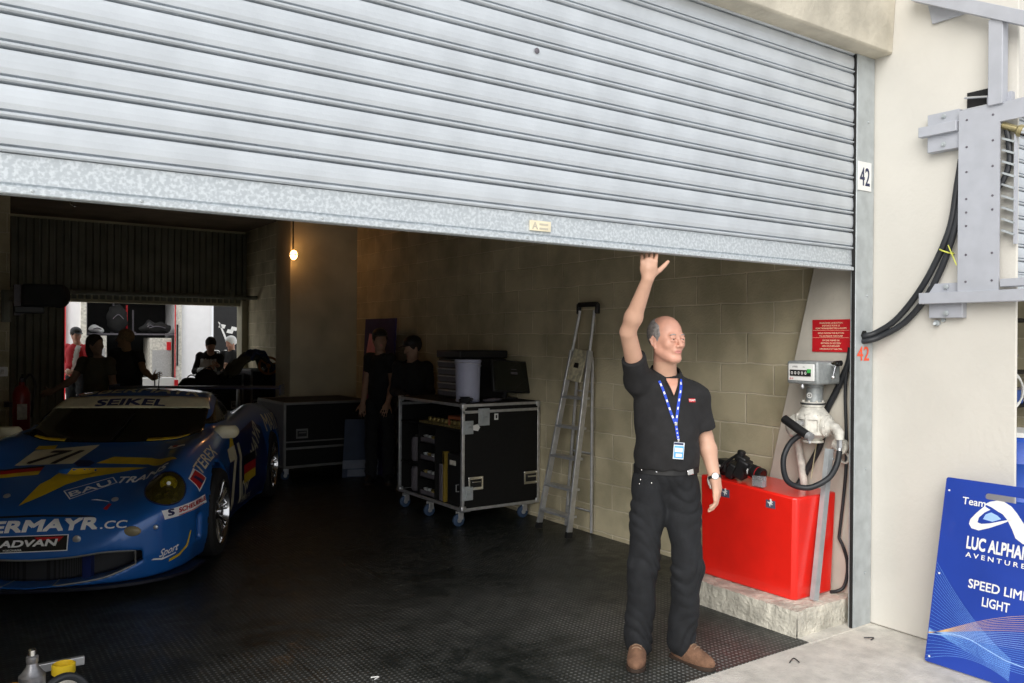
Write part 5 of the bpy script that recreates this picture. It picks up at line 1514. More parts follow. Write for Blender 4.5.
def hand(F, w, kn, palm_n, curl, spread=0.0, s=1.0, thumb=None, side=1, lens=(.040, .045, .042, .033), thumb_curl=0.4):
    """w wrist, kn knuckle centre, palm_n normal out of the palm, curl = bend angle per joint (towards the palm)"""
    w, kn = A(w), A(kn)
    d = unit(kn - w)
    n = unit(A(palm_n) - d * float(A(palm_n) @ d))
    x = np.cross(d, n) * side            # from little finger to index
    R = np.stack([x, n, d], 1)
    F.ell(w + (kn - w) * .55, A((.041, .016, .052)) * s, R, .012)
    F.cone(w, w + (kn - w) * .5, .024 * s, .026 * s, .015)
    for i in range(4):
        k_ = (1.5 - i)
        p = kn + x * k_ * .0205 * s - d * abs(k_ - .3) * .004
        dr = unit(d + x * k_ * spread)
        F.cone(w + (kn - w) * .35 + x * k_ * .014 * s, p, .0125 * s, .0105 * s, .006)
        nn_ = n.copy()
        L = lens[i] * s
        ang = curl[i] if hasattr(curl, '__len__') else curl
        rr_ = (.0095, .0088, .0082, .0070)
        for j in range(3):
            a_ = ang[j] if hasattr(ang, '__len__') else ang
            nd = dr * cos(a_) + nn_ * sin(a_)
            nn_ = nn_ * cos(a_) - dr * sin(a_)
            dr = unit(nd)
            q = p + dr * L * (1, .66, .52)[j]
            F.cone(p, q, rr_[j] * s, rr_[j + 1] * s, .0025)
            p = q
    tb = w + (kn - w) * .22 + x * .022 * s + n * .004
    td = unit(d * .62 + x * .72 + n * .25) if thumb is None else unit(thumb)
    q1 = tb + td * .040 * s
    F.cone(tb, q1, .0165 * s, .0125 * s, .010)
    td2 = unit(td + d * thumb_curl + n * .1)
    q2 = q1 + td2 * .032 * s
    F.cone(q1, q2, .0118 * s, .0105 * s, .003)
    F.cone(q2, q2 + unit(td2 + d * thumb_curl * .5) * .026 * s, .0105 * s, .0085 * s, .003)

def shoe_mesh(F, heel, toe, s=1.0):
    heel, toe = A(heel), A(toe)
    d = unit(toe - heel)
    L = np.linalg.norm(toe - heel)
    sd = A((d[1], -d[0], 0))
    R = np.stack([d, sd, A((0, 0, 1))], 1)
    F.ell(heel + d * L * .18 + A((0, 0, .045)), (.055 * s, .038 * s, .048 * s), R, .03)
    F.ell(heel + d * L * .68 + A((0, 0, .032)), (.085 * s, .047 * s, .040 * s), R, .05)
    F.ell(heel + d * L * .42 + A((0, 0, .055)), (.07 * s, .036 * s, .045 * s), R, .04)

def person(name, label, loc, rz, J, opt, h=0.009, hf=None, group=None):
    """J: joints in metres in a frame whose -Y is towards the viewer side; opt: clothing and look"""
    hf = hf or h
    root = thing(name, label, 'person', loc, rz, group)
    J = {k: (A(v) if hasattr(v, '__len__') else v) for k, v in J.items()}
    s = opt.get('scale', 1.0)
    fine = opt.get('fine', False)
    hc, nk = J['head'], J['neck']
    yaw, pitch = J.get('yaw', 0.0), J.get('pitch', 0.0)
    by = J.get('body_yaw', 0.0)
    bf, bl_, bu = head_axes(by, 0)
    pts = np.array([v for k, v in J.items() if hasattr(v, '__len__')])
    lo, hi = pts.min(0) - .22, pts.max(0) + .24
    # ---- skin: head, neck, arms, hands, with a slim core under the clothes
    lo2 = lo.copy()
    if not opt.get('bare_legs'):
        lo2[2] = J['pelvis'][2] - .1
        for q in 'RL':
            lo2[2] = min(lo2[2], J['tip' + q][2] - .06 if 'tip' + q in J else J['kn' + q][2] - .14)
    F = Field(lo2, hi, hf)
    F.cone(J['pelvis'], J['chest'], .085, .095, .03)
    F.cone(J['chest'], nk - A((0, 0, .03)), .09, .055, .04)
    F.cone(nk + A((0, .012, -.02)), hc + (A((0, .0, -.055)) - head_axes(yaw)[0] * .012) * s, .062 * s, .054 * s, .02)
    for q in 'RL':
        F.cone(nk - A((0, 0, .06)), J['sh' + q], .045, .045, .03)
        F.cone(J['sh' + q], J['el' + q], .050 * s, .040 * s, .02)
        e, w = J['el' + q], J['wr' + q]
        m = e + (w - e) * .28
        F.cone(e, m, .039 * s, .042 * s, .01)
        F.cone(m, w, .042 * s, .027 * s, .02)
    P, R = sculpt_head(F, hc, yaw, pitch, fine, s)
    for q in 'RL':
        hd = opt.get('hand' + q, {})
        side = (1 if q == 'L' else -1)
        hand(F, J['wr' + q], J['kn' + q], hd.get('n', (0, 1, 0)), hd.get('curl', .35), hd.get('spread', .08), s, hd.get('thumb'), hd.get('side', side), thumb_curl=hd.get('tc', .4))
    if opt.get('bare_legs'):
        for q in 'RL':
            F.cone(J['hip' + q], J['knee' + q], .085, .055, .03)
            F.cone(J['knee' + q], J['an' + q], .055, .036, .03)
    f, l, u = head_axes(yaw, pitch)
    def mf(C):
        rel = (C - hc) / s
        a, b, d = rel @ f, rel @ l, rel @ u
        m = np.zeros(len(C))
        m[(np.abs(b) < .09) & (d > -.115) & (d < .13) & (a > -.09) & (np.abs(a) < .13)] = 1
        m[(a > .080) & ((b / .023) ** 2 + ((d + .0655) / .0085) ** 2 < 1)] = 2
        return m
    body = field_obj(F, 'body', [opt.get('skin', M['skin']), opt.get('face', opt.get('skin', M['skin_face'])), 'lips'], root, 1, matfn=mf)
    if fine:
        for q in (-1, 1):
            c = P(.0775, q * .031, -.0045)
            m = MB().ball(c, 0.0128, 16, 10).ball(c + f * .0082 + l * 0.001, 0.0062, 12, 8, 1)
            m.obj('eye', [mat('eye_white', (0.55, 0.50, 0.46), 0.3), mat('iris_brown', (0.04, 0.03, 0.03), 0.2)], body)
        bw = MB()
        for q in (-1, 1):
            bw.tube([P(.0905, q * .016, .017), P(.0915, q * .030, .021), P(.083, q * .048, .016)], 0.0026, 6, smooth_path=4)
        bw.obj('eyebrows', 'grey_hair', body)
    # ---- hair
    hr = opt.get('hair')
    if hr:
        H = Field(hc - .19, hc + .19, max(h * .6, .004))
        g = opt.get('hair_grow', .008)
        H.ell(P(-.014, 0, .030), A((.098 + g, .077 + g, .090 + g)) * s, R, 0)
        if opt.get('bald'):
            H.half(P(0, 0, .080), u * 1 + f * .50, hc - .2, hc + .2, .01)     # crown bare
            H.half(P(.040, 0, 0), f * 1 + u * .25, hc - .2, hc + .2, .008)
            H.half(P(0, 0, -.048), -u + f * .25, hc - .2, hc + .2, .008)
            for q in (-1, 1):
                H.ell(P(-.006, q * .088, -.016), (.022, .022, .032), R, .004, 'sub')
                H.ell(P(.045, q * .08, -.03), (.030, .04, .05), R, .004, 'sub')
        else:
            H.half(P(.058, 0, .028), f * 1 - u * .55, hc - .2, hc + .2, .01)
            H.half(P(0, 0, -.06), -u + f * .7, hc - .2, hc + .2, .01)
        if opt.get('long_hair'):
            H.ell(P(-.045, 0, -.06), (.065, .085, .12), R, .03)
        field_obj(H, 'hair', [hr], body, 1)
    # ---- torso clothing
    F = Field(lo, hi, h)
    w = opt.get('width', 1.0)
    Rb = np.stack([bl_, bf, bu], 1)
    belly = opt.get('belly', .0)
    ch, pe = J['chest'], J['pelvis']
    mid = (ch + pe) * .5
    F.ell(ch + A((0, 0, .03)), (.168 * w, .112, .20), Rb, .03)
    F.ell(mid + bf * (.008 + belly * .4), (.158 * w, .108 + belly, .20), Rb, .07)
    F.ell(pe + A((0, 0, .04)) + bf * belly * .2, (.160 * w, .112 + belly * .5, .14), Rb, .06)
    F.cone(nk + A((0, .012, -.075)), ch + A((0, 0, .10)), .062, .105, .05)
    sl = opt.get('sleeve', .55)
    for q in 'RL':
        a, b = J['sh' + q], J['el' + q]
        sl = opt.get('sleeve' + q, opt.get('sleeve', .55))
        F.cone(nk + A((0, .012, -.075)), a, .060, opt.get('shr', .056), .04)
        if sl <= 1:
            F.cone(a, a + (b - a) * sl, (opt.get('shr', .056) + .003) * s, (opt.get('shr', .056) + .001) * s, .03, flat=False if sl > .98 else True)
            F.ell(a, A((.068, .066, .066)) * opt.get('shr', .056) / .062, None, .04)
        else:
            F.cone(a, b, .066 * s, .054 * s, .03)
            F.cone(b, J['wr' + q] + (b - J['wr' + q]) * .05, .054 * s, .040 * s, .02, flat=False)
            F.half(J['wr' + q], J['wr' + q] - b, J['wr' + q] - .07, J['wr' + q] + .07)
    hem = opt.get('hem', -.03)
    F.half(pe + A((0, 0, hem)), (0, 0, -1), lo, A((hi[0], hi[1], pe[2] + .3)))
    fa = opt.get('folds', .004)
    F.disp(lambda X, Y, Z: fa * (np.sin(Z * 46 + X * 34 + 2 * np.sin(X * 17)) * .5 + np.sin(X * 60 - Z * 21 + 3 * np.sin(Z * 9 + Y * 5)) * .6 + np.sin(Z * 15 - X * 9) * .5))
    # neck opening
    F.ell(nk + A((0, -.0, .040)) + bf * .020, (.064, .062, .07), None, .004, 'sub')
    sm = opt.get('shirt', M['black_shirt'])
    shirt = field_obj(F, opt.get('top_name', 'shirt'), sm if isinstance(sm, (list, tuple)) else [sm], root, 2, matfn=opt.get('shirt_fn'))
    # ---- trousers
    F = Field(A((lo[0], lo[1], -.02)), A((hi[0], hi[1], pe[2] + .12)), h)
    F.ell(pe + A((0, 0, .015)), (.158 * w, .112 + belly * .35, .11), Rb, .02)
    F.ell(pe - bf * .035 + A((0, 0, -.05)), (.150 * w, .10, .11), Rb, .04)
    lw = opt.get('leg', 1.0)
    for q in 'RL':
        a, b, c = J['hip' + q], J['knee' + q], J['an' + q]
        F.cone(a, b, .094 * w, .070 * lw, .03)
        F.cone(b, c + (c - b) * .02, .070 * lw, .066 * lw, .02)
        zc = c[2] + opt.get('cuff', -.045)
        F.half((0, 0, zc), (0, 0, -1), A((c[0] - .11, c[1] - .13, -.05)), A((c[0] + .11, c[1] + .13, c[2] + .2)))
    fj = opt.get('folds', .004) * 2.4
    kz = J['kneeR'][2]
    def fold(X, Y, Z):
        r = .6 - 1.2 * np.abs(np.sin(Z * 34 + 8 * X + 3.2 * np.sin(X * 17 + 1 + Y * 8) + 1.6 * np.sin(Z * 13 + X * 20)))
        big = np.exp(-((Z - kz) / .10) ** 2) + 1.3 * np.exp(-((Z - .12) / .08) ** 2) + .9 * np.exp(-((Z - pe[2] + .16) / .11) ** 2)
        return fj * (r * (.25 + .75 * big) + .5 * np.sin(Z * 23 + X * 31))
    F.disp(fold)
    F.half(pe + A((0, 0, opt.get('waist', .055))), (0, 0, 1), A((lo[0], lo[1], pe[2] - .1)), A((hi[0], hi[1], pe[2] + .2)))
    tr_ = field_obj(F, 'trousers', [opt.get('trousers', M['black_jean'])], root, 1)
    # ---- shoes
    for q in 'RL':
        c = J['an' + q]
        toe = J['toe' + q].copy()
        toe[2] = 0
        base = A((c[0], c[1], 0))
        d = unit(toe - base)
        heel = base - d * .055
        lo3, hi3 = np.minimum(heel, toe) - .1, np.maximum(heel, toe) + .1
        hi3[2], lo3[2] = .16, -.02
        F = Field(lo3, hi3, max(h * .6, .004))
        shoe_mesh(F, heel, toe)
        F.cone(c + A((0, 0, -.02)), c + A((0, 0, .03)), .042, .042, .02)
        F.half((0, 0, .012), (0, 0, -1), lo3 - .1, hi3 + .1)
        sh_ = field_obj(F, 'shoe', [opt.get('shoes', M['black'])], root, 1)
        # sole: a rounded plan outline
        sd = A((d[1], -d[0], 0))
        L = np.linalg.norm(toe - heel)
        out = []
        for t, wv in ((-.02, .022), (.06, .036), (.25, .037), (.45, .037), (.62, .047), (.78, .050), (.92, .040), (1.0, .018)):
            out.append((t * L, wv))
        poly = out + [(a_, -b_) for a_, b_ in out[::-1]]
        MB().prism([(p[0], p[1]) for p in poly], Vector(heel) + Vector((0, 0, .0)), Vector(d), Vector((-d[1], d[0], 0)), .020).obj('sole', [opt.get('sole', M['sole'])], sh_, bevel=.003)
    return root, body, shirt, tr_, P, (f, l, u)

# ---- the man holding up the shutter
J = dict(head=(-.006, -.015, 1.640), neck=(.000, .045, 1.462), chest=(.005, .04, 1.255), pelvis=(.008, .03, .955),
         shR=(-.140, .01, 1.425), elR=(-.222, -.17, 1.672), wrR=(-.150, -.315, 1.925), knR=(-.150, -.335, 2.005),
         shL=(.150, .05, 1.352), elL=(.212, .06, 1.135), wrL=(.243, -.02, .935), knL=(.250, -.055, .862), tipL=(.235, -.08, .79),
         hipR=(-.075, .04, .89), kneeR=(-.108, .03, .49), anR=(-.125, .07, .085), toeR=(-.168, -.125, 0),
         hipL=(.085, .04, .89), kneeL=(.112, .0, .49), anL=(.095, .06, .085), toeL=(.225, -.095, 0), yaw=radians(29), pitch=radians(2), body_yaw=radians(4))
opt = dict(fine=True, shr=.062, leg=1.07, hair=M['grey_hair'], bald=True, hair_grow=.004, belly=.035, width=1.0, sleeve=.50, sleeveL=.80, hem=.035, folds=.0035, shoes=M['brown_suede'],
           handR=dict(n=(.15, 1, .12), curl=[(.95, .45, .25), (1.0, .5, .25), (.95, .5, .3), (.85, .5, .3)], spread=.10, thumb=(.82, .25, .50), side=-1, tc=.25),
           handL=dict(n=(-.9, .35, 0), curl=[(.30, .45, .3), (.34, .5, .3), (.38, .55, .3), (.42, .6, .35)], spread=.0, side=-1, thumb=(-.1, -.55, -.75)), cuff=-.05)
man, mbody, mshirt, mtrs, HP, hax = person('person', 'standing man in black polo shirt and dark jeans raising the shutter with his right hand', (3.0215, 2.992, 0), -radians(34.67), J, opt, h=.006, hf=.0042)
man['category'] = 'person'
# belt, buckle, collar, buttons, lanyard, pass, watch, chest emblem
bf, bl_, bu = head_axes(J['body_yaw'])
def ring_on(obj, z, k=56, c=(0.008, 0.03), out=0.004, tilt=0.0):
    """points round a body part at height z, found on its surface"""
    bm = bmesh.new(); bm.from_mesh(obj.data)
    tree = BVHTree.FromBMesh(bm)
    pts = []
    for i in range(k):
        a = 2 * pi * i / k
        d = Vector((cos(a), sin(a), 0))
        o = Vector((c[0], c[1], z + tilt * cos(a)))
        hit = tree.ray_cast(o + d * .5, -d)
        p = hit[0] if hit[0] else o + d * .15
        pts.append(p + d * out)
    bm.free()
    return pts
def band(pts, h_, th, m, name, parent, closed=True):
    mb = MB()
    n = len(pts)
    vs = []
    cx_ = sum((p for p in pts), Vector((0, 0, 0))) / n
    for p in pts:
        d = (p - cx_); d.z = 0; d.normalize()
        for q, r in ((-h_ / 2, 0), (h_ / 2, 0), (h_ / 2, th), (-h_ / 2, th)):
            vs.append(p + Vector((0, 0, q)) + d * r)
    fs = []
    for i in range(n if closed else n - 1):
        for j in range(4):
            a, b = i * 4 + j, i * 4 + (j + 1) % 4
            c, d = ((i + 1) % n) * 4 + (j + 1) % 4, ((i + 1) % n) * 4 + j
            fs.append((a, b, c, d))
    mb.add(vs, fs)
    return mb.obj(name, m, parent)
bp2 = ring_on(mtrs, .985, out=.002, tilt=.0)
belt = band(bp2, .034, .007, 'black', 'belt', mtrs)
def on_surface(obj, o, d):
    bm = bmesh.new(); bm.from_mesh(obj.data)
    tree = BVHTree.FromBMesh(bm)
    h_ = tree.ray_cast(Vector(o), Vector(d).normalized())
    bm.free()
    return h_[0], h_[1]
def plate_on(obj, x, z, w, hh, th, m, name, parent, lift=.008, d=(0, 1, 0), bevel=.003):
    p, n = on_surface(obj, (x, -1, z), d)
    n.normalize()
    up_ = (Vector((0, 0, 1)) - n * n.z).normalized()
    R = Matrix((up_.cross(n) , up_, n)).transposed()
    return MB().box(p + n * lift, (w, hh, th), R).obj(name, m, parent, bevel=bevel), p, n, up_
bk2, *_ = plate_on(mtrs, .098, .984, .046, .036, .007, 'chrome', 'belt_buckle', belt, .012)
for x in (-.125, -.06):
    plate_on(mtrs, x, .984, .010, .010, .005, 'chrome', 'stud', belt, .011)
for x, z in ((-.135, .935), (-.085, .925), (-.14, .915)):
    plate_on(mtrs, x, z, .007, .007, .003, 'chrome', 'rivet', mtrs, .002)
# collar
ck = MB()
cn_ = Vector((0.002, .042, 1.490))
vs = []
NK = 30
for i in range(NK + 1):
    t_ = i / NK
    a = radians(-90 + 14) + math.radians(22 + 316 * t_)
    rx, ry = .072, .070
    fr_ = abs(t_ - .5) * 2
    z0 = -.002 - .062 * fr_ ** 2.2
    d = Vector((cos(a), sin(a), 0))
    p = cn_ + Vector((d.x * rx, d.y * ry, z0))
    flap = .040 + .018 * fr_ ** 4
    vs += [p + Vector((0, 0, .018)) - d * .003, p + Vector((0, 0, .022)) + d * .002, p + d * (.020 + .008 * fr_) + Vector((0, 0, .020 - flap)), p + d * (.017 + .008 * fr_) + Vector((0, 0, .018 - flap))]
ck.add(vs, [(i * 4 + j, i * 4 + (j + 1) % 4, (i + 1) * 4 + (j + 1) % 4, (i + 1) * 4 + j) for i in range(NK) for j in range(4)] + [(3, 2, 1, 0), (NK * 4, NK * 4 + 1, NK * 4 + 2, NK * 4 + 3)])
ck.obj('collar', 'black_shirt', mshirt, angle=60)
# throat showing in the open placket
_bm = bmesh.new(); _bm.from_mesh(mshirt.data)
_t = BVHTree.FromBMesh(_bm); _bm.free()
vs, rows, cols = [], 12, 8
for i in range(rows + 1):
    z = 1.362 + .082 * i / rows
    hw_ = .0015 + (z - 1.362) * .40
    for j in range(cols + 1):
        x = .022 + hw_ * (2 * j / cols - 1)
        p = _t.ray_cast(Vector((x, -1, z)), Vector((0, 1, 0)))[0]
        vs.append(p + Vector((0, -.0022, 0)))
th = MB().add(vs, [(i * (cols + 1) + j, i * (cols + 1) + j + 1, (i + 1) * (cols + 1) + j + 1, (i + 1) * (cols + 1) + j) for i in range(rows) for j in range(cols)])
o_ = th.obj('throat', 'skin_face', mbody, angle=80)
_m = o_.modifiers.new('thick', 'SOLIDIFY'); _m.thickness = .002
for sgn in (-1, 1):      # the two placket edges
    e_ = [vs[i * (cols + 1) + (0 if sgn < 0 else cols)] + Vector((sgn * .004, -.001, 0)) for i in range(rows + 1)]
    MB().tube(e_, .0045, 8).obj('placket_edge', 'black_shirt', mshirt)
# emblem on chest
e_, p_, n_, u_ = plate_on(mshirt, .118, 1.335, .052, .018, .002, 'red', 'chest_emblem', mshirt, .002, bevel=.0)
MB().text('TEAM', p_ + n_ * .0045 - u_.cross(n_) * 0 - u_ * .004, u_.cross(n_), u_, .014, bold=.02, align='CENTER').obj('emblem_letters', 'white', e_, smooth=False)
# lanyard: two blue ribbons down to the pass
def drape_line(x0, z0, x1, z1, k=16, obj=mshirt, lift=.004):
    out = []
    for i in range(k + 1):
        t_ = i / k
        p, n = on_surface(obj, (x0 + (x1 - x0) * t_, -1, z0 + (z1 - z0) * t_), (0, 1, 0))
        if p is not None:
            out.append(p + Vector((0, -lift, 0)))
    for i in range(1, len(out) - 1):
        out[i].y = min(out[i].y, (out[i - 1].y + out[i + 1].y) / 2 + .002)
    return out
ly = thing('pass_lanyard', 'blue and white lanyard with a pass hanging on the standing man\'s chest', 'lanyard', (3.0215, 2.992, 1.12), -radians(34.67))
def strap(mb, pts, w, m=0, th=.0016):
    vs = []
    for i, p in enumerate(pts):
        d = (pts[min(i + 1, len(pts) - 1)] - pts[max(i - 1, 0)]).normalized()
        s_ = Vector((0, -1, 0)).cross(d).normalized()
        for q, r in ((-w / 2, 0), (w / 2, 0), (w / 2, -th), (-w / 2, -th)):
            vs.append(p + s_ * q + Vector((0, r, 0)))
    n = len(pts)
    mb.add(vs, [(i * 4 + j, i * 4 + (j + 1) % 4, (i + 1) * 4 + (j + 1) % 4, (i + 1) * 4 + j) for i in range(n - 1) for j in range(4)] + [(3, 2, 1, 0), ((n - 1) * 4, (n - 1) * 4 + 1, (n - 1) * 4 + 2, (n - 1) * 4 + 3)], m)
off = Vector((0, 0, -1.12))
def sh_(pts): return [p + off for p in pts]
A1, A2, A3 = drape_line(-.046, 1.432, .022, 1.225), drape_line(.066, 1.440, .026, 1.225), drape_line(.024, 1.225, .034, 1.150)
mb = MB()
strap(mb, sh_(A1), .012); strap(mb, sh_(A2), .014)
strap(mb, sh_(A3), .013)
for L_, st_ in ((A1, 2), (A2, 2), (A3, 3)):
    q = sh_(L_)
    for i in range(1, len(q) - 2, st_ + 1):
        strap(mb, [p + Vector((0, -.002, 0)) for p in q[i:i + 2]], .006 if L_ is not A1 else .008, 1, .001)
mb.obj('ribbon', [mat('lanyard_blue', (0.01, 0.06, 0.55), 0.6), 'white'], ly, angle=30)
c0 = A3[0] + off
MB().box(c0 + Vector((0, -.006, 0)), (.014, .008, .018)).box(A3[-1] + off + Vector((0, -.004, -.004)), (.010, .006, .016)).obj('clip', 'chrome', ly, bevel=.002)
e = A3[-1] + off + Vector((.001, -.006, -.055))
Rp = Matrix.Rotation(radians(4), 3, 'Y')
ps = MB().box(e, (.052, .003, .082), Rp).box(e + Vector((0, -.002, -.006)), (.046, .001, .060), Rp, 1).box(e + Vector((0, -.0028, .004)), (.038, .001, .020), Rp, 2).box(e + Vector((0, -.0028, -.022)), (.030, .001, .016), Rp, 2).box(e + Vector((0, -.0028, .034)), (.046, .001, .010), Rp, 3)
ps.obj('pass_card', [mat('clear_sleeve', (0.75, 0.8, 0.88), 0.2), mat('sky_blue_card', (0.12, 0.42, 0.80), 0.4), 'white', 'navy_print'], ly, bevel=.0008)
# wrist watch
wr, el, kn = Vector(J['wrL']), Vector(J['elL']), Vector(J['knL'])
dd = (wr - el).normalized()
wc = wr - dd * .012
wt = thing('wrist_watch', 'silver watch on the standing man\'s left wrist', 'watch', (3.0215, 2.992, 0.93), -radians(34.67))
o2 = Vector((0, 0, -.93))
mb = MB()
x_, y_, _ = basis(dd)
vs = []
for i in range(32):
    a = 2 * pi * i / 32
    d = x_ * cos(a) + y_ * sin(a)
    for q, r in ((-.007, .0305), (.007, .0305), (.007, .0335), (-.007, .0335)):
        vs.append(wc + dd * q + d * r + o2)
mb.add(vs, [(i * 4 + j, i * 4 + (j + 1) % 4, ((i + 1) % 32) * 4 + (j + 1) % 4, ((i + 1) % 32) * 4 + j) for i in range(32) for j in range(4)])
mb.obj('strap', 'black', wt)
od = (Vector((-.1, -1, .05)) - dd * Vector((-.1, -1, .05)).dot(dd)).normalized()
MB().lathe([(.016, 0), (.018, .003), (.018, .008), (.015, .010)], wc + od * .029 + o2, od, 24).lathe([(.0145, .0102), (.0145, .0106)], wc + od * .029 + o2, od, 24, 1).obj('case', ['chrome', 'white'], wt)
# laces on the suede shoes
for q in 'RL':
    c, toe = Vector(J['an' + q]), Vector(J['toe' + q]); toe.z = 0
    d = (toe - Vector((c.x, c.y, 0))).normalized()
    sd = Vector((-d.y, d.x, 0))
    shoe_o = [o for o in man.children if o.name.startswith('shoe')]
    so = shoe_o[0 if q == 'R' else 1]
    mb = MB()
    for i in range(3):
        b0 = Vector((c.x, c.y, 0)) + d * (.055 + i * .022)
        pts = []
        for t_ in (-1, -.5, 0, .5, 1):
            p, n = on_surface(so, b0 + sd * .024 * t_ + Vector((0, 0, .3)), (0, 0, -1))
            pts.append((p if p is not None else b0 + Vector((0, 0, .07))) + Vector((0, 0, .002)))
        mb.tube(pts, .0026, 6, smooth_path=2)
    mb.obj('laces', mat('tan_laces', (0.30, 0.20, 0.13), 0.9), so)

# ---- figures in the gloom
def pose(h=1.76, **k):
    g = h / 1.76
    d = dict(head=(0, -.01, 1.635), neck=(0, .03, 1.47), chest=(0, .03, 1.27), pelvis=(0, .03, .95),
             shR=(-.165, .02, 1.415), elR=(-.205, .04, 1.13), wrR=(-.20, -.06, .90), knR=(-.195, -.085, .82),
             shL=(.165, .02, 1.415), elL=(.205, .04, 1.13), wrL=(.20, -.06, .90), knL=(.195, -.085, .82),
             hipR=(-.085, .03, .89), kneeR=(-.095, .01, .49), anR=(-.10, .05, .085), toeR=(-.13, -.14, 0),
             hipL=(.085, .03, .89), kneeL=(.095, .01, .49), anL=(.10, .05, .085), toeL=(.13, -.14, 0))
    d = {a: tuple(q * g for q in b) for a, b in d.items()}
    d.update(k)
    return d
def add_cap(root, body, P, fax, m, s=1.0, peak=True):
    f, l, u = (Vector(q) for q in fax)
    c = Vector(P(-.012, 0, .050))
    R = Matrix((f, l, u)).transposed()
    mb = MB()
    b = MB().ball(c, (.108, .088, .082), 24, 14, 0, R)
    vs = [Vector(v) for v in b.v]
    vs = [v if (v - c).dot(u) > -.005 else v - u * ((v - c).dot(u) + .005) for v in vs]
    mb.add(vs, b.f)
    if peak:
        pv = []
        for i in range(13):
            a = radians(-62 + 124 * i / 12)
            o1 = c + f * cos(a) * .098 + l * sin(a) * .080 - u * .004
            o2_ = c + f * (cos(a) * .098 + .075 * cos(a * 1.1)) + l * sin(a) * .085 - u * (.016 + .0 * i)
            pv += [o1, o2_, o2_ + u * .004, o1 + u * .005]
        mb.add(pv, [(i * 4 + j, i * 4 + (j + 1) % 4, (i + 1) * 4 + (j + 1) % 4, (i + 1) * 4 + j) for i in range(12) for j in range(4)])
    return mb.obj('cap', m, body)

RZ = -radians(34.67)
m_red_jacket = mat('red_team_jacket', (0.55, 0.02, 0.03), 0.7)
# first mechanic by the wall, in a cap, arms down, facing left
J1 = pose(1.75, yaw=radians(20), body_yaw=radians(-40), shR=(-.13, .09, 1.41), shL=(.13, -.07, 1.41), elL=(.16, -.10, 1.12), wrL=(.12, -.2, .92), knL=(.10, -.25, .86), elR=(-.17, .08, 1.12), wrR=(-.19, .0, .90), knR=(-.19, -.03, .83))
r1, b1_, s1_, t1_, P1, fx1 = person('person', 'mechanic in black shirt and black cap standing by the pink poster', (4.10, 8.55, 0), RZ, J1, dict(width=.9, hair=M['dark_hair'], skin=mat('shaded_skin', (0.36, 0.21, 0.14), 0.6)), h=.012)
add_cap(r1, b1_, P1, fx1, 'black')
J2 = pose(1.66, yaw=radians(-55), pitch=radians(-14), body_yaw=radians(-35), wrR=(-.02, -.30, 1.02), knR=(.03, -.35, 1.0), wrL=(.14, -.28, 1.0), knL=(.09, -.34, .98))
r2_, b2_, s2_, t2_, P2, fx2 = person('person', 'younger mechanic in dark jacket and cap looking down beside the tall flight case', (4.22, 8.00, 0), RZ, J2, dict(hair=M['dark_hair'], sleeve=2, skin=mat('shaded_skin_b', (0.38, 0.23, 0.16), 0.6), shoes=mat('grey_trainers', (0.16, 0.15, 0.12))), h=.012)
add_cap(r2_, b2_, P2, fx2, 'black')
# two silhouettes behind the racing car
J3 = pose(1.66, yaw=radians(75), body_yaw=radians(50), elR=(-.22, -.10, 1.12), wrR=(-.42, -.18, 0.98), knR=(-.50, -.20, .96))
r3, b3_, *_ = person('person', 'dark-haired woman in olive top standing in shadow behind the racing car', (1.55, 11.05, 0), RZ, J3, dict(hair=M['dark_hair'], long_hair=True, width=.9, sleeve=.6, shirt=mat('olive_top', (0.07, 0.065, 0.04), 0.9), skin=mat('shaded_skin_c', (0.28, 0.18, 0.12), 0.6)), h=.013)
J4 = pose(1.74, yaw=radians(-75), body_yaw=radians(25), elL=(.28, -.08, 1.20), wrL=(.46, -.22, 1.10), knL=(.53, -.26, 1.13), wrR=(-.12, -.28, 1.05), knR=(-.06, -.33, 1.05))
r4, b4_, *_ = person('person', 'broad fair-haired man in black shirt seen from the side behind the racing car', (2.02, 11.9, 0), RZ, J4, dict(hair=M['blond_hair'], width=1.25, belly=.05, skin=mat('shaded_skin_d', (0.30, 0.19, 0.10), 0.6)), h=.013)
# red jacket, beyond the rear doorway
J5 = pose(1.80, yaw=radians(55), pitch=radians(-10), body_yaw=radians(45), wrR=(-.02, -.27, 1.05), knR=(.04, -.33, 1.05), wrL=(.12, -.25, 1.05), knL=(.07, -.33, 1.04))
def red_fn(C):
    return ((np.abs(C[:, 0] - .03 - (C[:, 2] - 1.2) * .1) < .035) & (C[:, 1] < -.02) & (C[:, 2] > 1.0)).astype(int)
r5, b5_, s5_, t5_, P5, fx5 = person('person', 'man in red jacket and black cap standing outside the rear doorway', (1.93, 15.9, -.0), RZ, J5, dict(hair=M['dark_hair'], sleeve=2, width=1.1, shirt=[m_red_jacket, M['white']], shirt_fn=red_fn, top_name='jacket'), h=.013)
add_cap(r5, b5_, P5, fx5, 'black')
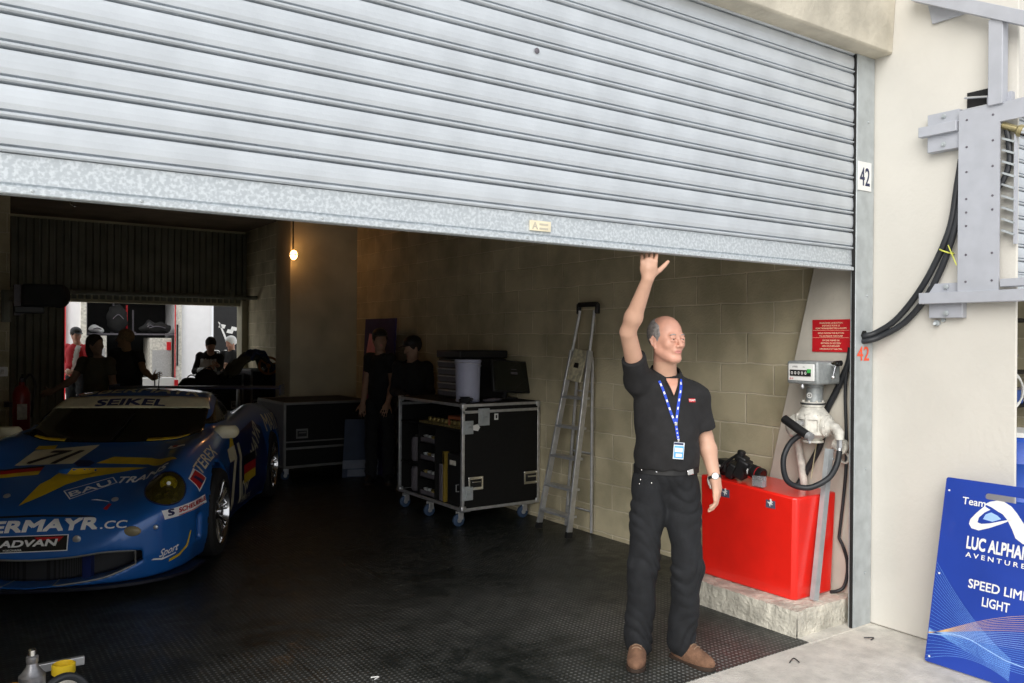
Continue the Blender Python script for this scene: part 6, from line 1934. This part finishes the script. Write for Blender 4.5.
# man in black and white bending over the far cases
J6 = pose(1.74, head=(.05, -.14, 1.52), neck=(.02, -.06, 1.37), chest=(.0, -.02, 1.20), shR=(-.165, -.03, 1.33), shL=(.165, -.05, 1.31), yaw=radians(35), pitch=radians(-35), body_yaw=radians(35),
          elR=(-.20, -.15, 1.08), wrR=(.05, -.33, 1.12), knR=(.12, -.37, 1.14), elL=(.22, -.16, 1.10), wrL=(.26, -.38, 1.18), knL=(.25, -.45, 1.20))
def bw_fn(C):
    return ((C[:, 0] > -.13) & (C[:, 0] < .14) & (C[:, 1] < 0.02) & (C[:, 2] < 1.28)).astype(int)
r6, b6_, *_ = person('person', 'man in black and white overalls bending over the far flight cases', (3.72, 14.2, 0), RZ, J6, dict(hair=M['dark_hair'], sleeve=2, shirt=[M['black_matte'], M['white']], shirt_fn=bw_fn), h=.012)
J7 = pose(1.66, yaw=radians(-40), pitch=radians(-20), body_yaw=radians(-40), wrR=(-.05, -.30, 1.10), knR=(0, -.36, 1.12), wrL=(.1, -.30, 1.10), knL=(.05, -.36, 1.12))
r7, b7_, *_ = person('person', 'white-haired person in black standing just outside the right of the rear doorway', (4.55, 15.95, 0), RZ, J7, dict(hair=M['white'], sleeve=2, shirt=M['black_matte'], hair_grow=.014), h=.013)
# ------------------------------------------------------------------ the racing car
CAR_LOC, CAR_RZ = (1.465, 7.81, 0.0), radians(-117.4)
car = thing('racing_car', 'blue and yellow racing coupe with white sponsor lettering parked nose-out on the dark floor', 'car', CAR_LOC, CAR_RZ)
M['car_blue'] = mat('metallic_blue_paint', (0.014, 0.13, 0.46), 0.28, 0.15, nscale=3, namt=0.06, coat=0.8)
M['car_yellow'] = mat('livery_yellow', (0.80, 0.55, 0.02), 0.35, coat=0.5)
M['car_cream'] = mat('livery_cream', (0.80, 0.74, 0.52), 0.35, coat=0.5)
M['car_white'] = mat('livery_white', (0.92, 0.94, 0.92), 0.4, coat=0.3)
M['car_navy'] = mat('livery_navy', (0.008, 0.018, 0.10), 0.35, coat=0.5)
M['car_red'] = mat('livery_red', (0.50, 0.01, 0.015), 0.4, coat=0.3)
M['car_black'] = mat('livery_black', (0.006, 0.006, 0.006), 0.5)
M['tyre'] = mat('tyre_rubber', (0.012, 0.012, 0.012), 0.75)
M['amber_lens'] = mat('amber_lens', (0.40, 0.33, 0.02), 0.12, nscale=30, namt=0.3, coat=0.5)

def smax(a, b, k):
    h = np.clip(0.5 - 0.5 * (b - a) / k, 0, 1)
    return b * (1 - h) + a * h + k * h * (1 - h)
def smin(a, b, k):
    return -smax(-a, -b, k)
def interp(x, pts):
    xs, ys = zip(*pts)
    return np.interp(x, xs, ys)
def car_field(X, Y, Z):
    U, V = X, np.abs(Y)
    u1 = X[:, 0, 0]
    us = np.linspace(-2.4, 2.4, 481)
    def table(pts, w=9):
        y = np.interp(us, *zip(*pts))
        k = np.ones(w) / w
        for _ in range(3):
            y = np.convolve(np.pad(y, w // 2, 'edge'), k, 'valid')
        return np.interp(u1, us, y)[:, None, None]
    zc = table([(-2.4, .45), (-2.2, .60), (-2.05, .74), (-1.8, .82), (-1.4, .86), (-1.0, .87), (0, .86), (.6, .84), (.85, .80), (1.2, .735), (1.5, .665), (1.8, .580), (1.98, .525), (2.10, .47), (2.17, .38), (2.22, .2), (2.4, .0)], 7)
    wt = table([(-2.4, .0), (-2.22, .60), (-2.1, .80), (-1.9, .89), (-1.5, .935), (-1.1, .94), (-.7, .90), (0, .865), (.6, .87), (1.1, .905), (1.5, .90), (1.75, .87), (1.92, .81), (2.04, .72), (2.13, .58), (2.19, .38), (2.23, .1), (2.4, -.3)], 5)
    ridge = table([(-2.4, 0), (-2.0, .03), (-1.5, .085), (-1.1, .10), (-.6, .05), (0, .02), (.7, .045), (1.0, .085), (1.4, .115), (1.7, .115), (1.9, .06), (2.1, .0), (2.4, 0)])
    zt = zc + ridge * np.exp(-((V - .70) / .15) ** 2) - .05 * np.exp(-((V) / .3) ** 2) * 0 - .55 * np.clip(V - .74, 0, 1) ** 1.6
    wz = wt - .45 * np.clip(Z - .55, 0, 1) ** 1.6 - .35 * np.clip(.24 - Z, 0, 1)
    body = smax(smax(V - wz, (Z - zt) * .9, .07), .085 - Z, .03)
    # door recess: waist slightly tucked between the arches
    gw = table([(-2.4, .0), (-1.9, .30), (-1.3, .46), (-.6, .60), (0, .70), (.4, .715), (.9, .71), (2.4, .65)])
    side = (V - (gw + .04 - .50 * (Z - .82))) * .9
    scr = ((U + .30 * V ** 2) - (.84 - (Z - .80) * 2.02)) * .44
    roof = Z - (1.185 - .075 * (U + .12) ** 2 - .12 * V ** 2)
    rear = (Z - (1.185 - .16 * V ** 2 + .285 * np.minimum(U + .30, 0) - .04 * np.minimum(U + .3, 0) ** 2)) * .95
    gh = smax(smax(side, scr, .05), smax(roof, rear, .05), .06)
    gh = smax(gh, .6 - Z, .02)
    f = smin(body, gh, .035)
    # arch flares
    for (cu, cv, cz, ru, rv, rz_) in ((1.15, .76, .37, .50, .185, .345), (-1.18, .78, .40, .58, .19, .37)):
        q0 = np.sqrt(((U - cu) / ru) ** 2 + ((V - cv) / rv) ** 2 + ((Z - cz) / rz_) ** 2)
        q1 = np.sqrt(((U - cu) / ru ** 2) ** 2 + ((V - cv) / rv ** 2) ** 2 + ((Z - cz) / rz_ ** 2) ** 2) + 1e-9
        f = smin(f, q0 * (q0 - 1) / q1, .07)
    f = np.maximum(f, .085 - Z)
    for cu in (1.15, -1.18):
        cyl = np.sqrt((U - cu) ** 2 + (Z - .335) ** 2) - .356
        f = np.maximum(f, -np.maximum(cyl, .58 - V))
    # front intake mouth
    mouth = np.maximum(np.maximum(np.abs(Z - (.176 + .062 * (V / .6) ** 2)) - (.078 - .045 * np.clip((V - .40) / .22, 0, 1) ** 1.5), V - .63), 1.6 - U)
    mouth = np.maximum(mouth, (1.98 - .55 * V ** 2.2) - U)
    f = smax(f, -mouth, .012)
    # side duct ahead of the wheel
    duct = np.maximum(np.maximum(np.abs(Z - .33) - .085, np.abs(U - 1.66) - .035), .80 - V)
    f = smax(f, -duct, .012)
    # hood vent
    hv = np.sqrt(((U - 1.42) / .05) ** 2 + (Y / .12) ** 2 + ((Z - .68) / .05) ** 2) - 1
    f = smax(f, -hv * .04, .01)
    return f
CF = Field((-2.45, -1.06, 0.04), (2.4, 1.06, 1.28), 0.0135)
CF.F = car_field(CF.ax[0][:, None, None], CF.ax[1][None, :, None], CF.ax[2][None, None, :]).astype(np.float32)
cbody = field_obj(CF, 'body', ['car_blue'], car, 2)
_bm = bmesh.new(); _bm.from_mesh(cbody.data)
CT = BVHTree.FromBMesh(_bm)
_bm.free()

DIA = .70710678
PROJ = {  # plane axes a, b, ray origin offset and direction, all in the car's own frame
    'top': (Vector((1, 0, 0)), Vector((0, 1, 0)), Vector((0, 0, 3)), Vector((0, 0, -1))),
    'front': (Vector((0, 1, 0)), Vector((0, 0, 1)), Vector((4, 0, 0)), Vector((-1, 0, 0))),
    'left': (Vector((-1, 0, 0)), Vector((0, 0, 1)), Vector((0, 3, 0)), Vector((0, -1, 0))),
    'right': (Vector((-1, 0, 0)), Vector((0, 0, 1)), Vector((0, -3, 0)), Vector((0, 1, 0))),
    'diag': (Vector((-DIA, DIA, 0)), Vector((0, 0, 1)), Vector((3, 3, 0)), Vector((-DIA, -DIA, 0))),
}
def project(pts2, faces, proj, lift, mb, m):
    a, b, o, d = PROJ[proj]
    out, ok = [], []
    for i_, p in enumerate(pts2):
        h = CT.ray_cast(o + a * p[0] + b * p[1], d)
        ok.append(h[0] is not None)
        if h[0] is None:
            out.append(Vector((0, 0, 0)))
        else:
            n = h[1] if h[1].dot(d) < 0 else -h[1]
            out.append(h[0] + n * (lift[i_] if isinstance(lift, list) else lift))
    fs = []
    for f in faces:
        if all(ok[i] for i in f):
            q = [out[i] for i in f]
            if max((q[i] - q[i - 1]).length for i in range(len(q))) < .16:
                fs.append(f)
    mb.add(out, fs, m)
def decal(mb, poly, proj, m, lift=.003, step=.03):
    """a closed outline filled with a fine mesh and laid onto the body"""
    n = len(poly)
    P2, E2 = [], []
    for i in range(n):
        p, q = Vector(poly[i]), Vector(poly[(i + 1) % n])
        k = max(1, int((q - p).length / step))
        for j in range(k):
            P2.append(p + (q - p) * j / k)
    E2 = [(i, (i + 1) % len(P2)) for i in range(len(P2))]
    nb = len(P2)
    xs, ys = [p.x for p in P2], [p.y for p in P2]
    x = min(xs) + step / 2
    row = 0
    while x < max(xs):
        y = min(ys) + step / 2 * (1 + row % 2)
        while y < max(ys):
            P2.append(Vector((x, y)))
            y += step
        x += step
        row += 1
    def inside(p):
        c = False
        for i in range(nb):
            a, b = P2[i], P2[(i + 1) % nb]
            if (a.y > p.y) != (b.y > p.y) and p.x < (b.x - a.x) * (p.y - a.y) / (b.y - a.y) + a.x:
                c = not c
        return c
    P2 = P2[:nb] + [p for p in P2[nb:] if inside(p)]
    V_, _, F_, *_r = delaunay_2d_cdt(P2, E2, [], 1, 1e-6)
    project([(v.x, v.y) for v in V_], [tuple(f) for f in F_], proj, lift, mb, m)
def lettering(mb, body, proj, o, rt, up, size, width, m, bold=.02, shear=0, lift=.0045, maxe=.03, spacing=1.0, outline=False):
    vs, fs = text_mesh(body, size, bold, shear, 'LEFT', spacing)
    x0, x1 = min(v[0] for v in vs), max(v[0] for v in vs)
    k = width / (x1 - x0)
    bm = bmesh.new()
    bv = [bm.verts.new(((v[0] - x0) * k, v[1], v[2] * 2 if len(v) > 2 else 0)) for v in vs]
    for f in fs:
        try:
            bm.faces.new([bv[i] for i in f])
        except ValueError:
            pass
    for _ in range(4):
        le = [e for e in bm.edges if e.calc_length() > maxe]
        if not le:
            break
        bmesh.ops.subdivide_edges(bm, edges=le, cuts=1)
        bmesh.ops.triangulate(bm, faces=bm.faces)
    bm.verts.index_update()
    rt, up = Vector(rt).normalized(), Vector(up)
    up = up.normalized()
    P2 = [(o[0] + rt.x * v.co.x + up.x * v.co.y, o[1] + rt.y * v.co.x + up.y * v.co.y) for v in bm.verts]
    F_ = [tuple(v.index for v in f.verts) for f in bm.faces]
    lift = [lift + v.co.z for v in bm.verts]
    bm.free()
    project(P2, F_, proj, lift, mb, m)
def outline_decal(mb, poly, proj, w, m, lift=.004):
    n = len(poly)
    for i in range(n):
        p, q = Vector(poly[i]), Vector(poly[(i + 1) % n])
        s = (q - p).normalized()
        t = Vector((-s.y, s.x)) * w / 2
        decal(mb, [p - t - s * w / 2, q - t + s * w / 2, q + t + s * w / 2, p + t - s * w / 2], proj, m, lift, .04)

lv = MB()
LM = ['car_blue', 'car_yellow', 'car_cream', 'car_white', 'car_navy', 'car_red', 'car_black']
BL, YE, CR, WH, NA, RE, BK = range(7)
# --- bonnet
decal(lv, [(1.337, -0.458), (1.189, -0.453), (1.018, -0.455), (0.975, -0.381), (0.947, -0.3), (0.921, -0.216), (0.899, -0.13), (0.879, -0.043), (1.092, -0.064), (1.29, -0.084), (1.296, -0.181), (1.303, -0.277), (1.312, -0.371)], 'top', CR)
lettering(lv, '71', 'top', (1.285, -.405), (0, 1), (-1, .12), .40, .27, BK, .02, .35, .005)
decal(lv, [(0.997, -0.464), (0.913, -0.47), (0.872, -0.351), (0.968, -0.334)], 'top', YE, .0045)
decal(lv, [(1.287, 0.072), (1.156, 0.156), (1.168, 0.248), (1.181, 0.34), (1.204, 0.435), (1.32, 0.555), (1.516, 0.694), (1.492, 0.584), (1.339, 0.45), (1.313, 0.352), (1.304, 0.258), (1.295, 0.165)], 'top', YE)
decal(lv, [(1.934, -0.171), (1.791, -0.167), (1.633, -0.165), (1.554, -0.128), (1.423, -0.109), (1.366, -0.059), (1.363, 0.025), (1.373, 0.113), (1.373, 0.199), (1.373, 0.285), (1.375, 0.371), (1.398, 0.464), (1.423, 0.37), (1.467, 0.283), (1.506, 0.194), (1.544, 0.107), (1.646, 0.006), (1.788, -0.07), (1.863, -0.121)], 'top', YE)
decal(lv, [(1.29, -0.077), (1.233, -0.064), (1.235, 0.012), (1.285, 0.065), (1.349, 0.047), (1.347, -0.029)], 'top', NA, .006)
decal(lv, [(1.443, -0.506), (1.379, -0.436), (1.345, -0.351), (1.322, -0.261), (1.352, -0.255), (1.374, -0.344), (1.404, -0.427), (1.462, -0.497)], 'top', BK)
decal(lv, [(1.462, -0.497), (1.404, -0.427), (1.374, -0.344), (1.352, -0.255), (1.414, -0.25), (1.435, -0.331), (1.462, -0.408), (1.507, -0.477)], 'top', RE)
decal(lv, [(1.507, -0.477), (1.462, -0.408), (1.435, -0.331), (1.414, -0.25), (1.484, -0.24), (1.501, -0.315), (1.521, -0.389), (1.552, -0.456)], 'top', YE)
outline_decal(lv, [(1.742, 0.031), (1.545, 0.275), (1.627, 0.328), (1.855, 0.112)], 'top', .008, WH)
lettering(lv, 'BAU', 'top', (1.828, .105), (-.66, .75), (-.85, -.53), .105, .27, WH, .008, 0, .005)
lettering(lv, 'TRANS', 'top', (1.635, .325), (.02, .36), (-1, .0), .135, .33, WH, .02, .1, .005)
decal(lv, [(1.026, 0.499), (0.95, 0.50), (1.16, 0.66), (1.22, 0.67)], 'top', WH)
decal(lv, [(1.03, .53), (.98, .535), (1.06, .59), (1.11, .585)], 'top', RE, .005)
lettering(lv, 'TEREX', 'top', (1.54, .862), (-1, .0), (0, -1), .085, .50, CR, .012, 0, .005)
decal(lv, [(1.695 * -1, .661), (-1.546, .712), (-1.485, .632), (-1.656, .565)][::-1], 'left', WH, .003)
decal(lv, [(-1.685, .657), (-1.552, .697), (-1.50, .634), (-1.651, .580)][::-1], 'left', RE, .0045)
decal(lv, [(-1.64, .662), (-1.60, .668), (-1.545, .618), (-1.59, .61)][::-1], 'left', NA, .006)
decal(lv, [(-.905, .508), (-.47, .532), (-.455, .470), (-.888, .450)][::-1], 'diag', WH, .003)
lettering(lv, 'SCHEUERLE', 'diag', (-.78, .477), (1, .05), (-.05, 1), .042, .31, RE, .03, 0, .0055)
lettering(lv, 'S', 'diag', (-.865, .470), (1, .05), (-.05, 1), .055, .05, NA, .04, 0, .0055)
decal(lv, [(-.78, .462), (-.49, .477), (-.49, .472), (-.78, .457)][::-1], 'diag', RE, .0055)
lettering(lv, 'OBERMAYR', 'front', (-.485, .407), (1, .022), (0, 1), .082, .865, WH, .035, .0, .005)
lettering(lv, '.CC', 'front', (.395, .425), (1, .022), (0, 1), .056, .155, WH, .015, .0, .005)
decal(lv, [(-.30, .393), (.217, .400), (.225, .308), (-.30, .298)], 'front', WH, .003)
decal(lv, [(-.295, .388), (.211, .395), (.219, .313), (-.295, .303)], 'front', BK, .0045)
lettering(lv, 'ADVAN', 'front', (-.175, .332), (1, .02), (0, 1), .052, .335, WH, .03, .1, .006)
lettering(lv, 'YOKOHAMA', 'front', (-.15, .309), (1, .02), (0, 1), .016, .11, WH, .01, 0, .006)
decal(lv, [(.02, .385), (.19, .388), (.165, .360), (.14, .378), (.05, .366)], 'front', RE, .0052)
lettering(lv, 'Sport', 'diag', (-.925, .215), (1, .16), (0, 1), .065, .145, WH, .015, .35, .005)
decal(lv, [(-.975, .205), (-.90, .192), (-.80, .215), (-.80, .222), (-.89, .205), (-.96, .213)], 'diag', WH, .004)
decal(lv, [(-.845, .165), (-.76, .185), (-.69, .235), (-.655, .33), (-.667, .33), (-.705, .245), (-.765, .205), (-.84, .185)], 'diag', YE, .003)
decal(lv, [(1.868, .245), (1.862, .284), (1.890, .36), (1.905, .378), (1.885, .33)], 'top', WH)
decal(lv, [(1.988, .363), (1.924, .378), (1.932, .399), (2.0, .391)], 'top', RE, .004)
# --- roof band and windscreen banner
lettering(lv, 'OBERMAYR', 'top', (.10, -.50), (0, 1), (-1, 0), .22, 1.0, CR, .015, .0, .004)
# --- flank
for sd in ('left', 'right'):
    decal(lv, [(.92, .13), (1.46, .13) if False else (.70, .13), (-.72, .13), (-.72, .42), (-.60, .62), (-.35, .76), (.10, .80), (.55, .84), (.80, .76), (.82, .40)], sd, NA, .0028, .04)
    decal(lv, [(-.62, .66), (-.40, .79), (-.30, .79), (-.34, .70), (-.5, .60)], sd, YE, .004)
    lettering(lv, '71', sd, (-.62, .22), (1, 0), (.0, 1), .70, .50, CR, .03, 0, .005)
    lettering(lv, 'OBERMAYR', sd, (-.02, .17), (.80, .60), (-.60, .80), .27, .92, CR, .014, 0, .0055)
    decal(lv, [(-.02, .50), (.42, .50), (.42, .58), (-.02, .58)], sd, BK, .0085)
    decal(lv, [(-.02, .42), (.42, .42), (.42, .50), (-.02, .50)], sd, RE, .0085)
    decal(lv, [(-.02, .34), (.42, .34), (.42, .42), (-.02, .42)], sd, YE, .0085)
    lettering(lv, 'TEREX', sd, (-.1, .17), (1, 0), (0, 1), .08, .4, CR, .01, 0, .005)
    lettering(lv, 'MAYR', sd, (.93, .70), (1, -.05), (.05, 1), .24, .66, CR, .014, 0, .005)
# join the livery into the painted body
bm = bmesh.new()
bm.from_mesh(cbody.data)
nv = [bm.verts.new(v) for v in lv.v]
for f, m in zip(lv.f, lv.m):
    try:
        q = bm.faces.new([nv[i] for i in f])
        q.material_index = m
        q.smooth = True
        q.normal_update()
    except ValueError:
        pass
new = [f for f in bm.faces if f.index < 0 or f.material_index > 0]
bm.to_mesh(cbody.data)
bm.free()
for q in LM[1:]:
    cbody.data.materials.append(M[q])

# --- glass
def sheet(name, poly, proj, m, lift, parent, step=.04, thick=.004):
    mb = MB()
    decal(mb, poly, proj, 0, lift, step)
    o = mb.obj(name, m, parent, angle=80)
    s = o.modifiers.new('thick', 'SOLIDIFY')
    s.thickness = thick
    s.offset = 0
    return o
def curve_u(a, b, v0, v1, k=14):
    return [(a - b * (v0 + (v1 - v0) * i / k) ** 2, v0 + (v1 - v0) * i / k) for i in range(k + 1)]
ws = sheet('windscreen', curve_u(.845, .30, -.67, .67) + curve_u(.345, .26, .62, -.62), 'top', 'glass_dark', .006, car)
sheet('sun_strip', curve_u(.365, .26, -.63, .63) + curve_u(.185, .24, .575, -.575), 'top', 'car_cream', .008, ws)
sl = MB()
lettering(sl, 'SEIKEL', 'top', (.325, -.28), (0, 1), (-1, 0), .13, .56, 0, .03, 0, .012)
sl.obj('strip_lettering', 'car_navy', ws, smooth=False)
for a, b in ((.28, .58), (-.58, -.33)):
    sheet('screen_label', curve_u(.838, .30, a, b, 6) + curve_u(.795, .30, b, a, 6), 'top', 'car_yellow', .010, ws)
for sd in ('left', 'right'):
    sheet('side_window', [(-.52, .915), (-.10, 1.045), (.15, 1.075), (.42, 1.055), (.80, .955), (.72, .93), (.48, .915), (.0, .90)], sd, mat('tinted_side_glass', (0.035, 0.032, 0.018), 0.10, namt=.2), .006, car)
wp = MB()
for v0, v1 in ((-.05, .25),):
    pts = []
    for i in range(8):
        u, v = .83 - .38 * i / 7, .02 + .06 * i / 7
        h_ = CT.ray_cast(Vector((u, v, 3)), Vector((0, 0, -1)))[0]
        pts.append(h_ + Vector((.01, 0, .022)))
    wp.tube(pts, .006, 6)
wp.obj('wiper', 'black', car)
ap = CT.ray_cast(Vector((-.05, .12, 3)), Vector((0, 0, -1)))[0]
MB().tube([ap, ap + Vector((-.03, 0, .11))], .004, 6).lathe([(.018, 0), (.012, .012)], ap, (0, 0, 1), 12).obj('aerial', 'black', car)
# --- headlamps with amber covers
for sy in (1, -1):
    c, ex, ey = Vector((1.80, sy * .695, .60)), Vector((-.52, sy * .20, .52)), None
    n = Vector((.83, sy * .22, .52)).normalized()
    x = Vector((-n.y, n.x, 0)).normalized()
    y = n.cross(x)
    mb = MB()
    vs, fs = [], []
    K, Rn = 32, 6
    for j in range(Rn + 1):
        for i in range(K):
            a = 2 * pi * i / K
            q = c + (x * cos(a) * .128 + y * sin(a) * .150) * (j / Rn)
            h_ = CT.ray_cast(q + n * .5, -n)
            p = h_[0] if h_[0] else q
            vs.append(p + n * (.012 * (1 - (j / Rn) ** 2) + .005))
    for j in range(Rn):
        for i in range(K):
            a, b = j * K + i, j * K + (i + 1) % K
            fs.append((a, b, b + K, a + K))
    rim = vs[Rn * K:]
    hl_ = MB().add(vs, fs).obj('headlamp', mat('amber_lamp_cover', (0.045, 0.038, 0.006), 0.08, nscale=20, namt=.3, coat=.8), car, angle=80)
    q = MB()
    q.tube(rim + [rim[0]], .005, 6)
    q.obj('lamp_rim', 'car_navy', hl_)
    lc = CT.ray_cast(c + Vector((-.005, sy * .02, .025)) + n * .5, -n)[0] + n * .022
    MB().lathe([(.0, .0), (.034, .002), (.046, .006), (.052, .005), (.054, .0)], lc, n, 28, caps=False).lathe([(.0, .012), (.012, .010), (.014, .004)], lc, n, 16, 1, caps=False).obj('reflector', [mat('gold_reflector', (0.95, 0.75, 0.05), 0.12, 0.9, namt=.3, nscale=60), 'car_white'], hl_)
    # fog light and bumper studs
    fc_ = CT.ray_cast(Vector((3, sy * .582, .405)), Vector((-1, 0, 0)))[0]
    MB().ball(fc_, (.022, .055, .032)).obj('fog_lamp', mat('smoked_cream_lens', (0.35, 0.30, 0.18), .15), car)
    fc_ = CT.ray_cast(Vector((3, sy * .706, .413)), Vector((-1, 0, 0)))[0]
    MB().lathe([(.016, 0), (.014, .012), (.006, .016)], fc_, (1, 0, 0), 16).obj('bumper_stud', 'alu', car)
    # mirrors
    mp = Vector((.57, sy * .835, .862))
    mr = MB().ball(mp, (.075, .10, .060), 20, 12)
    mr.v = [(x_, y_, mp.z + max(-.050, min(.050, (z_ - mp.z) * 1.15))) for x_, y_, z_ in mr.v]
    mr.tube([mp + Vector((0, -sy * .06, -.02)), mp + Vector((.03, -sy * .20, -.045))], .018, 8)
    mr.obj('mirror', 'car_cream', car)
fc_ = CT.ray_cast(Vector((3, .269, .372)), Vector((-1, 0, 0)))[0]
MB().lathe([(.024, -.004), (.024, .006), (.012, .010)], fc_, (1, 0, 0), 18).obj('tow_eye_cover', 'alu', car)
for (u, v) in ((1.872, .398), (1.80, -.30)):
    h_ = CT.ray_cast(Vector((u, v, 3)), Vector((0, 0, -1)))[0]
    MB().lathe([(.022, 0), (.022, .006), (.010, .010)], h_, (.5, 0, .85), 16).obj('bonnet_catch', 'alu', car)
h_ = [CT.ray_cast(Vector((3, v, .497 - .006 * abs(v) * 3)), Vector((-1, 0, 0)))[0] for v in np.linspace(-.42, .34, 20)]
MB().tube([p + Vector((.002, 0, 0)) for p in h_], [.008] * 17 + [.006, .004, .002], 8).obj('bumper_slot', 'car_black', car)
# --- grille and silver lip of the mouth
gm_ = MB()
vs, fs = [], []
for j in range(9):
    for i in range(41):
        v = -.62 + 1.24 * i / 40
        zc_, hh_ = .176 + .062 * (v / .6) ** 2, .080 - .045 * min(max((abs(v) - .40) / .22, 0), 1) ** 1.5
        vs.append((2.08 - .5 * abs(v) ** 2.2, v, zc_ + hh_ * (-1 + 2 * j / 8)))
fs = [(j * 41 + i, j * 41 + i + 1, (j + 1) * 41 + i + 1, (j + 1) * 41 + i) for j in range(8) for i in range(40)]
gm_.add(vs, fs)
def mesh_mat():
    m = mat('black_wire_mesh', (0.03, 0.03, 0.032), 0.5, 0.3)
    t = m.node_tree
    b = t.nodes['Principled BSDF']
    co = t.nodes.new('ShaderNodeTexCoord')
    w = t.nodes.new('ShaderNodeTexBrick')
    w.inputs['Scale'].default_value = 110
    w.inputs['Color1'].default_value = w.inputs['Color2'].default_value = (0.004, 0.004, 0.004, 1)
    w.inputs['Mortar'].default_value = (0.035, 0.035, 0.037, 1)
    w.inputs['Mortar Size'].default_value = 0.07
    mp_ = t.nodes.new('ShaderNodeMapping')
    mp_.inputs['Rotation'].default_value = (radians(90), 0, radians(90))
    t.links.new(co.outputs['Object'], mp_.inputs[0])
    t.links.new(mp_.outputs[0], w.inputs['Vector'])
    t.links.new(w.outputs[0], b.inputs['Base Color'])
    return m
gr_ = gm_.obj('grille', mesh_mat(), car)
gr_.modifiers.new('thick', 'SOLIDIFY').thickness = .006
for sy in (-1, 1):
    MB().span((1.95, sy * .305 - .025, .10), (2.10, sy * .305 + .025, .27)).obj('grille_divider', 'car_navy', gr_)
lip = []
for s_, rng in ((1, np.linspace(-.60, .60, 41)), (-1, np.linspace(.60, -.60, 41))):
    for v in rng:
        zc_, hh_ = .176 + .062 * (v / .6) ** 2, .078 - .045 * min(max((abs(v) - .40) / .22, 0), 1) ** 1.5
        z = zc_ + s_ * (hh_ + .004)
        q = CT.ray_cast(Vector((3, v, z + s_ * .010)), Vector((-1, 0, 0)))[0]
        if q:
            lip.append(Vector((q.x + .002, v, z)))
MB().tube(lip + [lip[0]], .006, 6).obj('mouth_trim', mat('dull_silver_trim', (0.35, 0.35, 0.33), .4, .6), car)
# splitter
wt_ = [(2.235, 0), (2.225, .25), (2.19, .45), (2.12, .62), (2.0, .77), (1.85, .87), (1.6, .91)]
ol = wt_ + [(1.55, .5)] + [(a, -b) for a, b in wt_[::-1][:-1]]
ol = wt_ + [(1.6, -.91)] + [(a, -b) for a, b in wt_[::-1][1:-1]]
MB().prism(ol, (0, 0, .062), (1, 0, 0), (0, 1, 0), .022).obj('splitter', mat('dark_blue_black_carbon', (0.008, 0.010, 0.02), .4), car, bevel=.004)
# --- wheels
def wheel(u, sy, R_, wd):
    v = sy * (.905 - wd / 2 + .02) if u > 0 else sy * (.925 - wd / 2 + .02)
    w = MB().lathe([(.235, -wd / 2), (R_ - .02, -wd / 2), (R_, -wd / 2 + .025), (R_, wd / 2 - .025), (R_ - .018, wd / 2), (.245, wd / 2 + .004), (.238, wd / 2 - .01)], (u, v, R_), (0, sy, 0), 48, caps=False)
    t_ = w.obj('wheel', 'tyre', car)
    r = MB().lathe([(.243, wd / 2), (.243, wd / 2 + .006), (.232, wd / 2 + .006), (.222, wd / 2 - .02), (.215, wd / 2 - .11), (.238, -wd / 2)], (u, v, R_), (0, sy, 0), 48, caps=False)
    r.lathe([(.0, wd / 2 - .10), (.21, wd / 2 - .11)], (u, v, R_), (0, sy, 0), 32, 1, caps=False)
    r.obj('rim', ['chrome', 'car_black'], t_)
    sp = MB()
    for i in range(10):
        for da in (-.075, .075):
            a = 2 * pi * i / 10
            c0, c1 = (.05, a), (.222, a + da)
            p0 = Vector((u + cos(c0[1]) * c0[0], v + sy * (wd / 2 - .045), R_ + sin(c0[1]) * c0[0]))
            p1 = Vector((u + cos(c1[1]) * c1[0], v + sy * (wd / 2 - .012), R_ + sin(c1[1]) * c1[0]))
            sp.tube([p0, (p0 + p1) / 2 + Vector((0, sy * .004, 0)), p1], [.011, .008, .009], 6)
    sp.lathe([(.062, wd / 2 - .06), (.062, wd / 2 - .035), (.045, wd / 2 - .025), (.03, wd / 2 - .02), (.03, wd / 2 + .0)], (u, v, R_), (0, sy, 0), 24)
    sp.obj('spokes', 'chrome', t_)
    MB().lathe([(.17, wd / 2 - .085), (.17, wd / 2 - .095)], (u, v, R_), (0, sy, 0), 32).obj('brake_disc', 'alu', t_)
for sy in (1, -1):
    wheel(1.15, sy, .325, .27)
    wheel(-1.18, sy, .335, .31)
# --- rear wing, roof intake line, tail lamps
wg = MB()
pr = [(-.13, .010), (-.06, .026), (.04, .028), (.13, .006), (.13, -.002), (.0, .004), (-.13, 0)]
vs = [(-2.02 + a, s, 1.065 + b) for s in (-.90, .90) for a, b in pr]
k = len(pr)
wg.add(vs, [(i, (i + 1) % k, (i + 1) % k + k, i + k) for i in range(k)] + [tuple(range(k)), tuple(range(k, 2 * k))])
W_ = wg.obj('rear_wing', 'car_navy', car)
for sy in (-1, 1):
    MB().span((-2.18, sy * .90 - .006, 0.99), (-1.86, sy * .90 + .006, 1.11)).obj('end_plate', 'car_navy', W_, bevel=.003)
    MB().add([(-1.93, sy * .42 - .008, .80), (-2.12, sy * .42 - .008, .80), (-2.08, sy * .42 - .008, 1.065), (-1.96, sy * .42 - .008, 1.065), (-1.93, sy * .42 + .008, .80), (-2.12, sy * .42 + .008, .80), (-2.08, sy * .42 + .008, 1.065), (-1.96, sy * .42 + .008, 1.065)],
             [(0, 1, 2, 3), (7, 6, 5, 4), (0, 4, 5, 1), (1, 5, 6, 2), (2, 6, 7, 3), (3, 7, 4, 0)]).obj('wing_strut', 'alu', W_)
    h_ = CT.ray_cast(Vector((-4, sy * .62, .68)), Vector((1, 0, 0)))[0]
    if h_:
        MB().ball(h_, (.03, .16, .05)).obj('tail_lamp', 'car_red', car)
